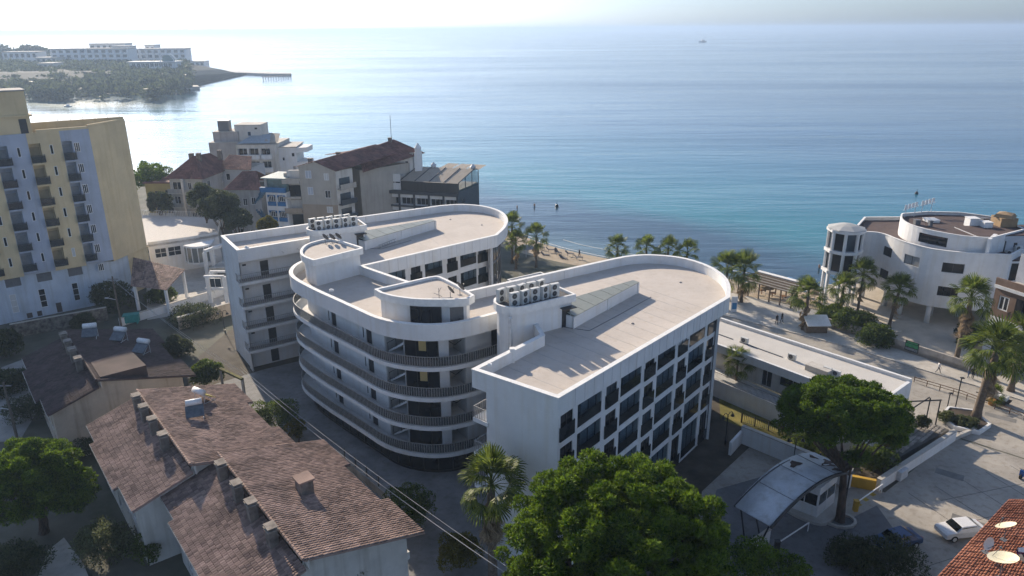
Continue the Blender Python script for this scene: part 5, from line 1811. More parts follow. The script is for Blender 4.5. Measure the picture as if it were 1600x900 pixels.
# brown and white house at the right edge
br = thing('brown_white_house', 'brown and white house with framed windows cut by the right edge', 'house', (69, 94, 0))
bA = Vector((66.0, 94.6))
bd = Vector((0.36, -0.933))
bF = Line([bA, bA + bd * 16])
ops = [(0.8, 2.2, 7.5, 9.5), (3.1, 4.9, 6.9, 9.8), (5.9, 7.7, 7.4, 9.5), (8.8, 10.4, 7.4, 9.5), (1.2, 6.5, 0.4, 3.4)]
w_ = MB()
wall_mesh(w_, bF, 6.4, 10.4, [o for o in ops if o[2] > 3], 0.15)
wpart('upper_wall', w_, mat('brown_render', (0.19, 0.125, 0.088), 0.85, 0.1, 1.0), br)
bn = Vector((-bd.y, bd.x))
wpart('lower_wall', wall_mesh(MB(), bF, 0, 6.4, [ops[4]], 0.4), white, br)
wpart('end_wall', wall_mesh(MB(), Line([bA + bn * 8, bA]), 0, 10.9), white, br)
wpart('white_band', MB().obox(bF.at(-0.1, 0.1), bF.at(16, 0.1), 0.3, 10.4, 10.85), white, br)
wpart('brown_band', MB().obox(bF.at(-0.1, 0.02), bF.at(16, 0.02), 0.25, 10.85, 11.8), MATS['brown_render'], br)
wpart('roof_terrace', MB().prism([bF.at(0, -0.2), bF.at(16, -0.2), bF.at(16, -8), bF.at(0, -8)], 10.6, 10.8), pale_concrete, br)
up = Line([bF.at(0, -3.6), bF.at(16, -3.6)])
uo = [(1.6, 3.3, 10.85, 13.8)]
wpart('top_wall', wall_mesh(MB(), up, 10.8, 14.8, uo, 0.15), mat('grey_white_render', (0.5, 0.51, 0.53)), br)
window(br, up, *uo[0], 0.1, 1, 1, grey_metal, dark_glass)
for k, o in enumerate(ops):
    window(br, bF, *o, 0.1, 2, 1, white_metal if k in (0, 2, 3) else black_metal, dark_glass, 0.16 if k in (0, 2, 3) else 0.06)
q = bF.at(2.8)
bo = link('balcony', MB().box(0, -0.8, -0.15, 2.6, 0, 0).mesh('balcony', MATS['brown_render']), br, Vector((q.x, q.y, 6.85)) - br.location, bF.ang(1))
rl = MB()
rail_mesh(rl, Line([(0.05, -0.05), (0.05, -0.75), (2.55, -0.75), (2.55, -0.05)]), 0, 0.95, 0.2, 0.04)
link('railing', rl.mesh('railing', black_metal), bo)

# ---------------------------------------------------------------- long flat-roofed pavilion
fb = thing('flat_roofed_pavilion', 'long single-storey white pavilion with flat roof beside the road', 'building', (37, 79, 0))
fp = [Vector((38.7, 69.2)), Vector((45.0, 74.6)), Vector((28.6, 93.4)), Vector((22.8, 88.9))]
wpart('roof_deck', MB().prism(offset(fp, 0.25, closed=True), 5.9, 6.25), mat('pavilion_roofing', (0.56, 0.53, 0.48), 0.9, 0.05, 0.4), fb)
wpart('parapet', MB().obox(fp[1] + (fp[2] - fp[1]).normalized() * 0.05, fp[2], 0.35, 5.4, 6.65, shift=0.18), white_clean, fb)
fas = MB()
fas.obox(fp[3], fp[0], 0.35, 5.3, 6.34, shift=0.18)
fas.obox(fp[0], fp[1], 0.35, 5.3, 6.36, shift=0.18)
wpart('fascia', fas, white, fb)
ew = Line([fp[0], fp[1]])
wpart('end_wall', wall_mesh(MB(), ew, 0, 5.31), white, fb)
sl_ = Line([fp[3] + Vector((1.2, 0.95)), fp[0] + Vector((1.2, 0.95)) * 0.8])
ops = [(2.5, 5.2, 2.6, 4.9), (6.2, 9.4, 2.6, 4.9), (10.6, 12.0, 2.5, 4.9), (13.0, 16.5, 3.4, 4.6), (18.0, 21.5, 3.4, 4.6)]
w_ = MB()
wall_mesh(w_, sl_, 2.3, 5.4, ops, 0.15)
wall_mesh(w_, Line([fp[1], fp[2]]), 0, 5.5)
wpart('wall', w_, offwhite_m, fb)
for k, o in enumerate(ops):
    window(fb, sl_, *o, 0.1, 1 if k in (0, 1) else 2, 1, pale_metal, (mat('roller_door', (0.50, 0.49, 0.46), 0.7, 0.05) if k in (0, 1) else dark_glass))
pod = [fp[3] + Vector((-1.2, -0.9)), fp[0] + Vector((-1.2, -0.9)), fp[0] + Vector((0.3, 0.2)), fp[3] + Vector((1.5, 1.2))]
wpart('podium', MB().prism(pod, 0, 2.3), white, fb)
rl = MB()
rail_mesh(rl, Line([pod[0], pod[1]]), 2.3, 1.05, 0.16, 0.035, out=-0.1)
wpart('railing', rl, grey_metal, fb)
wpart('roof_box', MB().obox(fp[0].lerp(fp[3], 0.27) + Vector((2.0, 1.6)), fp[0].lerp(fp[3], 0.38) + Vector((2.0, 1.6)), 1.4, 6.2, 6.95), pale_concrete, fb)
for t0, t1 in ((0.52, 0.76), (0.80, 0.99)):
    a = fp[0].lerp(fp[3], t0) + Vector((2.3, 1.8))
    b = fp[0].lerp(fp[3], t1) + Vector((2.3, 1.8))
    wpart('roof_cable_duct', MB().obox(a, b, 0.14, 6.25, 6.34), grey_metal, fb)

# lawn fences
for k, (a, b, lab) in enumerate(((P(1122, 610), P(1236, 652), 'low dark iron fence between lawn and white pavilion podium'), (P(1158, 660), P(1290, 700), 'dark iron fence along the top of the sunken ramp wall'))):
    fe = thing('iron_fence', lab, 'fence', a)
    rl = MB()
    rail_mesh(rl, Line([a, b]), 0, 1.1, 0.22, 0.04)
    wpart('bars', rl, black_metal, fe)
    n = 6
    for i in range(n + 1):
        q = a.lerp(b, i / n)
        wpart('post', MB().box(q.x - 0.06, q.y - 0.06, 0, q.x + 0.06, q.y + 0.06, 1.25), black_metal, fe)

# ---------------------------------------------------------------- gatehouse, ramp wall, car park walls
rwall = thing('ramp_wall', 'blue-white retaining wall of the sunken ramp beside the lawn', 'wall', P(1240, 715))
a, b, c = Vector((25.6, 72.2)), Vector((23.6, 69.6)), Vector((34.0, 63.4))
wpart('long_wall', MB().obox(a, c, 0.35, 0, 2.1), white, rwall)
wpart('short_wall', MB().obox(b, a + Vector((-0.1, -0.15)), 0.3, 0, 1.6), white, rwall)
wpart('wall_coping', MB().obox(a, c, 0.5, 2.1, 2.2), pale_concrete, rwall)

pw = thing('car_park_wall', 'white wall with yellow end block along the car park', 'wall', P(1400, 750))
wa, wb_ = Vector((36.6, 63.0)), Vector((49.6, 72.4))
wpart('wall_run', MB().obox(wa, wb_, 0.4, 0, 1.25), white, pw)
wpart('wall_coping', MB().obox(wa, wb_, 0.5, 1.25, 1.33), pale_concrete, pw)
wpart('yellow_end', MB().obox(Vector((33.4, 64.2)), wa + Vector((-0.25, 0.0)), 0.4, 0, 1.2), mat('yellow_paint', (0.50, 0.30, 0.03), 0.7, 0.1), pw)
wpart('meter_box', MB().obox(Vector((39.4, 64.5)), Vector((40.6, 65.4)), 0.5, 0.1, 1.1), pale_metal, pw)
wpart('ramp_edge', MB().obox(wb_, wb_ + Vector((3.6, 2.0)), 0.35, 0, 0.5), pale_concrete, pw)

# cobbled terrace behind that wall, each stone in view laid by itself
ct = link('cobbled_terrace', MB().prism([(38.5, 66.0), (49.4, 73.2), (46.6, 76.4), (45.2, 74.4), (39.4, 69.4)], 0, 0.9).mesh('cobbled_terrace', mat('joint_sand', (0.10, 0.095, 0.085), 0.95)))
ct['kind'] = 'structure'
stone_m = mat('cobble_stone', (0.34, 0.31, 0.27), 0.9, 0.3, 1.2)
rr = random.Random(5)
cnt = 0
for i in range(22):
    for j in range(13):
        c_ = Vector((46.4, 76.0)) + GU * (-0.2 + 0.44 * j) * 0 + Vector((0.655, -0.71)) * (0.45 * j) + Vector((-0.71, -0.60)) * (0.45 * i)
        # keep stones on the terrace
        e1 = (c_ - Vector((38.5, 66.0))).dot(Vector((-0.55, 0.835)))
        e2 = (c_ - Vector((45.2, 74.4))).dot(Vector((0.66, -0.75)))
        if e1 < 0.4 or c_.y > 75.6 or (c_ - Vector((45.2, 74.6))).dot(Vector((-0.65, 0.76))) > 0.2:
            continue
        cnt += 1
        if cnt > 290:
            continue
        st = cpart('cobble', ('cob', rr.randint(0, 3)), lambda: MB().add(
            [(-0.2 + rr.uniform(-0.03, 0.03), -0.2 + rr.uniform(-0.03, 0.03), 0), (0.2, -0.19, 0), (0.2 + rr.uniform(-0.03, 0.03), 0.2, 0), (-0.19, 0.2 + rr.uniform(-0.03, 0.03), 0),
             (-0.15, -0.15, 0.06), (0.16, -0.14, 0.055), (0.15, 0.16, 0.065), (-0.15, 0.15, 0.05)],
            [(4, 5, 6, 7), (0, 1, 5, 4), (1, 2, 6, 5), (2, 3, 7, 6), (3, 0, 4, 7)]), stone_m, ct, (c_.x, c_.y, 0.895), rr.uniform(0.6, 0.9))

gh = thing('gatehouse', 'small white gatehouse under an arched white membrane canopy', 'gatehouse', (28.6, 59.6, 0))
# arched canopy: swept arc
e0, e1 = Vector((19.8, 55.8, 3.4)), Vector((22.1, 52.8, 3.4))
f0, f1 = Vector((29.8, 63.2, 4.0)), Vector((32.2, 59.8, 4.0))
n = 16
vs, fs = [], []
for k in range(n + 1):
    t = k / n
    bulge = 1.75 * math.sin(math.pi * min(1, t * 0.93 + 0.02)) ** 0.9
    a = e0.lerp(f0, t) + Vector((0, 0, bulge))
    b = e1.lerp(f1, t) + Vector((0, 0, bulge))
    vs += [a, b, a - Vector((0, 0, 0.08)), b - Vector((0, 0, 0.08))]
for k in range(n):
    i = 4 * k
    fs += [(i, i + 1, i + 5, i + 4), (i + 2, i + 6, i + 7, i + 3), (i, i + 4, i + 6, i + 2), (i + 1, i + 3, i + 7, i + 5)]
wpart('canopy', MB().add(vs, fs), mat('canopy_membrane', (0.52, 0.55, 0.58), 0.5, 0.12, 0.5, stain=0.2), gh, True)
vs = []
pth = []
for k in range(n + 1):
    t = k / n
    bulge = 1.75 * math.sin(math.pi * min(1, t * 0.93 + 0.02)) ** 0.9
    pth.append(e1.lerp(f1, t) + Vector((0.03, -0.05, bulge - 0.1)))
wpart('canopy_edge', MB().tube(pth, 0.16, 6), black_metal, gh)
pth2 = [p_ + (e0 - e1) for p_ in pth]
wpart('canopy_edge', MB().tube(pth2, 0.12, 6), black_metal, gh)
for k in (4, 8, 12):
    i = 4 * k
    t = k / n
    bulge = 1.75 * math.sin(math.pi * min(1, t * 0.93 + 0.02)) ** 0.9
    wpart('canopy_seam', MB().tube([e0.lerp(f0, t) + Vector((0, 0, bulge + 0.02)), e1.lerp(f1, t) + Vector((0, 0, bulge + 0.02))], 0.03, 4), grey_metal, gh)
rust = mat('rust_patch', (0.075, 0.045, 0.035), 0.9, 0.3, 2)
for t, s, L_, W_ in ((0.60, 0.25, 1.5, 0.45), (0.86, 0.22, 0.8, 0.45), (0.86, 0.6, 1.8, 0.5), (0.93, 0.5, 1.4, 0.5), (0.84, 0.85, 1.2, 0.35)):
    def cp(tt, ss):
        bulge = 1.75 * math.sin(math.pi * min(1, tt * 0.93 + 0.02)) ** 0.9
        return e0.lerp(f0, tt).lerp(e1.lerp(f1, tt), ss) + Vector((0, 0, bulge + 0.012))
    rim = []
    for k in range(10):
        an = 2 * math.pi * k / 10
        r_ = 1 + 0.35 * math.sin(3 * an + t * 20)
        rim.append(cp(t + L_ / 26 * math.cos(an) * r_, s + W_ / 4.2 * math.sin(an) * r_))
    wpart('torn_patch', MB().add(rim, [tuple(range(10))]), rust, gh)
for p0, p1 in (((20.9, 55.0, 0), (20.4, 55.9, 3.6)), ((21.6, 53.9, 0), (22.2, 53.2, 3.5)), ((22.6, 56.2, 0), (21.4, 54.6, 3.4)), ((30.5, 62.9, 0), (30.3, 62.9, 4.4)), ((32.0, 60.0, 0), (32.0, 60.0, 4.3))):
    wpart('strut', MB().tube([p0, p1], 0.08), black_metal, gh)
# the booth
bp_ = [Vector((26.6, 60.0)), Vector((28.6, 58.3)), Vector((31.2, 60.6)), Vector((29.4, 62.7))]
wpart('booth_base', MB().prism(bp_, 0.25, 1.35), white, gh)
plinth = catmull([(25.8, 60.2), (27.0, 58.5), (28.7, 57.4), (30.2, 58.2), (32.0, 60.4), (31.0, 62.4), (29.4, 63.3), (27.4, 62.2)], 3)
wpart('plinth', MB().prism(plinth[:-1], 0, 0.3), pale_concrete, gh)
wpart('booth_top', MB().prism(bp_, 2.75, 3.5), white, gh)
for a, b in zip(bp_, bp_[1:] + bp_[:1]):
    ln = Line([a, b])
    window(gh, ln, 0.08, ln.len - 0.08, 1.36, 2.74, 0.06, 2, 1, white_metal, dark_glass, 0.08)
wpart('tree_kerb', MB().band([Vector((30.8 + 1.5 * math.cos(t * 0.524), 58.1 + 1.2 * math.sin(t * 0.524))) for t in range(12)], [Vector((30.8 + 1.25 * math.cos(t * 0.524), 58.1 + 0.95 * math.sin(t * 0.524))) for t in range(12)], 0, 0.25), pale_concrete, gh)


def boom(name, label, base, tip, z, col):
    o = thing(name, label, 'barrier', base)
    b = Vector(base)
    t = Vector(tip)
    wpart('cabinet', MB().box(b.x - 0.2, b.y - 0.2, 0, b.x + 0.2, b.y + 0.2, 1.1).box(b.x - 0.24, b.y - 0.24, 1.1, b.x + 0.24, b.y + 0.24, 1.18), col, o)
    wpart('arm', MB().tube([(b.x, b.y, z), (t.x, t.y, z + 0.05)], 0.07), white_metal, o)
    wpart('arm_rest', MB().tube([(t.x, t.y, 0), (t.x, t.y, z)], 0.05), white_metal, o)
    return o


boom('barrier_gate', 'yellow-cabinet boom barrier beside the gatehouse trunk', P(1336, 798), P(1377, 770), 0.95, MATS['yellow_paint'])
boom('barrier_gate', 'white boom barrier in the shade left of the gatehouse', P(1213, 862), P(1262, 830), 0.9, black_metal)
gp = thing('gate_pier', 'white slanted gate wall in front of the canopy', 'wall', P(1190, 860))
wpart('pier_wall', MB().obox(P(1172, 868), P(1200, 848), 0.25, 0, 1.5), white, gp)
wpart('pier_cap', MB().obox(P(1172, 868), P(1200, 848), 0.35, 1.5, 1.56), pale_concrete, gp)

# terracotta roof close to the camera, bottom right
tr = thing('terracotta_roofed_house', 'terracotta-tiled roof in the bottom right corner near the camera', 'house', (42, 42, 0))
r0, r1, r2, r3 = Vector((38.8, 48.8, 9.0)), Vector((60.0, 48.0, 9.0)), Vector((52.0, 28.0, 6.2)), Vector((22.5, 36.3, 6.8))
quad_tiles(tr, r0, r1, r2, r3, terra_tile, 0.27, 0.36)
wpart('wall', MB().prism([(25, 37.5), (52, 30), (58, 47), (39.5, 48.0)], 0, 6.2), offwhite_m, tr)
rb_2 = [rightB(0, 0)]

# boundary walls by the hotel's left end
for a, b, h, lab in ((P(188, 510), P(352, 460), 1.3, 'white boundary wall running from the tower foot to the plaza'),
                     (P(280, 515), P(372, 488), 2.0, 'pale garden wall with lamp post left of the hotel'),
                     (P(20, 528), P(170, 500), 2.2, 'rubble stone retaining wall below the apartment tower')):
    o = thing('boundary_wall', lab, 'wall', a)
    stone = 'stone' in lab
    wpart('wall_run', MB().obox(a, b, 0.35, 0, h), mat('rubble_stone', (0.20, 0.18, 0.15), 0.95, 0.4, 1.6, bump=0.8, bscale=3) if stone else (white if 'white' in lab else cream_m), o)
    wpart('wall_coping', MB().obox(a, b, 0.45, h, h + 0.08), pale_concrete, o)
sw_ = thing('street_wall', 'low pale kerb wall with iron posts along the lane', 'wall', P(545, 740))
wpart('wall_run', MB().obox(P(535, 722), P(615, 790), 0.4, 0, 0.9), concrete, sw_)
for k in range(5):
    q = P(540, 727).lerp(P(612, 788), k / 4)
    wpart('post', MB().box(q.x - 0.05, q.y - 0.05, 0.9, q.x + 0.05, q.y + 0.05, 2.1), black_metal, sw_)

# ---------------------------------------------------------------- vegetation
def leaf_cloud(name, clumps, per, size, aspect, m, seed=0, up=0.45, shell=0.7):
    """many small leaf-sized faces spread through ellipsoid clumps [(cx, cy, cz, rx, ry, rz)]"""
    g = np.random.default_rng(seed)
    cl = np.array(clumps, dtype=float)
    vol = (cl[:, 3] * cl[:, 4] * cl[:, 5]) ** (2 / 3)
    cnt = np.maximum(8, (per * vol / vol.mean()).astype(int))
    idx = np.repeat(np.arange(len(cl)), cnt)
    N = len(idx)
    d = g.normal(size=(N, 3))
    d[:, 2] += up
    d /= np.linalg.norm(d, axis=1)[:, None]
    rad = shell + (1 - shell) * g.random(N) ** 0.6
    rad *= 1 + 0.10 * g.normal(size=N)
    pos = cl[idx, :3] + d * cl[idx, 3:] * rad[:, None]
    # leaf axis leans outward and up, random roll
    ax = d * 0.8 + g.normal(size=(N, 3)) * 0.55
    ax[:, 2] += 0.25
    ax /= np.linalg.norm(ax, axis=1)[:, None]
    rnd = g.normal(size=(N, 3))
    sd = np.cross(ax, rnd)
    sd /= np.linalg.norm(sd, axis=1)[:, None] + 1e-9
    L = size * (0.6 + 0.8 * g.random(N))[:, None]
    W = L * aspect
    v = np.empty((N, 4, 3))
    v[:, 0] = pos - ax * L * 0.5
    v[:, 1] = pos + sd * W * 0.5
    v[:, 2] = pos + ax * L * 0.5
    v[:, 3] = pos - sd * W * 0.5
    me = bpy.data.meshes.new(name)
    me.vertices.add(N * 4)
    me.vertices.foreach_set('co', v.reshape(-1))
    me.loops.add(N * 4)
    me.loops.foreach_set('vertex_index', np.arange(N * 4, dtype=np.int32))
    me.polygons.add(N)
    me.polygons.foreach_set('loop_start', np.arange(0, N * 4, 4, dtype=np.int32))
    me.materials.append(m)
    me.update(calc_edges=True)
    me.validate()
    return me


bark = mat('pine_bark', (0.095, 0.065, 0.048), 0.95, 0.35, 2.0, bump=0.8, bscale=7, stretch=(2, 2, 0.5))
palm_bark = mat('palm_bark', (0.17, 0.13, 0.095), 0.95, 0.3, 3.0, bump=0.8, bscale=9, stretch=(1, 1, 4))
pine_leaf = leaf_mat('pine_needles', (0.024, 0.062, 0.008), (0.165, 0.245, 0.022), 0.7)
pine_dark = leaf_mat('stone_pine_needles', (0.022, 0.058, 0.009), (0.15, 0.23, 0.020), 0.8)
olive_leaf = leaf_mat('olive_leaves', (0.045, 0.060, 0.028), (0.17, 0.19, 0.09), 1.2)
bush_leaf = leaf_mat('bush_leaves', (0.030, 0.055, 0.015), (0.14, 0.19, 0.04), 1.2)
yellow_leaf = leaf_mat('yellowing_leaves', (0.060, 0.070, 0.012), (0.20, 0.17, 0.03), 1.5)
dull_leaf = leaf_mat('dusty_leaves', (0.030, 0.042, 0.024), (0.10, 0.12, 0.055), 1.0)


def dome_clumps(c, rx, ry, rz, n, cr, seed, low=-0.25, flat=0.75):
    """clump centres over an uneven dome"""
    r = random.Random(seed)
    out = []
    for k in range(n):
        t = (k + 0.5) / n
        zc = 1 - t * (1 - low)
        ph = k * 2.39996 + r.uniform(-0.3, 0.3)
        rr_ = math.sqrt(max(0.0, 1 - zc * zc))
        if r.random() < 0.12:
            continue
        f = r.uniform(0.66, 1.03)
        s = cr * r.uniform(0.55, 1.45)
        out.append((c[0] + rx * rr_ * math.cos(ph) * f, c[1] + ry * rr_ * math.sin(ph) * f, c[2] + rz * zc * f, s, s, s * flat))
    for k in range(n // 3):
        ph = r.uniform(0, 6.28)
        q = r.uniform(0.1, 0.6)
        out.append((c[0] + rx * q * math.cos(ph), c[1] + ry * q * math.sin(ph), c[2] + rz * r.uniform(low, 0.55), cr, cr, cr * flat))
    return out


def tree(name, label, base, height, crown_c, clumps, leaf, per, size, aspect, trunk_r, seed, group=None, forks=5, trunk_m=None):
    base = Vector(base)
    o = thing(name, label, 'tree', base, group=group)
    r = random.Random(seed)
    top = Vector(crown_c)
    mid = base.lerp(top, 0.55) + Vector((r.uniform(-0.3, 0.3), r.uniform(-0.3, 0.3), 0))
    m = MB()
    m.tube([base, base.lerp(mid, 0.5) + Vector((r.uniform(-0.15, 0.15), 0, 0)), mid], [trunk_r * 1.25, trunk_r, trunk_r * 0.8], 9)
    for k in range(forks):
        c = r.choice(clumps)
        e = Vector(c[:3])
        h = mid.lerp(e, 0.5) + Vector((0, 0, -0.15 * (e - mid).length * r.random()))
        m.tube([mid, h, e], [trunk_r * 0.55, trunk_r * 0.35, trunk_r * 0.12], 6)
    wpart('trunk', m, trunk_m or bark, o)
    cr = link('crown', leaf_cloud('crown', clumps, per, size, aspect, leaf, seed), o)
    cr.location = -base
    return o


# big pine in front of the right wing
c = PY(955, 815, 40)
cl = dome_clumps((6.6, 39.8, 12.2), 7.2, 6.4, 5.0, 520, 0.58, 11, low=-0.45)
tree('pine_tree', 'large bright green pine at the bottom centre before the right wing', (6.8, 39.5, 0), 17, (6.6, 39.8, 9), cl, pine_leaf, 330, 0.29, 0.32, 0.42, 11, forks=9)
# umbrella pine at the gatehouse
cl = dome_clumps((30.6, 60.3, 10.2), 5.7, 4.8, 2.7, 250, 0.58, 12, low=-0.25)
cl += dome_clumps((34.6, 60.2, 8.0), 2.4, 2.0, 1.4, 40, 0.45, 13, low=-0.3)
cl += dome_clumps((27.4, 60.6, 8.6), 2.6, 2.4, 1.6, 40, 0.45, 14, low=-0.3)
tree('umbrella_pine', 'dark umbrella pine with bare forked trunk beside the gatehouse', (30.8, 58.1, 0), 13, (30.9, 59.6, 9.0), cl, pine_dark, 270, 0.27, 0.32, 0.36, 12, forks=10)
cl = dome_clumps((31.0, 57.6, 7.2), 0.9, 0.8, 0.5, 10, 0.45, 15, low=-0.2)
tree('pine_shoot', 'small bright tuft of pine on a side branch of the umbrella pine', (30.85, 57.95, 5.2), 2, (31.0, 57.6, 7.0), cl, pine_leaf, 260, 0.2, 0.32, 0.1, 16, forks=3)
# pine at lower left
pc = P(48, 752, 5.6)
pc2 = P(112, 768, 4.4)
cl = dome_clumps(pc, 4.1, 3.8, 3.6, 240, 0.56, 17, low=-0.5) + dome_clumps(pc2, 1.9, 1.9, 2.3, 70, 0.46, 18, low=-0.5)
tree('pine_tree', 'rounded dark green pine at the lower left beside the row houses', (pc.x, pc.y, 0), 10, (pc.x, pc.y, 4.5), cl, pine_leaf, 320, 0.28, 0.32, 0.4, 17, forks=8)
# shrubby trees around the houses: (px, py, z of centre, rx, rz, leaf, seed, label)
shr = [
    (25, 880, 1.6, 2.7, 1.8, dull_leaf, 'dusty purple-green shrub in the bottom left corner'),
    (165, 850, 1.8, 2.7, 2.2, olive_leaf, 'grey-green olive-like shrub beside the lower left house'),
    (228, 862, 1.5, 1.7, 1.6, bush_leaf, 'small leafy bush against the white gable wall'),
    (130, 700, 1.0, 2.4, 1.2, dull_leaf, 'dull thicket between the cream house and the pine'),
    (45, 640, 1.4, 3.0, 1.8, dull_leaf, 'dark thicket beside the cream house wall'),
    (432, 652, 2.2, 2.9, 2.6, bush_leaf, 'green bush behind the middle row house facing the lane'),
    (465, 672, 1.6, 1.3, 1.3, yellow_leaf, 'yellowing bush at the lane corner of the middle row house'),
    (640, 792, 2.2, 2.5, 2.5, bush_leaf, 'round leafy bush beside the lane near the row house corner'),
    (718, 862, 1.7, 2.0, 2.0, yellow_leaf, 'yellow-green bush at the foot of the fan palm'),
    (500, 880, 4.2, 1.7, 1.7, olive_leaf, 'olive tree top overlapping the near row house roof'),
    (540, 893, 4.0, 1.7, 1.5, olive_leaf, 'second olive tree top at the bottom edge below the roof'),
    (320, 585, 1.6, 2.2, 1.8, bush_leaf, 'green bush between the dark-roofed house and the lane'),
    (275, 545, 1.2, 2.4, 1.6, dull_leaf, 'dry brown-green bush behind the dark-roofed house'),
    (305, 495, 1.0, 4.2, 1.2, dull_leaf, 'long dark hedge bush below the white boundary wall'),
    (175, 465, 2.2, 3.6, 3.0, dull_leaf, 'tall dusty shrub at the foot of the ochre tower wall'),
    (130, 505, 1.2, 2.0, 1.8, dull_leaf, 'spiky dark bush by the stone retaining wall'),
    (5, 540, 1.8, 3.0, 2.6, dull_leaf, 'dark bush at the left edge below the tower'),
    (5, 600, 1.2, 3.0, 1.8, dull_leaf, 'dark bush at the left edge beside the neighbour yard'),
    (255, 460, 1.2, 2.6, 1.2, bush_leaf, 'low leafy bush under the tiled awning'),
    (1180, 880, 3.0, 2.6, 2.2, pine_leaf, 'bright green bush at the bottom edge right of the big pine'),
    (1235, 893, 2.4, 1.8, 1.6, pine_leaf, 'small bright bush at the bottom edge near the gate wall'),
    (1390, 880, 1.6, 3.4, 1.9, dull_leaf, 'dark shrub mass below the car park at the bottom edge'),
    (1330, 870, 1.2, 2.4, 1.4, dull_leaf, 'dark low shrub left of the parked blue car'),
    (1365, 715, 1.6, 2.2, 1.2, bush_leaf, 'green bush behind the white car park wall'),
    (1395, 690, 2.0, 1.1, 1.6, yellow_leaf, 'autumn-yellow sapling beside the cobbled terrace'),
    (1440, 660, 1.8, 0.9, 0.9, olive_leaf, 'thin grey shrub on the cobbled terrace'),
    (1330, 503, 1.4, 3.2, 1.7, bush_leaf, 'dense dark bush below the turret columns'),
    (1370, 525, 1.2, 2.8, 1.5, bush_leaf, 'dense bush along the roadside terrace wall'),
    (1300, 492, 1.2, 2.4, 1.5, bush_leaf, 'bush left of the turret beside the small kiosk'),
    (1515, 525, 1.8, 2.2, 2.4, dull_leaf, 'dark shrub behind the tall roadside palm'),
    (1590, 565, 1.8, 2.6, 2.6, bush_leaf, 'dense green bush at the right edge before the brown house'),
    (1480, 652, 0.6, 1.3, 0.5, olive_leaf, 'clipped silver shrub in the planter left of the big palm'),
    (1510, 660, 0.6, 1.4, 0.5, olive_leaf, 'clipped silver shrub around the big palm trunk'),
    (1270, 695, 1.0, 2.6, 0.7, bush_leaf, 'creeper hedge on top of the ramp wall'),
    (1205, 634, 0.5, 1.0, 0.5, olive_leaf, 'dry clump of hedge by the lawn fence'),
    (1190, 770, 0.6, 0.9, 0.6, dull_leaf, 'small shrub in the round planting bed by the canopy'),
]
for k, (px, py, z, rx, rz, lf, lab) in enumerate(shr):
    p = P(px, py, z)
    cl = dome_clumps((p.x, p.y, z), rx * 0.8, rx * 0.7, rz * 0.75, 14 if rx < 2 else 26, 0.32 * rx if rx < 2 else 0.3 * rx, 40 + k, low=-0.5, flat=0.9)
    o = thing('shrub', lab, 'shrub', (p.x, p.y, 0), group='shrubs between the buildings')
    f = link('foliage', leaf_cloud('foliage', cl, 170 if rx < 2 else 240, 0.2 if py > 600 else 0.3, 0.5, lf, 60 + k), o)
    f.location = -o.location
    wpart('stem', MB().tube([(p.x, p.y, 0), (p.x + 0.1, p.y, z * 0.6), (p.x, p.y, z)], [0.09, 0.07, 0.03], 5), bark, o)
# trees behind the hotel
for k, (px, py, Y, rx, rz, lf, lab) in enumerate([
        (233, 278, 172, 5.0, 4.2, pine_dark, 'dark pine rising behind the ochre tower'),
        (345, 325, 146, 4.2, 4.0, dull_leaf, 'shaded tree in front of the red-roofed annex'),
        (318, 310, 150, 3.0, 3.4, dull_leaf, 'shaded tree before the hip-roofed house'),
        (250, 318, 158, 2.6, 3.0, dull_leaf, 'dark tree between ochre house and hip-roofed house'),
        (372, 345, 142, 2.8, 2.6, dull_leaf, 'low dark tree left of the blue guest house stairs'),
        (418, 352, 132, 1.8, 1.6, yellow_leaf, 'yellow-green bamboo-like shrub behind the hotel parapet')]):
    p = PY(px, py, Y)
    cl = dome_clumps((p.x, p.y, p.z), rx * 0.85, rx * 0.8, rz * 0.85, 34, rx * 0.27, 90 + k, low=-0.5)
    tree('leafy_tree', lab, (p.x, p.y, 0), p.z, p, cl, lf, 260, 0.42, 0.5, 0.25, 90 + k, forks=5)

# ---------------------------------------------------------------- fan palms
frond_m = leaf_mat('palm_frond', (0.032, 0.062, 0.011), (0.165, 0.205, 0.035), 2.0, 0.5)
dead_m = leaf_mat('dead_palm_frond', (0.22, 0.165, 0.11), (0.50, 0.39, 0.26), 2.0, 0.8)


def frond_mesh(droop, seed, m, folded=False):
    """fan leaf: stalk and some fifteen narrow blades, drooping at the tips; x points outward"""
    r = random.Random(seed)
    mb = MB()
    mb.tube([(0, 0, 0), (0.7, 0, 0.06), (1.4, 0, 0.02 - 0.1 * droop)], [0.035, 0.03, 0.02], 4)
    hub = Vector((1.4, 0, 0.02 - 0.1 * droop))
    n = 17
    for k in range(n):
        a = math.radians((-82 if not folded else -28) + (164 if not folded else 56) * k / (n - 1))
        L = 1.35 * (0.75 + 0.25 * math.cos(a)) * r.uniform(0.9, 1.08)
        d = Vector((math.cos(a), math.sin(a), 0))
        s = Vector((-math.sin(a), math.cos(a), 0)) * (0.062 if not folded else 0.05)
        lift = Vector((0, 0, 0.05 * (k % 2)))
        p1 = hub + d * L * 0.55 + lift - Vector((0, 0, 0.10 * droop * L))
        p2 = hub + d * L * 0.85 - Vector((0, 0, (0.35 + r.uniform(0, 0.2)) * droop * L))
        p3 = hub + d * L * (1.0 - 0.12 * droop) - Vector((0, 0, (0.75 + r.uniform(0, 0.3)) * droop * L))
        mb.add([hub, p1 - s, p1 + s, p2 - s * 0.7, p2 + s * 0.7, p3], [(0, 1, 2), (1, 3, 4, 2), (3, 5, 4)])
    return mb.mesh('frond', m)


FR = [frond_mesh(d, i, frond_m) for i, d in enumerate((0.12, 0.28, 0.5, 0.75))]
DEAD = [frond_mesh(1.2, 20 + i, dead_m, folded=True) for i in range(2)]


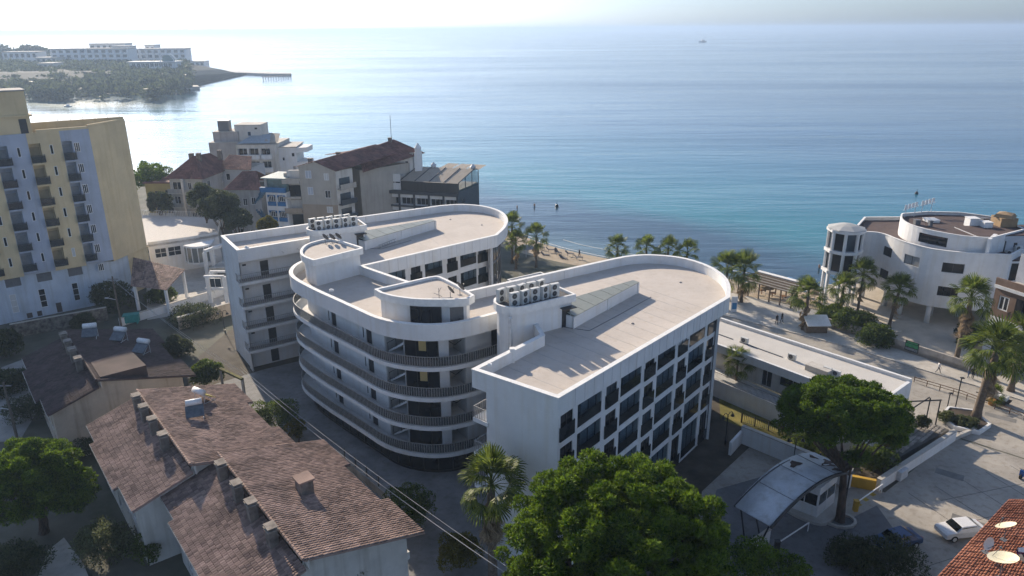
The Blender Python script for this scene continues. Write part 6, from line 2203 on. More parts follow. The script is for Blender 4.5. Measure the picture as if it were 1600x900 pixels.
def palm(base, crown_z, size, label, seed, trunk_r=0.28, n=27, dead=8, lean=(0, 0), group='fan palms along the seafront'):
    r = random.Random(seed)
    b = Vector((base[0], base[1], 0))
    o = thing('fan_palm', label, 'palm', b, group=group)
    top = Vector((lean[0], lean[1], crown_z))
    m = MB()
    ring_n = 7
    pts = [Vector((lean[0] * (t / ring_n) ** 1.6, lean[1] * (t / ring_n) ** 1.6, crown_z * t / ring_n)) for t in range(ring_n + 1)]
    m.tube(pts, [trunk_r * (1.35 if t == 0 else 1.0 - 0.28 * t / ring_n) for t in range(ring_n + 1)], 9)
    link('trunk', m.mesh('trunk', palm_bark, True), o)
    for k in range(n):
        t = k / (n - 1)
        el = math.radians(84 - 112 * t ** 1.15 + r.uniform(-8, 8))
        az = k * 2.39996 + r.uniform(-0.2, 0.2)
        me = FR[min(3, int(t * 4))]
        f = link('frond', me, o, top + Vector((0, 0, 0.25 * (1 - t))))
        f.rotation_euler = (r.uniform(-0.5, 0.5), -el, az)
        s = size * r.uniform(0.85, 1.1)
        f.scale = (s, s, s)
    for k in range(dead):
        az = k * 6.283 / max(1, dead) + r.uniform(-0.3, 0.3)
        f = link('dead_frond', DEAD[k % 2], o, top + Vector((0, 0, -0.2 - 0.5 * size * (k % 4))))
        f.rotation_euler = (r.uniform(-0.4, 0.4), math.radians(72 + r.uniform(-8, 8)), az)
        s = size * r.uniform(0.75, 1.0)
        f.scale = (s, s, s)
    return o


palm((-1.75, 49.6), 10.0, 1.22, 'tall fan palm with skirt of dead fronds, bottom centre beside the lane', 1, 0.42, 32, 40, group=None)
palm((54.9, 77.1), 8.5, 1.45, 'thick-trunked fan palm in the roadside planter on the right', 2, 0.5, 34, 14, (0.9, 0.3))
palm((60.7, 91.6), 9.6, 1.25, 'tall fan palm with shaggy brown skirt by the poster wall', 3, 0.36, 28, 24, (0.4, 0.2))
palm((54.7, 108.6), 7.4, 1.05, 'slim fan palm right in front of the round turret', 4, 0.22, 32, 5)
palm((52.1, 109.0), 4.8, 1.05, 'short fan palm left of the slim palm before the turret', 5, 0.3, 30, 5)
palm((57.9, 104.6), 6.2, 1.05, 'leaning fan palm before the curved facade', 6, 0.26, 32, 6, (0.7, 0.2))
palm((44.9, 104.8), 5.4, 1.2, 'bushy fan palm on the promenade beside the beach bar', 7, 0.34, 28, 10)
palm((28.0, 83.1), 4.6, 0.85, 'small fan palm on the lawn beside the right wing', 8, 0.17, 26, 3)
palm((63.6, 84.2), 7.6, 1.15, 'fan palm at the right edge before the brown house', 9, 0.36, 28, 8)
palm((33.6, 78.2), 3.6, 0.75, 'young palm behind the umbrella pine crown', 10, 0.14, 22, 0)
for k, (px, py, Y, s, lab) in enumerate([(1136, 425, 119, 1.35, 'left palm of the dense pair behind the right wing nose'), (1163, 425, 117, 1.35, 'right palm of the dense pair behind the right wing nose'),
                                         (965, 389, 127, 1.0, 'leftmost palm top showing over the right wing parapet'), (1010, 390, 126, 1.0, 'second palm top over the right wing parapet'),
                                         (1044, 391, 124, 0.95, 'third palm top over the right wing parapet'), (1074, 396, 122, 0.95, 'rightmost palm top over the right wing parapet'),
                                         (800, 355, 140, 1.1, 'palm close against the left wing nose'), (806, 380, 136, 1.0, 'low palm beside the left wing nose'), (838, 371, 137, 1.15, 'palm standing clear on the beach by the left wing')]):
    p = PY(px, py, Y)
    palm((p.x, p.y), max(2.5, p.z), s, lab, 30 + k, 0.25, 24, 6)
yc = P(1545, 640)
palm((yc.x + 1.0, yc.y + 1.2), 1.3, 0.55, 'tiny potted palm in orange pot at the car park entrance', 50, 0.1, 16, 0)

# ---------------------------------------------------------------- roof plant, dishes, heaters
def ac_unit(label, loc, rz, group, tall=True):
    o = thing('air_conditioner', label, 'air conditioner', loc, rz, group)
    h = 1.4 if tall else 0.75
    cpart('case', ('ac', h), lambda: MB().box(-0.47, -0.19, 0.08, 0.47, 0.19, h).box(-0.42, -0.16, 0, -0.34, 0.16, 0.08).box(0.34, -0.16, 0, 0.42, 0.16, 0.08), mat('ac_casing', (0.60, 0.60, 0.57), 0.6, 0.06, 3), o)
    for k in range(2 if tall else 1):
        z = 0.42 + 0.64 * k
        g = cpart('fan_grille', 'acf', lambda: MB().add([(0.27 * math.cos(t * 0.5236), -0.196, 0.27 * math.sin(t * 0.5236)) for t in range(12)] + [(0.27 * math.cos(t * 0.5236), -0.21, 0.27 * math.sin(t * 0.5236)) for t in range(12)],
                  [tuple(range(12, 24))] + [(i, (i + 1) % 12, 12 + (i + 1) % 12, 12 + i) for i in range(12)]), mat('fan_dark', (0.07, 0.07, 0.07), 0.6), o, (-0.08, 0, z))
        cpart('fan_hub', 'ach', lambda: MB().box(-0.06, -0.225, -0.06, 0.06, -0.211, 0.06), grey_metal, g)
    return o


for (lft, rgt, z, nm) in (((-26.9, 93.6), (-20.2, 97.2), 19.15, 'left'), ((-1.5, 65.0), (5.2, 69.3), 19.25, 'right')):
    l, r_ = Vector(lft), Vector(rgt)
    d = (r_ - l).normalized()
    n = Vector((d.y, -d.x))
    an = math.atan2(d.y, d.x)
    for row, (off_, cnt, s0) in enumerate(((0.85, 5, 1.5), (-0.75, 5, 1.0))):
        for k in range(cnt):
            q = l + d * (s0 + 1.16 * k) + n * off_
            ordn = ('leftmost', 'second', 'middle', 'fourth', 'rightmost')[k]
            ac_unit('%s air conditioner in the %s row on the %s plant tower' % (ordn, 'front' if row == 0 else 'rear', nm), (q.x, q.y, z), an + (0.25 if (k + row) % 2 else -0.05), 'air conditioners on the hotel plant towers')
for k, (px, py, lab) in enumerate(((1163, 536, 'air conditioner at the far end of the flat pavilion roof'), (1237, 562, 'air conditioner at the middle of the flat pavilion roof'),
                                   (1292, 583, 'left of the paired air conditioners on the flat pavilion roof'), (1306, 588, 'right of the paired air conditioners on the flat pavilion roof'))):
    p = P(px, py, 6.26)
    ac_unit(lab, p, -0.85, 'air conditioners on the pavilion roof', False)
for k, (q, lab) in enumerate(((Vector((76.0, 106.0)), 'wall air conditioner on the upper right building terrace'), (Vector((74.6, 105.8)), 'lower wall air conditioner on the upper right building terrace'))):
    ac_unit(lab, (q.x, q.y, 11.5), 0, 'air conditioners by the curved building', k == 0)
for k in range(3):
    q = bF.at(5.0 + 1.2 * k, -3.0)
    ac_unit(('first', 'second', 'third')[k] + ' air conditioner on the brown house terrace from the left', (q.x, q.y, 10.85), bF.ang(1), 'air conditioners on the brown house terrace', True)
p = LB_(15.3, 8.62)
ac_unit('air conditioner hanging on the lane side wall of the near row house', (p.x, p.y, 3.2), 2.248, None, False)


def dish(label, loc, az, r=0.45, el=25, col=None, group=None):
    o = thing('satellite_dish', label, 'satellite dish', loc, az, group)
    col = col or mat('dish_grey', (0.10, 0.10, 0.10), 0.6, 0.1)
    hgt = r * 1.3
    cpart('mast', ('dm', r), lambda: MB().tube([(0, 0, 0), (0, 0, hgt)], 0.03, 6).box(-0.2, -0.2, 0, 0.2, 0.2, 0.05), grey_metal, o)

    def bowl():
        m = MB()
        vs, fs = [], []
        n = 14
        for i in range(4):
            rr_ = r * (i + 0.02) / 3
            for k in range(n):
                vs.append((rr_ * math.cos(k * 6.2832 / n), rr_ * math.sin(k * 6.2832 / n), 0.25 * rr_ * rr_ / r))
        for i in range(3):
            for k in range(n):
                k2 = (k + 1) % n
                fs.append((i * n + k, i * n + k2, (i + 1) * n + k2, (i + 1) * n + k))
        m.add(vs, fs)
        return m
    b = cpart('reflector', ('db', r), bowl, col, o, (0, 0, hgt + r * 0.3), 0, True)
    b.rotation_euler = (math.radians(90 - el), 0, 0)
    cpart('feed_arm', ('da', r), lambda: MB().tube([(0, -r * 0.8, 0.05), (0, -r * 0.1, r * 0.9)], 0.02, 5).box(-0.05, -r * 0.15, r * 0.85, 0.05, r * 0.0, r * 1.0), grey_metal, b)
    return o


for k, (x_, y_, lab) in enumerate(((-22.9, 87.2, 'left dark dish on the curved left roof house'), (-22.1, 87.3, 'middle dark dish on the curved left roof house'), (-21.4, 87.6, 'right dark dish on the curved left roof house'))):
    dish(lab, (x_, y_, 19.2), 2.5, 0.5, 30, group='dishes on the left roof house')
dish('left dark dish on the front roof house', (-6.1, 68.4, 18.9), 2.2, 0.5, 30, group='dishes on the front roof house')
dish('right dark dish on the front roof house', (-5.2, 69.2, 18.9), 2.2, 0.55, 30, group='dishes on the front roof house')
an_ = thing('roof_aerials', 'cluster of thin aerials beside the dishes on the front roof house', 'aerial', (-7.2, 68.2, 18.9))
link('pole', MB().tube([(0, 0, 0), (0, 0, 1.1)], 0.03).tube([(-0.5, 0, 0.6), (0.3, 0.1, 0.2)], 0.025).tube([(0, 0, 0.7), (0.25, 0, 1.2)], 0.02).box(-0.7, -0.15, 0, 0.9, 0.15, 0.08).mesh('pole', grey_metal), an_)
ld = thing('metal_ladder', 'short grey ladder leaning on the stair cover of the left wing', 'ladder', (-17.9, 95.0, DECK))
for s in (0, 0.45):
    link('rail', MB().tube([(0, 0, 0.1 + s * 0.9), (2.0, 2.4, 0.35 + s * 0.9)], 0.03, 5).mesh('rail', grey_metal), ld)
for k in range(7):
    link('rung', MB().tube([(0.2 + 0.27 * k, 0.24 + 0.32 * k, 0.13 + 0.035 * k), (0.2 + 0.27 * k, 0.24 + 0.32 * k, 0.53 + 0.035 * k)], 0.02, 4).mesh('rung', grey_metal), ld)
cream_dish = mat('cream_dish', (0.74, 0.68, 0.48), 0.6, 0.08, 2)
dish('tilted cream dish on the terracotta roof, upper', (35.6, 44.3, 8.75), 3.67, 0.7, 58, cream_dish, 'cream dishes on the terracotta roof')
dish('upright pale dish on the terracotta roof, left', (33.7, 43.3, 8.5), 0.3, 0.5, 10, mat('pale_dish', (0.74, 0.72, 0.64), 0.6, 0.05), 'cream dishes on the terracotta roof')
dish('large cream dish at the bottom edge of the terracotta roof', (33.4, 41.1, 8.1), 3.67, 0.95, 72, cream_dish, 'cream dishes on the terracotta roof')
bt = thing('white_hull', 'white hull-like shape with purple underside lying on the terracotta roof', 'boat', (36.9, 43.0, 8.75), 0.05)
vs, fs = [], []
for k in range(9):
    t = k / 8
    w = 0.55 * math.sin(math.pi * min(1, t * 0.55 + 0.02)) ** 0.7
    vs += [(3.2 * t - 1.2, -w, 0.15), (3.2 * t - 1.2, 0, 0.42 + 0.1 * t), (3.2 * t - 1.2, w, 0.15), (3.2 * t - 1.2, 0, -0.15)]
for k in range(8):
    i = 4 * k
    fs += [(i, i + 4, i + 5, i + 1), (i + 1, i + 5, i + 6, i + 2)]
link('hull', MB().add(vs, fs).mesh('hull', white_clean), bt)
fs = []
for k in range(8):
    i = 4 * k
    fs += [(i, i + 3, i + 7, i + 4), (i + 2, i + 6, i + 7, i + 3)]
link('keel', MB().add([(x, y, z - 0.01) for x, y, z in vs], fs).mesh('keel', mat('purple_trim', (0.10, 0.03, 0.14), 0.5, 0.1)), bt)
link('cradle', MB().box(-0.8, -0.3, -0.7, -0.6, 0.3, -0.1).box(1.0, -0.3, -0.7, 1.2, 0.3, -0.1).mesh('cradle', grey_metal), bt)


def solar_heater(label, loc, rz, yellow=False):
    o = thing('solar_heater', label, 'solar heater', loc, rz, 'solar water heaters on the tiled roofs')
    link('tank', MB().tube([(-0.75, 0.5, 1.25), (0.75, 0.5, 1.25)], 0.32, 10).mesh('tank', white_metal, True), o)
    cpart('panel', ('shp', yellow), lambda: MB().add([(-0.85, -0.75, 0.25), (0.85, -0.75, 0.25), (0.85, 0.35, 1.0), (-0.85, 0.35, 1.0), (-0.85, -0.72, 0.17), (0.85, -0.72, 0.17), (0.85, 0.38, 0.92), (-0.85, 0.38, 0.92)],
          [(0, 1, 2, 3), (7, 6, 5, 4), (0, 4, 5, 1), (1, 5, 6, 2), (2, 6, 7, 3), (3, 7, 4, 0)]), mat('yellow_panel', (0.33, 0.28, 0.05), 0.4, 0.2, 3) if yellow else mat('heater_panel', (0.12, 0.14, 0.16), 0.2, 0.2, 2), o)
    fr_ = MB()
    for x in (-0.75, 0.75):
        fr_.tube([(x, -0.7, -0.2), (x, 0.5, 1.0)], 0.035, 5).tube([(x, 0.55, -0.3), (x, 0.5, 1.1)], 0.035, 5).tube([(x, -0.7, 0.0), (x, 0.5, 0.0)], 0.03, 5)
    link('stand', fr_.mesh('stand', pale_metal), o)
    return o


for (fnc, u, v, rz, lab, yl) in ((rightA, 3.2, 5.0, 2.6, 'solar heater with yellow panel on the middle row house roof', True), (rightA, 7.0, 3.0, 0.4, 'small white heater tank tipped on the middle row house roof', False),
                                 (rightC, 8.5, 6.0, -0.3, 'white-framed solar heater on the dark-roofed house', False), (rightC, 3.6, 4.6, -0.2, 'grey solar heater at the back of the dark-roofed house', False),
                                 (rightC, 2.0, 1.8, 0.3, 'solar heater near the ridge of the dark-roofed house', False)):
    p = fnc(u, v)
    solar_heater(lab, (p[0], p[1], p[2] + 0.15), rz, yl)

# ---------------------------------------------------------------- lamps, poles, wires
def lamp(label, loc, h=4.2, rz=0.0):
    o = thing('street_lamp', label, 'street lamp', loc, rz, 'double-armed street lamps')
    cpart('post', ('lpo', h), lambda: MB().tube([(0, 0, 0), (0, 0, 0.5)], 0.12, 8).tube([(0, 0, 0.5), (0, 0, h)], 0.055, 6), black_metal, o)
    for s in (-1, 1):
        cpart('arm', ('lar', h, s), lambda: MB().tube([(0, 0, h - 0.05), (s * 0.25, 0, h + 0.28), (s * 0.55, 0, h + 0.28), (s * 0.72, 0, h + 0.02)], 0.04, 5), black_metal, o)
        cpart('shade', ('lsh', h, s), lambda: MB().lathe((s * 0.72, 0, h - 0.3), [(0.24, 0), (0.16, 0.15), (0.06, 0.32)], 8), black_metal, o)
    return o


lamp('double lamp before the ramp wall beside the gatehouse canopy', P(1238, 732), 3.6)
lamp('double lamp in the dark yard beside the right wing', P(1133, 693), 3.6, 0.5)
lamp('double lamp by the pale garden wall left of the hotel', P(352, 520), 3.4)


def pole(label, loc, h, arm=False):
    o = thing('utility_pole', label, 'utility pole', loc, 0, 'wooden utility poles')
    link('shaft', MB().tube([(0, 0, 0), (0.1, 0, h)], [0.16, 0.11], 8).mesh('shaft', mat('pole_wood', (0.15, 0.125, 0.10), 0.9, 0.2, 2)), o)
    link('crossarm', MB().box(-0.7, -0.06, h - 0.5, 0.9, 0.06, h - 0.38).mesh('crossarm', grey_metal), o)
    if arm:
        link('lamp_arm', MB().tube([(0.05, 0, h * 0.55), (-1.1, -0.3, h * 0.6)], 0.05, 5).box(-1.5, -0.42, h * 0.6 - 0.05, -1.0, -0.2, h * 0.6 + 0.06).mesh('lamp_arm', pale_metal), o)
    return o


p1 = P(190, 512)
pole('utility pole standing before the ochre tower wall', p1, 8.5, True)
p2 = P(28, 690)
pole('utility pole with lamp arm by the neighbour yard', p2, 7.5, True)
p3 = P(388, 640)
pf = thing('portal_frame', 'mossy beam on two posts at the lane entrance beside the hotel', 'gate', P(365, 640))
a, b = P(350, 615), P(384, 632)
wpart('post', MB().box(a.x - 0.12, a.y - 0.12, 0, a.x + 0.12, a.y + 0.12, 3.4), concrete, pf)
wpart('post', MB().box(b.x - 0.14, b.y - 0.14, 0, b.x + 0.14, b.y + 0.14, 3.4), concrete, pf)
wpart('beam', MB().obox(a, b, 0.4, 3.4, 3.65), mat('mossy_concrete', (0.16, 0.15, 0.05), 0.95, 0.3, 2), pf)


def wire(label, a, b, sag, r=0.025):
    a, b = Vector(a), Vector(b)
    pts = []
    for k in range(13):
        t = k / 12
        q = a.lerp(b, t)
        q.z -= sag * 4 * t * (1 - t)
        pts.append(q)
    m = MB().tube(pts, r, 4)
    tag(link('power_line', m.mesh('power_line', mat('cable_grey', (0.33, 0.33, 0.33), 0.6, 0.1))), label, 'cable', 'overhead cables along the lane')


top2 = Vector((b.x, b.y, 4.6))
far = Vector((2.5, 40.0, 7.2))
wire('upper overhead cable running above the lane past the curved balconies', top2 + Vector((0, 0, 0.5)), far + Vector((0, 0, 0.6)), 0.8)
wire('lower overhead cable running above the lane past the curved balconies', top2, far, 1.0, 0.035)
wire('short cable from the tower pole across the garden', (p1.x, p1.y, 8.0), (b.x, b.y, 4.6), 0.6)
wire('second short cable from the tower pole across the garden', (p1.x + 0.5, p1.y, 7.7), (b.x, b.y, 4.1), 0.7)
tag(link('container', MB().box(-1.1, -0.6, 0.3, 1.1, 0.6, 1.5).box(-1.15, -0.65, 1.5, 1.15, 0.65, 1.6).box(-0.9, -0.5, 0, -0.7, 0.5, 0.3).box(0.7, -0.5, 0, 0.9, 0.5, 0.3).mesh('container', mat('teal_paint', (0.03, 0.27, 0.25), 0.5, 0.1)), None, P(207, 505), 0.3), 'teal waste container beside the utility pole', 'container')

# ---------------------------------------------------------------- people
def body_mesh(pose, shirt, trouser, skin_m, hair):
    """one continuous skinned body about 1.72 m tall"""
    J = {
        'pel': (0, 0, 0.95, 0.14), 'bel': (0, 0.0, 1.12, 0.135), 'che': (0, 0.0, 1.32, 0.155), 'nek': (0, 0, 1.50, 0.055), 'hed': (0, -0.02, 1.60, 0.095), 'top': (0, -0.01, 1.68, 0.075),
        'hl': (0.1, 0, 0.9, 0.095), 'kl': (0.11, -pose * 0.22, 0.5, 0.065), 'al': (0.11, -pose * 0.30, 0.09, 0.042), 'tl': (0.12, -pose * 0.30 - 0.16, 0.04, 0.04),
        'hr': (-0.1, 0, 0.9, 0.095), 'kr': (-0.11, pose * 0.10, 0.5, 0.065), 'ar': (-0.11, pose * 0.36, 0.10, 0.042), 'tr': (-0.12, pose * 0.36 - 0.15, 0.04, 0.04),
        'sl': (0.19, 0, 1.42, 0.065), 'el': (0.25, pose * 0.12, 1.15, 0.045), 'wl': (0.25, pose * 0.02 - 0.08, 0.92, 0.034), 'fl': (0.25, pose * 0.0 - 0.12, 0.82, 0.03),
        'sr': (-0.19, 0, 1.42, 0.065), 'er': (-0.25, -pose * 0.10, 1.15, 0.045), 'wr': (-0.25, -pose * 0.2 - 0.05, 0.94, 0.034), 'fr': (-0.25, -pose * 0.22 - 0.1, 0.84, 0.03)}
    E = [('pel', 'bel'), ('bel', 'che'), ('che', 'nek'), ('nek', 'hed'), ('hed', 'top'), ('pel', 'hl'), ('hl', 'kl'), ('kl', 'al'), ('al', 'tl'), ('pel', 'hr'), ('hr', 'kr'), ('kr', 'ar'), ('ar', 'tr'),
         ('che', 'sl'), ('sl', 'el'), ('el', 'wl'), ('wl', 'fl'), ('che', 'sr'), ('sr', 'er'), ('er', 'wr'), ('wr', 'fr')]
    names = list(J)
    me = bpy.data.meshes.new('body')
    me.from_pydata([J[n][:3] for n in names], [(names.index(a), names.index(b)) for a, b in E], [])
    ob = bpy.data.objects.new('tmp_body', me)
    COL.objects.link(ob)
    ob.modifiers.new('skin', 'SKIN')
    for i, n in enumerate(names):
        me.skin_vertices[0].data[i].radius = (J[n][3], J[n][3])
        me.skin_vertices[0].data[i].use_root = n == 'pel'
    sb = ob.modifiers.new('sub', 'SUBSURF')
    sb.levels = sb.render_levels = 1
    dg = bpy.context.evaluated_depsgraph_get()
    out = bpy.data.meshes.new_from_object(ob.evaluated_get(dg))
    bpy.data.objects.remove(ob)
    out.name = 'body'
    out.materials.clear()
    for m in (shirt, trouser, skin_m, hair):
        out.materials.append(m)
    for p in out.polygons:
        c = p.center
        p.use_smooth = True
        if c.z > 1.62 or (c.z > 1.53 and c.y > 0.02):
            p.material_index = 3
        elif c.z > 1.49 or (abs(c.x) > 0.2 and c.z < 1.05):
            p.material_index = 2
        elif c.z > 0.98:
            p.material_index = 0
        else:
            p.material_index = 1
    return out


skin_m = mat('skin', (0.35, 0.21, 0.15), 0.6, 0.05)
hair_m = mat('dark_hair', (0.02, 0.015, 0.012), 0.7, 0.1)
cl_white = mat('white_cloth', (0.62, 0.62, 0.62), 0.9, 0.05)
cl_black = mat('black_cloth', (0.02, 0.02, 0.024), 0.9, 0.1)
cl_blue = mat('denim_cloth', (0.05, 0.08, 0.15), 0.9, 0.1)
cl_grey = mat('grey_cloth', (0.14, 0.14, 0.15), 0.9, 0.1)
B1 = body_mesh(1.0, cl_white, cl_grey, skin_m, hair_m)
B2 = body_mesh(0.5, cl_black, cl_black, skin_m, hair_m)
B3 = body_mesh(0.7, cl_grey, cl_blue, skin_m, hair_m)
B4 = body_mesh(0.2, skin_m, cl_black, skin_m, hair_m)
for me, px, py, z, rz, lab in ((B1, 1465, 583, 0.015, 1.2, 'person in white shirt striding across the road'), (B2, 1213, 507, 0.02, 0.4, 'left of two people in dark clothes on the promenade'),
                               (B2, 1221, 504, 0.02, 0.7, 'right of two people in dark clothes on the promenade'), (B3, 1512, 590, 0.02, 2.0, 'person beside the tall shaggy palm, grey top'),
                               (B2, 1519, 592, 0.02, 2.3, 'person in black beside the tall shaggy palm'), (B4, 835, 327, -2.3, 0, 'bather wading left of the pair off the beach'),
                               (B4, 808, 330, -2.3, 1, 'bather wading close to the left wing nose'), (B4, 1279, 425, -2.2, 0.5, 'bather wading left of the round turret'), (B2, 1188, 434, -1.4, 0.2, 'dark figure at the waterline behind the palms'),
                               (B3, 868, 398, -0.4, 0.2, 'person standing on the sand beyond the right wing parapet'), (B2, 905, 402, -0.4, 0.9, 'second person on the sand beyond the right wing parapet')):
    p = P(px, py, z)
    tag(link('person', me, None, (p.x, p.y, z), rz), lab, 'person', None)

# ---------------------------------------------------------------- beach bar, umbrellas, kiosk
bb = thing('beach_bar', 'slatted timber pergola beach bar on the sand beside the promenade', 'pergola', P(1220, 470))
a0, a1 = P(1180, 447), P(1262, 470)
d = (a1 - a0).normalized()
nb = Vector((-d.y, d.x, 0))
wood = mat('weathered_wood', (0.17, 0.125, 0.085), 0.9, 0.2, 2)
for k in range(6):
    q = a0.lerp(a1, k / 5)
    for s in (0, -5.5):
        e = q + nb * s
        wpart('post', MB().box(e.x - 0.1, e.y - 0.1, -0.5, e.x + 0.1, e.y + 0.1, 2.6), wood, bb)
for k in range(14):
    s = -0.42 * k
    wpart('slat', MB().obox(a0 + nb * s, a1 + nb * s, 0.16, 2.6, 2.7), wood if k % 3 else pale_concrete, bb)
wpart('front_awning', MB().obox(a0 + nb * 0.4, a1 + nb * 0.4, 0.9, 2.75, 2.85), white, bb)
for k in range(5):
    q = a0.lerp(a1, 0.1 + 0.2 * k) + nb * -2.8
    wpart('table', MB().box(q.x - 0.5, q.y - 0.5, 0.7, q.x + 0.5, q.y + 0.5, 0.76).box(q.x - 0.06, q.y - 0.06, 0, q.x + 0.06, q.y + 0.06, 0.7), mat('orange_wood', (0.30, 0.15, 0.05), 0.7, 0.2, 3), bb)


def parasol(label, loc, r, col, h=2.3):
    o = thing('beach_umbrella', label, 'umbrella', loc, 0, 'umbrellas and shades on the beach')
    cpart('pole', ('pp', h), lambda: MB().tube([(0, 0, -0.3), (0, 0, h)], 0.04, 6), pale_metal, o)
    cpart('canopy', ('pc', r, h), lambda: MB().lathe((0, 0, h - 0.55), [(r, 0), (r * 0.55, 0.38), (0.04, 0.62)], 8), col, o)
    return o


straw = mat('straw_shade', (0.20, 0.15, 0.09), 0.95, 0.2, 3)
parasol('grey round umbrella by the left wing nose', P(822, 402, 0), 1.9, mat('grey_canvas', (0.22, 0.23, 0.25), 0.8, 0.1), 2.6)
for k, (px, py, c_) in enumerate(((1205, 452, mat('red_canvas', (0.22, 0.05, 0.06), 0.8, 0.1)), (1232, 450, mat('blue_canvas', (0.10, 0.25, 0.45), 0.8, 0.1)), (1255, 462, straw), (1272, 470, straw), (1196, 462, straw))):
    parasol(('dark red umbrella left on the beach by the palms', 'light blue umbrella at the waterline beyond the pergola', 'straw umbrella right of the pergola', 'straw umbrella nearest the turret', 'straw umbrella left of the pergola')[k], P(px, py, -0.4), 1.4, c_, 2.0)
lounger_m = mat('sunbed_cloth', (0.10, 0.10, 0.11), 0.9, 0.2)
for k, (px, py) in enumerate([(838, 396), (845, 388), (852, 400), (860, 392), (872, 396), (880, 405), (890, 398), (904, 404), (1290, 462), (1245, 455)]):
    p = P(px, py, -0.6)
    lab = ('first', 'second', 'third', 'fourth', 'fifth', 'sixth', 'seventh', 'last')[k] + ' dark sun lounger from the left on the sand between the hotel wings' if k < 8 else ('dark sun lounger on the sand just left of the turret', 'dark sun lounger beyond the beach bar pergola')[k - 8]
    o = thing('sun_lounger', lab, 'sun lounger', p, 0.6 + 0.3 * (k % 4), 'sun loungers scattered on the beach')
    cpart('seat', 'lse', lambda: MB().box(-0.35, -0.9, 0.3, 0.35, 0.45, 0.38), lounger_m, o)
    cpart('backrest', 'lba', lambda: MB().add([(-0.35, 0.45, 0.32), (0.35, 0.45, 0.32), (0.35, 0.95, 0.8), (-0.35, 0.95, 0.8), (-0.35, 0.45, 0.38), (0.35, 0.45, 0.38), (0.35, 0.93, 0.86), (-0.35, 0.93, 0.86)], [(0, 1, 2, 3), (4, 5, 6, 7), (0, 1, 5, 4), (2, 3, 7, 6), (0, 3, 7, 4), (1, 2, 6, 5)]), lounger_m, o)
    for x in (-0.3, 0.3):
        for y in (-0.8, 0.4):
            cpart('leg', ('lle', x, y), lambda x=x, y=y: MB().box(x - 0.03, y - 0.03, -0.3, x + 0.03, y + 0.03, 0.3), grey_metal, o)
bh_ = Block(thing('beach_hut', 'small flat white hut on the beach between the wings', 'hut', P(830, 425)), (2.0, 113.0), 0.6, 7, 5, 0, 3.6)
bh_.walls(white)
bh_.flat_roof(pale_concrete, 0.15, 0.3)
bh_.parapet(white_clean, 0.7)
ki = thing('promenade_kiosk', 'low kiosk with white awning front under the promenade bushes', 'kiosk', P(1275, 517))
q = P(1275, 520)
wpart('counter', MB().box(q.x - 1.6, q.y - 0.2, 0, q.x + 1.6, q.y + 1.2, 1.0), wood, ki)
wpart('awning', MB().add([(q.x - 1.8, q.y - 0.9, 1.5), (q.x + 1.8, q.y - 0.9, 1.5), (q.x + 1.8, q.y + 1.2, 2.5), (q.x - 1.8, q.y + 1.2, 2.5), (q.x - 1.8, q.y - 0.9, 1.42), (q.x + 1.8, q.y - 0.9, 1.42), (q.x + 1.8, q.y + 1.2, 2.42), (q.x - 1.8, q.y + 1.2, 2.42)], [(0, 1, 2, 3), (7, 6, 5, 4), (0, 4, 5, 1), (1, 5, 6, 2), (2, 6, 7, 3), (3, 7, 4, 0)]), white_clean, ki)
q = P(1146, 487)
ph_ = thing('display_totem', 'blue and white advertising totem by the palm pair', 'sign', q)
wpart('pillar', MB().box(q.x - 0.45, q.y - 0.15, 0, q.x + 0.45, q.y + 0.15, 2.6), white_metal, ph_)
wpart('blue_face', MB().box(q.x - 0.38, q.y - 0.17, 0.5, q.x + 0.38, q.y - 0.152, 1.6), mat('blue_print', (0.05, 0.22, 0.42), 0.5, 0.2), ph_)

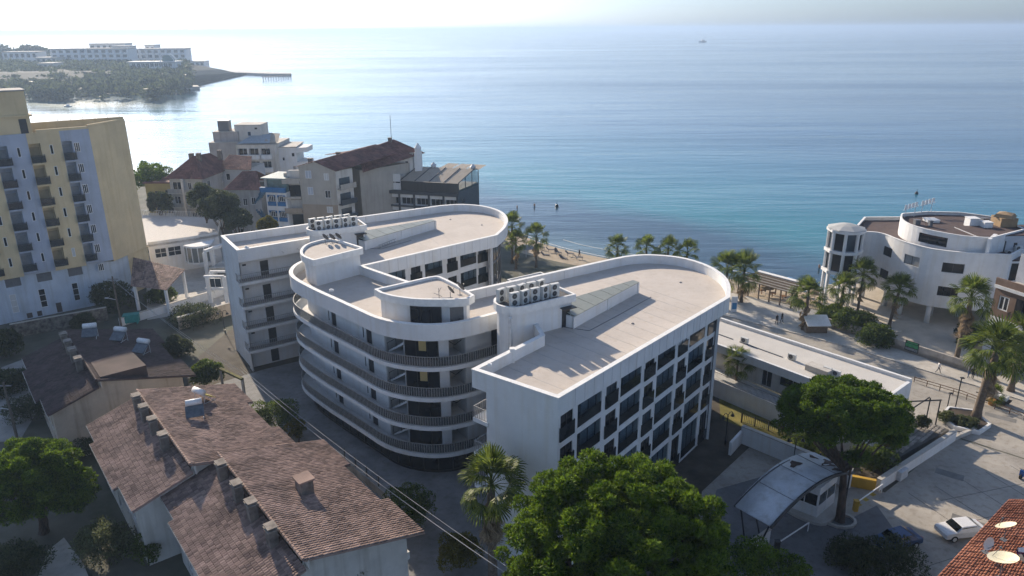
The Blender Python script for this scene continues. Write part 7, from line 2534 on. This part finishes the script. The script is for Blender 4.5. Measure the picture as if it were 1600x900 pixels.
# ---------------------------------------------------------------- vehicles
def car(label, loc, rz, paint, name='parked_car'):
    o = thing(name, label, 'car', loc, rz)
    prof = [(-2.1, 0.35), (-2.12, 0.75), (-1.95, 0.9), (-1.15, 0.98), (-0.55, 1.42), (0.85, 1.45), (1.55, 1.0), (2.05, 0.92), (2.12, 0.6), (2.08, 0.35)]
    n = len(prof)
    vs = []
    for x, z in prof:
        ins = 0.0 if z < 1.1 else 0.16
        vs += [(x, -0.86 + ins, z), (x, 0.86 - ins, z)]
    fs = [(2 * i, 2 * i + 1, 2 * (i + 1) + 1, 2 * (i + 1)) for i in range(n - 1)] + [tuple(2 * i for i in range(n)), tuple(2 * i + 1 for i in range(n - 1, -1, -1)), (2 * n - 2, 2 * n - 1, 1, 0)]
    bo = link('body', MB().add(vs, fs).mesh('body', paint), o)
    bv = bo.modifiers.new('bevel', 'BEVEL')
    bv.width = 0.06
    bv.segments = 2
    gl_ = glass_mat('car_glass', (0.01, 0.012, 0.015), 0.05)
    link('windscreen', MB().add([(-1.12, -0.74, 1.02), (-1.12, 0.74, 1.02), (-0.6, 0.66, 1.41), (-0.6, -0.66, 1.41)], [(0, 1, 2, 3)]).mesh('windscreen', gl_), o, (-0.03, 0, 0.03))
    link('rear_window', MB().add([(1.5, -0.74, 1.04), (1.5, 0.74, 1.04), (0.92, 0.66, 1.42), (0.92, -0.66, 1.42)], [(3, 2, 1, 0)]).mesh('rear_window', gl_), o, (0.03, 0, 0.03))
    for s in (-1, 1):
        link('side_window', MB().add([(-0.98, s * 0.845, 1.02), (1.3, s * 0.845, 1.04), (0.8, s * 0.725, 1.38), (-0.5, s * 0.725, 1.36)], [(0, 1, 2, 3)]).mesh('side_window', gl_), o)
        link('headlight', MB().box(-2.15, s * 0.6 - 0.18, 0.66, -2.06, s * 0.6 + 0.18, 0.8).mesh('headlight', pale_metal), o)
        link('tail_light', MB().box(2.06, s * 0.62 - 0.14, 0.7, 2.15, s * 0.62 + 0.14, 0.86).mesh('tail_light', mat('tail_red', (0.3, 0.02, 0.02), 0.4)), o)
        for x in (-1.3, 1.3):
            w = cpart('wheel', 'carw', lambda: MB().tube([(0, -0.1, 0), (0, 0.1, 0)], 0.33, 14), mat('tyre', (0.015, 0.015, 0.015), 0.9), o, (x, s * 0.8, 0.33))
            cpart('rim', 'carr', lambda: MB().tube([(0, -0.115, 0), (0, 0.115, 0)], 0.2, 10), pale_metal, w)
    return o


car('white hatchback beside the terracotta roof at the car park edge', P(1500, 836), 0.15, mat('white_car_paint', (0.7, 0.7, 0.7), 0.25, 0.03))
car('dark blue car in the shade at the bottom of the car park', P(1400, 852), 0.3, mat('navy_car_paint', (0.02, 0.06, 0.16), 0.3, 0.05))
mo = thing('blue_motorbike', 'blue motor scooter cut by the right edge of the car park', 'motorbike', P(1599, 746), 0.5)
for x in (-0.55, 0.6):
    link('wheel', MB().tube([(x, -0.07, 0.28), (x, 0.07, 0.28)], 0.28, 12).mesh('wheel', mat('tyre', (0.015, 0.015, 0.015))), mo)
link('body', MB().box(-0.5, -0.16, 0.3, 0.55, 0.16, 0.5).box(0.0, -0.17, 0.5, 0.7, 0.17, 0.78).box(-0.6, -0.2, 0.35, -0.42, 0.2, 1.0).mesh('body', mat('scooter_blue', (0.02, 0.10, 0.35), 0.3)), mo)
link('seat', MB().box(0.0, -0.15, 0.78, 0.7, 0.15, 0.88).mesh('seat', black_metal), mo)
link('handlebar', MB().tube([(-0.5, -0.35, 1.08), (-0.5, 0.35, 1.08)], 0.03).tube([(-0.52, 0, 0.9), (-0.5, 0, 1.08)], 0.03).mesh('handlebar', grey_metal), mo)
q = P(1556, 628)
tc_ = thing('flatbed_cart', 'small flatbed cart loaded with white crates at the road edge', 'cart', q, -0.85)
link('bed', MB().box(-1.5, -0.6, 0.45, 1.5, 0.6, 0.6).box(-2.3, -0.05, 0.45, -1.5, 0.05, 0.55).mesh('bed', black_metal), tc_)
for x in (-0.9, 0.9):
    for y in (-0.55, 0.55):
        link('wheel', MB().tube([(x, y - 0.07, 0.28), (x, y + 0.07, 0.28)], 0.27, 10).mesh('wheel', MATS['tyre']), tc_)
for k in range(4):
    p = Vector((-0.9 + 0.6 * k, 0.1 * (k % 2), 0.62))
    w = q + Vector((p.x * math.cos(-0.85) - p.y * math.sin(-0.85), p.x * math.sin(-0.85) + p.y * math.cos(-0.85), 0.62))
    tag(link('crate', MB().box(-0.25, -0.45, 0, 0.25, 0.45, 0.4).box(-0.2, -0.4, 0.4, 0.2, 0.4, 0.42).mesh('crate', white_metal), None, w, -0.85), ('front', 'second', 'third', 'rear')[k] + ' white crate on the flatbed cart', 'crate', 'crates on the flatbed cart')
# road edge rails and bollards
rf = thing('road_rail', 'long low rusty rail between road and promenade on the right', 'railing', P(1430, 600))
ra, rb_3 = Vector((48.0, 80.6, 0)), Vector((66.5, 62.0, 0))
for a, b in ((P(1428, 597), P(1500, 618)), (P(1500, 618), P(1600, 655))):
    wpart('rail', MB().tube([a + Vector((0, 0, 0.7)), b + Vector((0, 0, 0.7))], 0.05).tube([a + Vector((0, 0, 0.35)), b + Vector((0, 0, 0.35))], 0.04), mat('rusty_rail', (0.20, 0.12, 0.07), 0.8, 0.2), rf)
for k in range(9):
    q = P(1428, 597).lerp(P(1600, 655), k / 8)
    wpart('post', MB().tube([q, q + Vector((0, 0, 0.8))], 0.06, 6), MATS['rusty_rail'], rf)
kb = link('promenade_kerb', MB().obox((33, 112), (48, 99), 0.3, 0, 0.14).obox((48, 99.0), (61, 84.5), 0.3, 0, 0.141).obox((61, 84.5), (73, 70), 0.3, 0, 0.142).mesh('promenade_kerb', pale_concrete))
kb['kind'] = 'structure'
pgr = thing('terrace_pergola', 'bare dark steel pergola frame over the cobbled terrace', 'pergola', (46.5, 74.5, 0))
for a, b in (((45.6, 75.6, 3.2), (49.6, 75.9, 3.2)), ((45.3, 74.0, 3.2), (48.6, 76.6, 3.2))):
    wpart('beam', MB().tube([a, b], 0.09, 4), black_metal, pgr)
for x_, y_ in ((48.6, 76.4), (49.5, 75.9)):
    wpart('post', MB().tube([(x_, y_, 0), (x_, y_, 3.2)], 0.08, 6), black_metal, pgr)
for px, py, h_, lab in ((1492, 640, 4.2, 'tall thin dark post at the planter'), (1480, 637, 1.9, 'short dark post at the planter')):
    q = P(px, py)
    o = thing('steel_post', lab, 'post', q)
    link('shaft', MB().tube([(0, 0, 0), (0, 0, h_)], 0.07, 6).mesh('shaft', black_metal), o)
    link('cap', MB().box(-0.14, -0.14, h_, 0.3, 0.14, h_ + 0.12).mesh('cap', black_metal), o)
pl_ = thing('palm_planter', 'white-walled planter around the thick-trunked palm', 'planter', P(1500, 665))
pp_ = [P(1468, 655), P(1490, 672), P(1530, 680), P(1548, 668), P(1520, 645), P(1480, 640)]
wpart('planter_wall', MB().band(pp_, offset(pp_, 0.25, closed=True), 0, 0.5), white, pl_)
wpart('soil', MB().prism(offset(pp_, 0.24, closed=True), 0, 0.38), mat('soil', (0.07, 0.05, 0.035), 0.95, 0.2), pl_)
opn_ = Vector((yc.x + 1.0, yc.y + 1.2, 0))
tag(link('flower_pot', MB().lathe((0, 0, 0), [(0.3, 0), (0.42, 0.7), (0.46, 0.72), (0.44, 0.8)], 10).mesh('flower_pot', mat('orange_pot', (0.42, 0.20, 0.03), 0.7, 0.1)), None, opn_), 'orange flower pot holding the tiny palm', 'pot')

# ---------------------------------------------------------------- headland across the bay
hl = [Vector(p) for p in ((-900, 1160), (-430, 925), (-338, 868), (-300, 838), (-335, 800), (-345, 735), (-318, 690), (-296, 664), (-290, 645), (-312, 625), (-372, 578), (-420, 565), (-520, 560), (-900, 640))]
vs, fs = [], []
lv = [(0, -0.2), (10, 4.0), (26, 8.5), (60, 12.0)]
for ins, z in lv:
    for p in offset(hl, -ins, closed=True) if ins else hl:
        vs.append((p.x, p.y, z))
n = len(hl)
for i in range(len(lv) - 1):
    for k in range(n):
        fs.append((i * n + k, i * n + (k + 1) % n, (i + 1) * n + (k + 1) % n, (i + 1) * n + k))
fs.append(tuple(range((len(lv) - 1) * n, len(lv) * n)))
hd = structure('headland', MB().add(vs, fs), mat('headland_scrub', (0.040, 0.044, 0.032), 0.95, 0.3, 0.03, color2=(0.02, 0.026, 0.018)))
rr = random.Random(21)
cl = []
for k in range(330):
    px, py, = rr.uniform(-40, 292), rr.uniform(117, 149)
    Yd = 585 + (149 - py) * 6.0
    p = PY(px, py, Yd)
    s = rr.uniform(3.5, 6.5)
    zg = 0.5 + 8.5 * (149 - py) / 32
    cl.append((p.x, p.y, zg + s * 0.5, s * 1.2, s * 1.2, s))
for k in range(26):
    p = PY(rr.uniform(-20, 75), rr.uniform(75, 92), 900)
    s = rr.uniform(5, 9)
    cl.append((p.x, p.y, p.z - 3, s, s, s))
for k in range(190):
    px = rr.choice((rr.uniform(-40, 88), rr.uniform(-40, 88), rr.uniform(195, 292)))
    py = rr.uniform(104, 120)
    p = PY(px, py, 660 + (120 - py) * 7)
    s = rr.uniform(3.5, 6.5)
    cl.append((p.x, p.y, min(p.z, 13.5), s * 1.2, s * 1.2, s))
for k in range(230):
    p = P(rr.uniform(-60, 285) if k % 3 else rr.uniform(-60, 110), rr.uniform(119, 151), 1.5)
    s = rr.uniform(3.0, 5.5)
    cl.append((p.x, p.y, 2.0 + rr.uniform(0, 3), s * 1.3, s * 1.3, s))
wd = link('headland_wood', leaf_cloud('headland_wood', cl, 90, 3.2, 0.6, dull_leaf, 5))
tag(wd, 'dark wooded slope covering the headland across the bay', 'wood')
wd['kind'] = 'stuff'


def far_block(name, label, px0, px1, py_top, py_bot, Y, rows, cols, m=None, extra=None):
    a, b = PY(px0, py_bot, Y), PY(px1, py_bot, Y)
    t = PY((px0 + px1) / 2, py_top, Y)
    root = thing(name, label, 'building', (a.x, Y, 0), group='hotels on the headland')
    B = Block(root, (a.x, Y), 0.12, (b - a).length, 22, 0, t.z)
    H = t.z - max(4.0, a.z)
    zb = max(4.0, a.z)
    ops = []
    for i in range(cols):
        for j in range(rows):
            s = B.F.len * (i + 0.5) / cols
            w = B.F.len / cols * 0.6
            z = zb + H * (j + 0.22) / rows
            ops.append((s - w / 2, s + w / 2, z, z + H / rows * 0.6))
    B.walls(m or white, f=ops, depth=0.8)
    for o in ops:
        window(root, B.F, *o, 0.6, 1, 1, offwhite_m, blue_glass, 0.15)
    B.flat_roof(pale_concrete, 0.6, 0.8)
    return root, B


far_block('headland_hotel', 'long pale hotel with rows of arched bays on the headland', 86, 200, 77, 119, 780, 5, 11)
far_block('headland_hotel', 'upper pale storey block rising behind the long headland hotel', 143, 196, 69, 92, 830, 2, 6)
far_block('headland_hotel', 'second pale hotel block further right on the headland', 202, 290, 77, 110, 860, 4, 9)
far_block('headland_hotel', 'small tower block on top of the second headland hotel', 228, 242, 71, 84, 900, 1, 2)
far_block('headland_hotel', 'low pale building stepping down at the headland tip', 284, 318, 97, 104, 870, 1, 5)
far_block('headland_hotel', 'pale houses at the left end of the headland', 10, 60, 82, 114, 800, 3, 6)
far_block('headland_hotel', 'lower tan-roofed wing left of the long headland hotel', 60, 90, 91, 114, 760, 3, 4, offwhite_m)
far_block('headland_hotel', 'tall narrow pale block between the two headland hotels', 178, 204, 73, 100, 800, 4, 3)
far_block('headland_hotel', 'small stepped house low on the headland slope', 62, 84, 100, 118, 700, 2, 3, offwhite_m)
far_block('headland_hotel', 'white villa low on the wooded slope left of the restaurant', 120, 150, 114, 124, 670, 2, 4)
# glazed restaurant with arched roof above the water
re = thing('headland_restaurant', 'glass-fronted restaurant with small domed arch on the headland shore', 'building', PY(240, 118, 690))
a, b = PY(205, 117, 690), PY(275, 117, 690)
B = Block(re, (a.x, 690), 0.05, (b - a).length, 14, 0, 17.5)
ops = [(2 + 4.0 * k, 5.2 + 4.0 * k, 13.6, 16.6) for k in range(int((B.F.len - 4) / 4))]
B.walls(white, f=ops)
for o in ops:
    window(re, B.F, *o, 0.2, 2, 1, white_metal, blue_glass, 0.2)
B.flat_roof(white_clean, 1.5, 0.7)
d = PY(263, 108, 692)
for y0 in (0, 6):
    wpart('arch_frame', MB().tube([(d.x + 6 * math.cos(math.pi * k / 10), d.y + y0, 18.2 + 6 * math.sin(math.pi * k / 10)) for k in range(11)], 0.35, 4), white_metal, re)
pts = [(d.x + 5.7 * math.cos(math.pi * k / 12), d.y + 3, 18.2 + 5.7 * math.sin(math.pi * k / 12)) for k in range(13)]
wpart('arch_glass', MB().add(pts, [tuple(range(13))]), mat('teal_glass', (0.07, 0.16, 0.18), 0.2), re)
# quays and jetties
for nm, lab, pts, z in (('stone_quay', 'flat stone quay at the near tip of the headland', [(248, 138), (312, 136), (309, 133), (262, 133)], 0.2),
                        ('stone_quay', 'long thin quay running out from the headland tip', [(318, 110), (365, 113), (420, 115), (455, 115), (455, 113.6), (365, 110.6), (330, 107)], 0.6)):
    q = [P(x, y, z) for x, y in pts]
    o = thing(nm, lab, 'quay', q[0])
    wpart('deck', MB().prism(q, z - 2.4, z), pale_concrete, o)
    wpart('edge', MB().obox(q[0], q[1], 0.5, z, z + 0.4), concrete, o)
je = thing('jetty', 'wooden trestle jetty at the end of the long quay', 'jetty', P(430, 118, 0))
ja, jb = P(411, 120.5, 1.0), P(454, 117, 1.0)
wpart('deck', MB().obox(ja, jb, 3.0, 0.8, 1.2), wood, je)
for k in range(12):
    q = ja.lerp(jb, k / 11)
    wpart('pile', MB().tube([(q.x, q.y, -2.5), (q.x, q.y, 2.2)], 0.35, 5), wood, je)
for px, py, lab in ((106, 167, 'small white boat moored off the headland shore'), (1432, 303, 'dark buoy floating to the left of the turret view'), (1098, 66, 'distant boat near the horizon'), (870, 323, 'dark mooring buoy off the beach')):
    q = P(px, py, WATER_Z)
    sc = q.y / 400
    boat = 'boat' in lab
    o = thing('small_boat' if boat else 'buoy', lab, 'boat' if boat else 'buoy', q)
    if boat:
        link('hull', MB().add([(-2.4, 0, 0.7), (-1.2, -0.8, 0.6), (2, -0.8, 0.6), (2, 0.8, 0.6), (-1.2, 0.8, 0.6), (-1.8, 0, -0.1), (1.8, -0.5, -0.1), (1.8, 0.5, -0.1)], [(0, 1, 2, 3, 4), (0, 5, 6, 2, 1), (0, 4, 3, 7, 5), (2, 6, 7, 3), (5, 7, 6)]).mesh('hull', white_clean), o)
        link('cabin', MB().box(-0.5, -0.5, 0.6, 0.8, 0.5, 1.4).mesh('cabin', white_clean), o)
        o.scale = (max(1, sc * 1.0),) * 3
    else:
        link('float', MB().lathe((0, 0, -0.2), [(0.3, 0), (0.5, 0.3), (0.4, 0.7), (0.08, 1.0)], 10).mesh('float', black_metal), o)
        link('marker', MB().tube([(0, 0, 0.7), (0, 0, 1.5)], 0.05).mesh('marker', black_metal), o)

# ---------------------------------------------------------------- sea haze
hz = bpy.data.materials.new('haze_air')
hz.use_nodes = True
nt = hz.node_tree
nt.nodes.clear()
out = nt.nodes.new('ShaderNodeOutputMaterial')
pv = nt.nodes.new('ShaderNodeVolumePrincipled')
pv.inputs['Color'].default_value = (0.50, 0.66, 0.88, 1)
pv.inputs['Density'].default_value = 0.00027
pv.inputs['Anisotropy'].default_value = 0.35
nt.links.new(pv.outputs[0], out.inputs['Volume'])
haze = link('haze', MB().box(-31000, -3500, -6, 31000, 33000, 60).mesh('haze', hz))
haze['kind'] = 'stuff'
haze['label'] = 'thin pale sea haze over the bay'
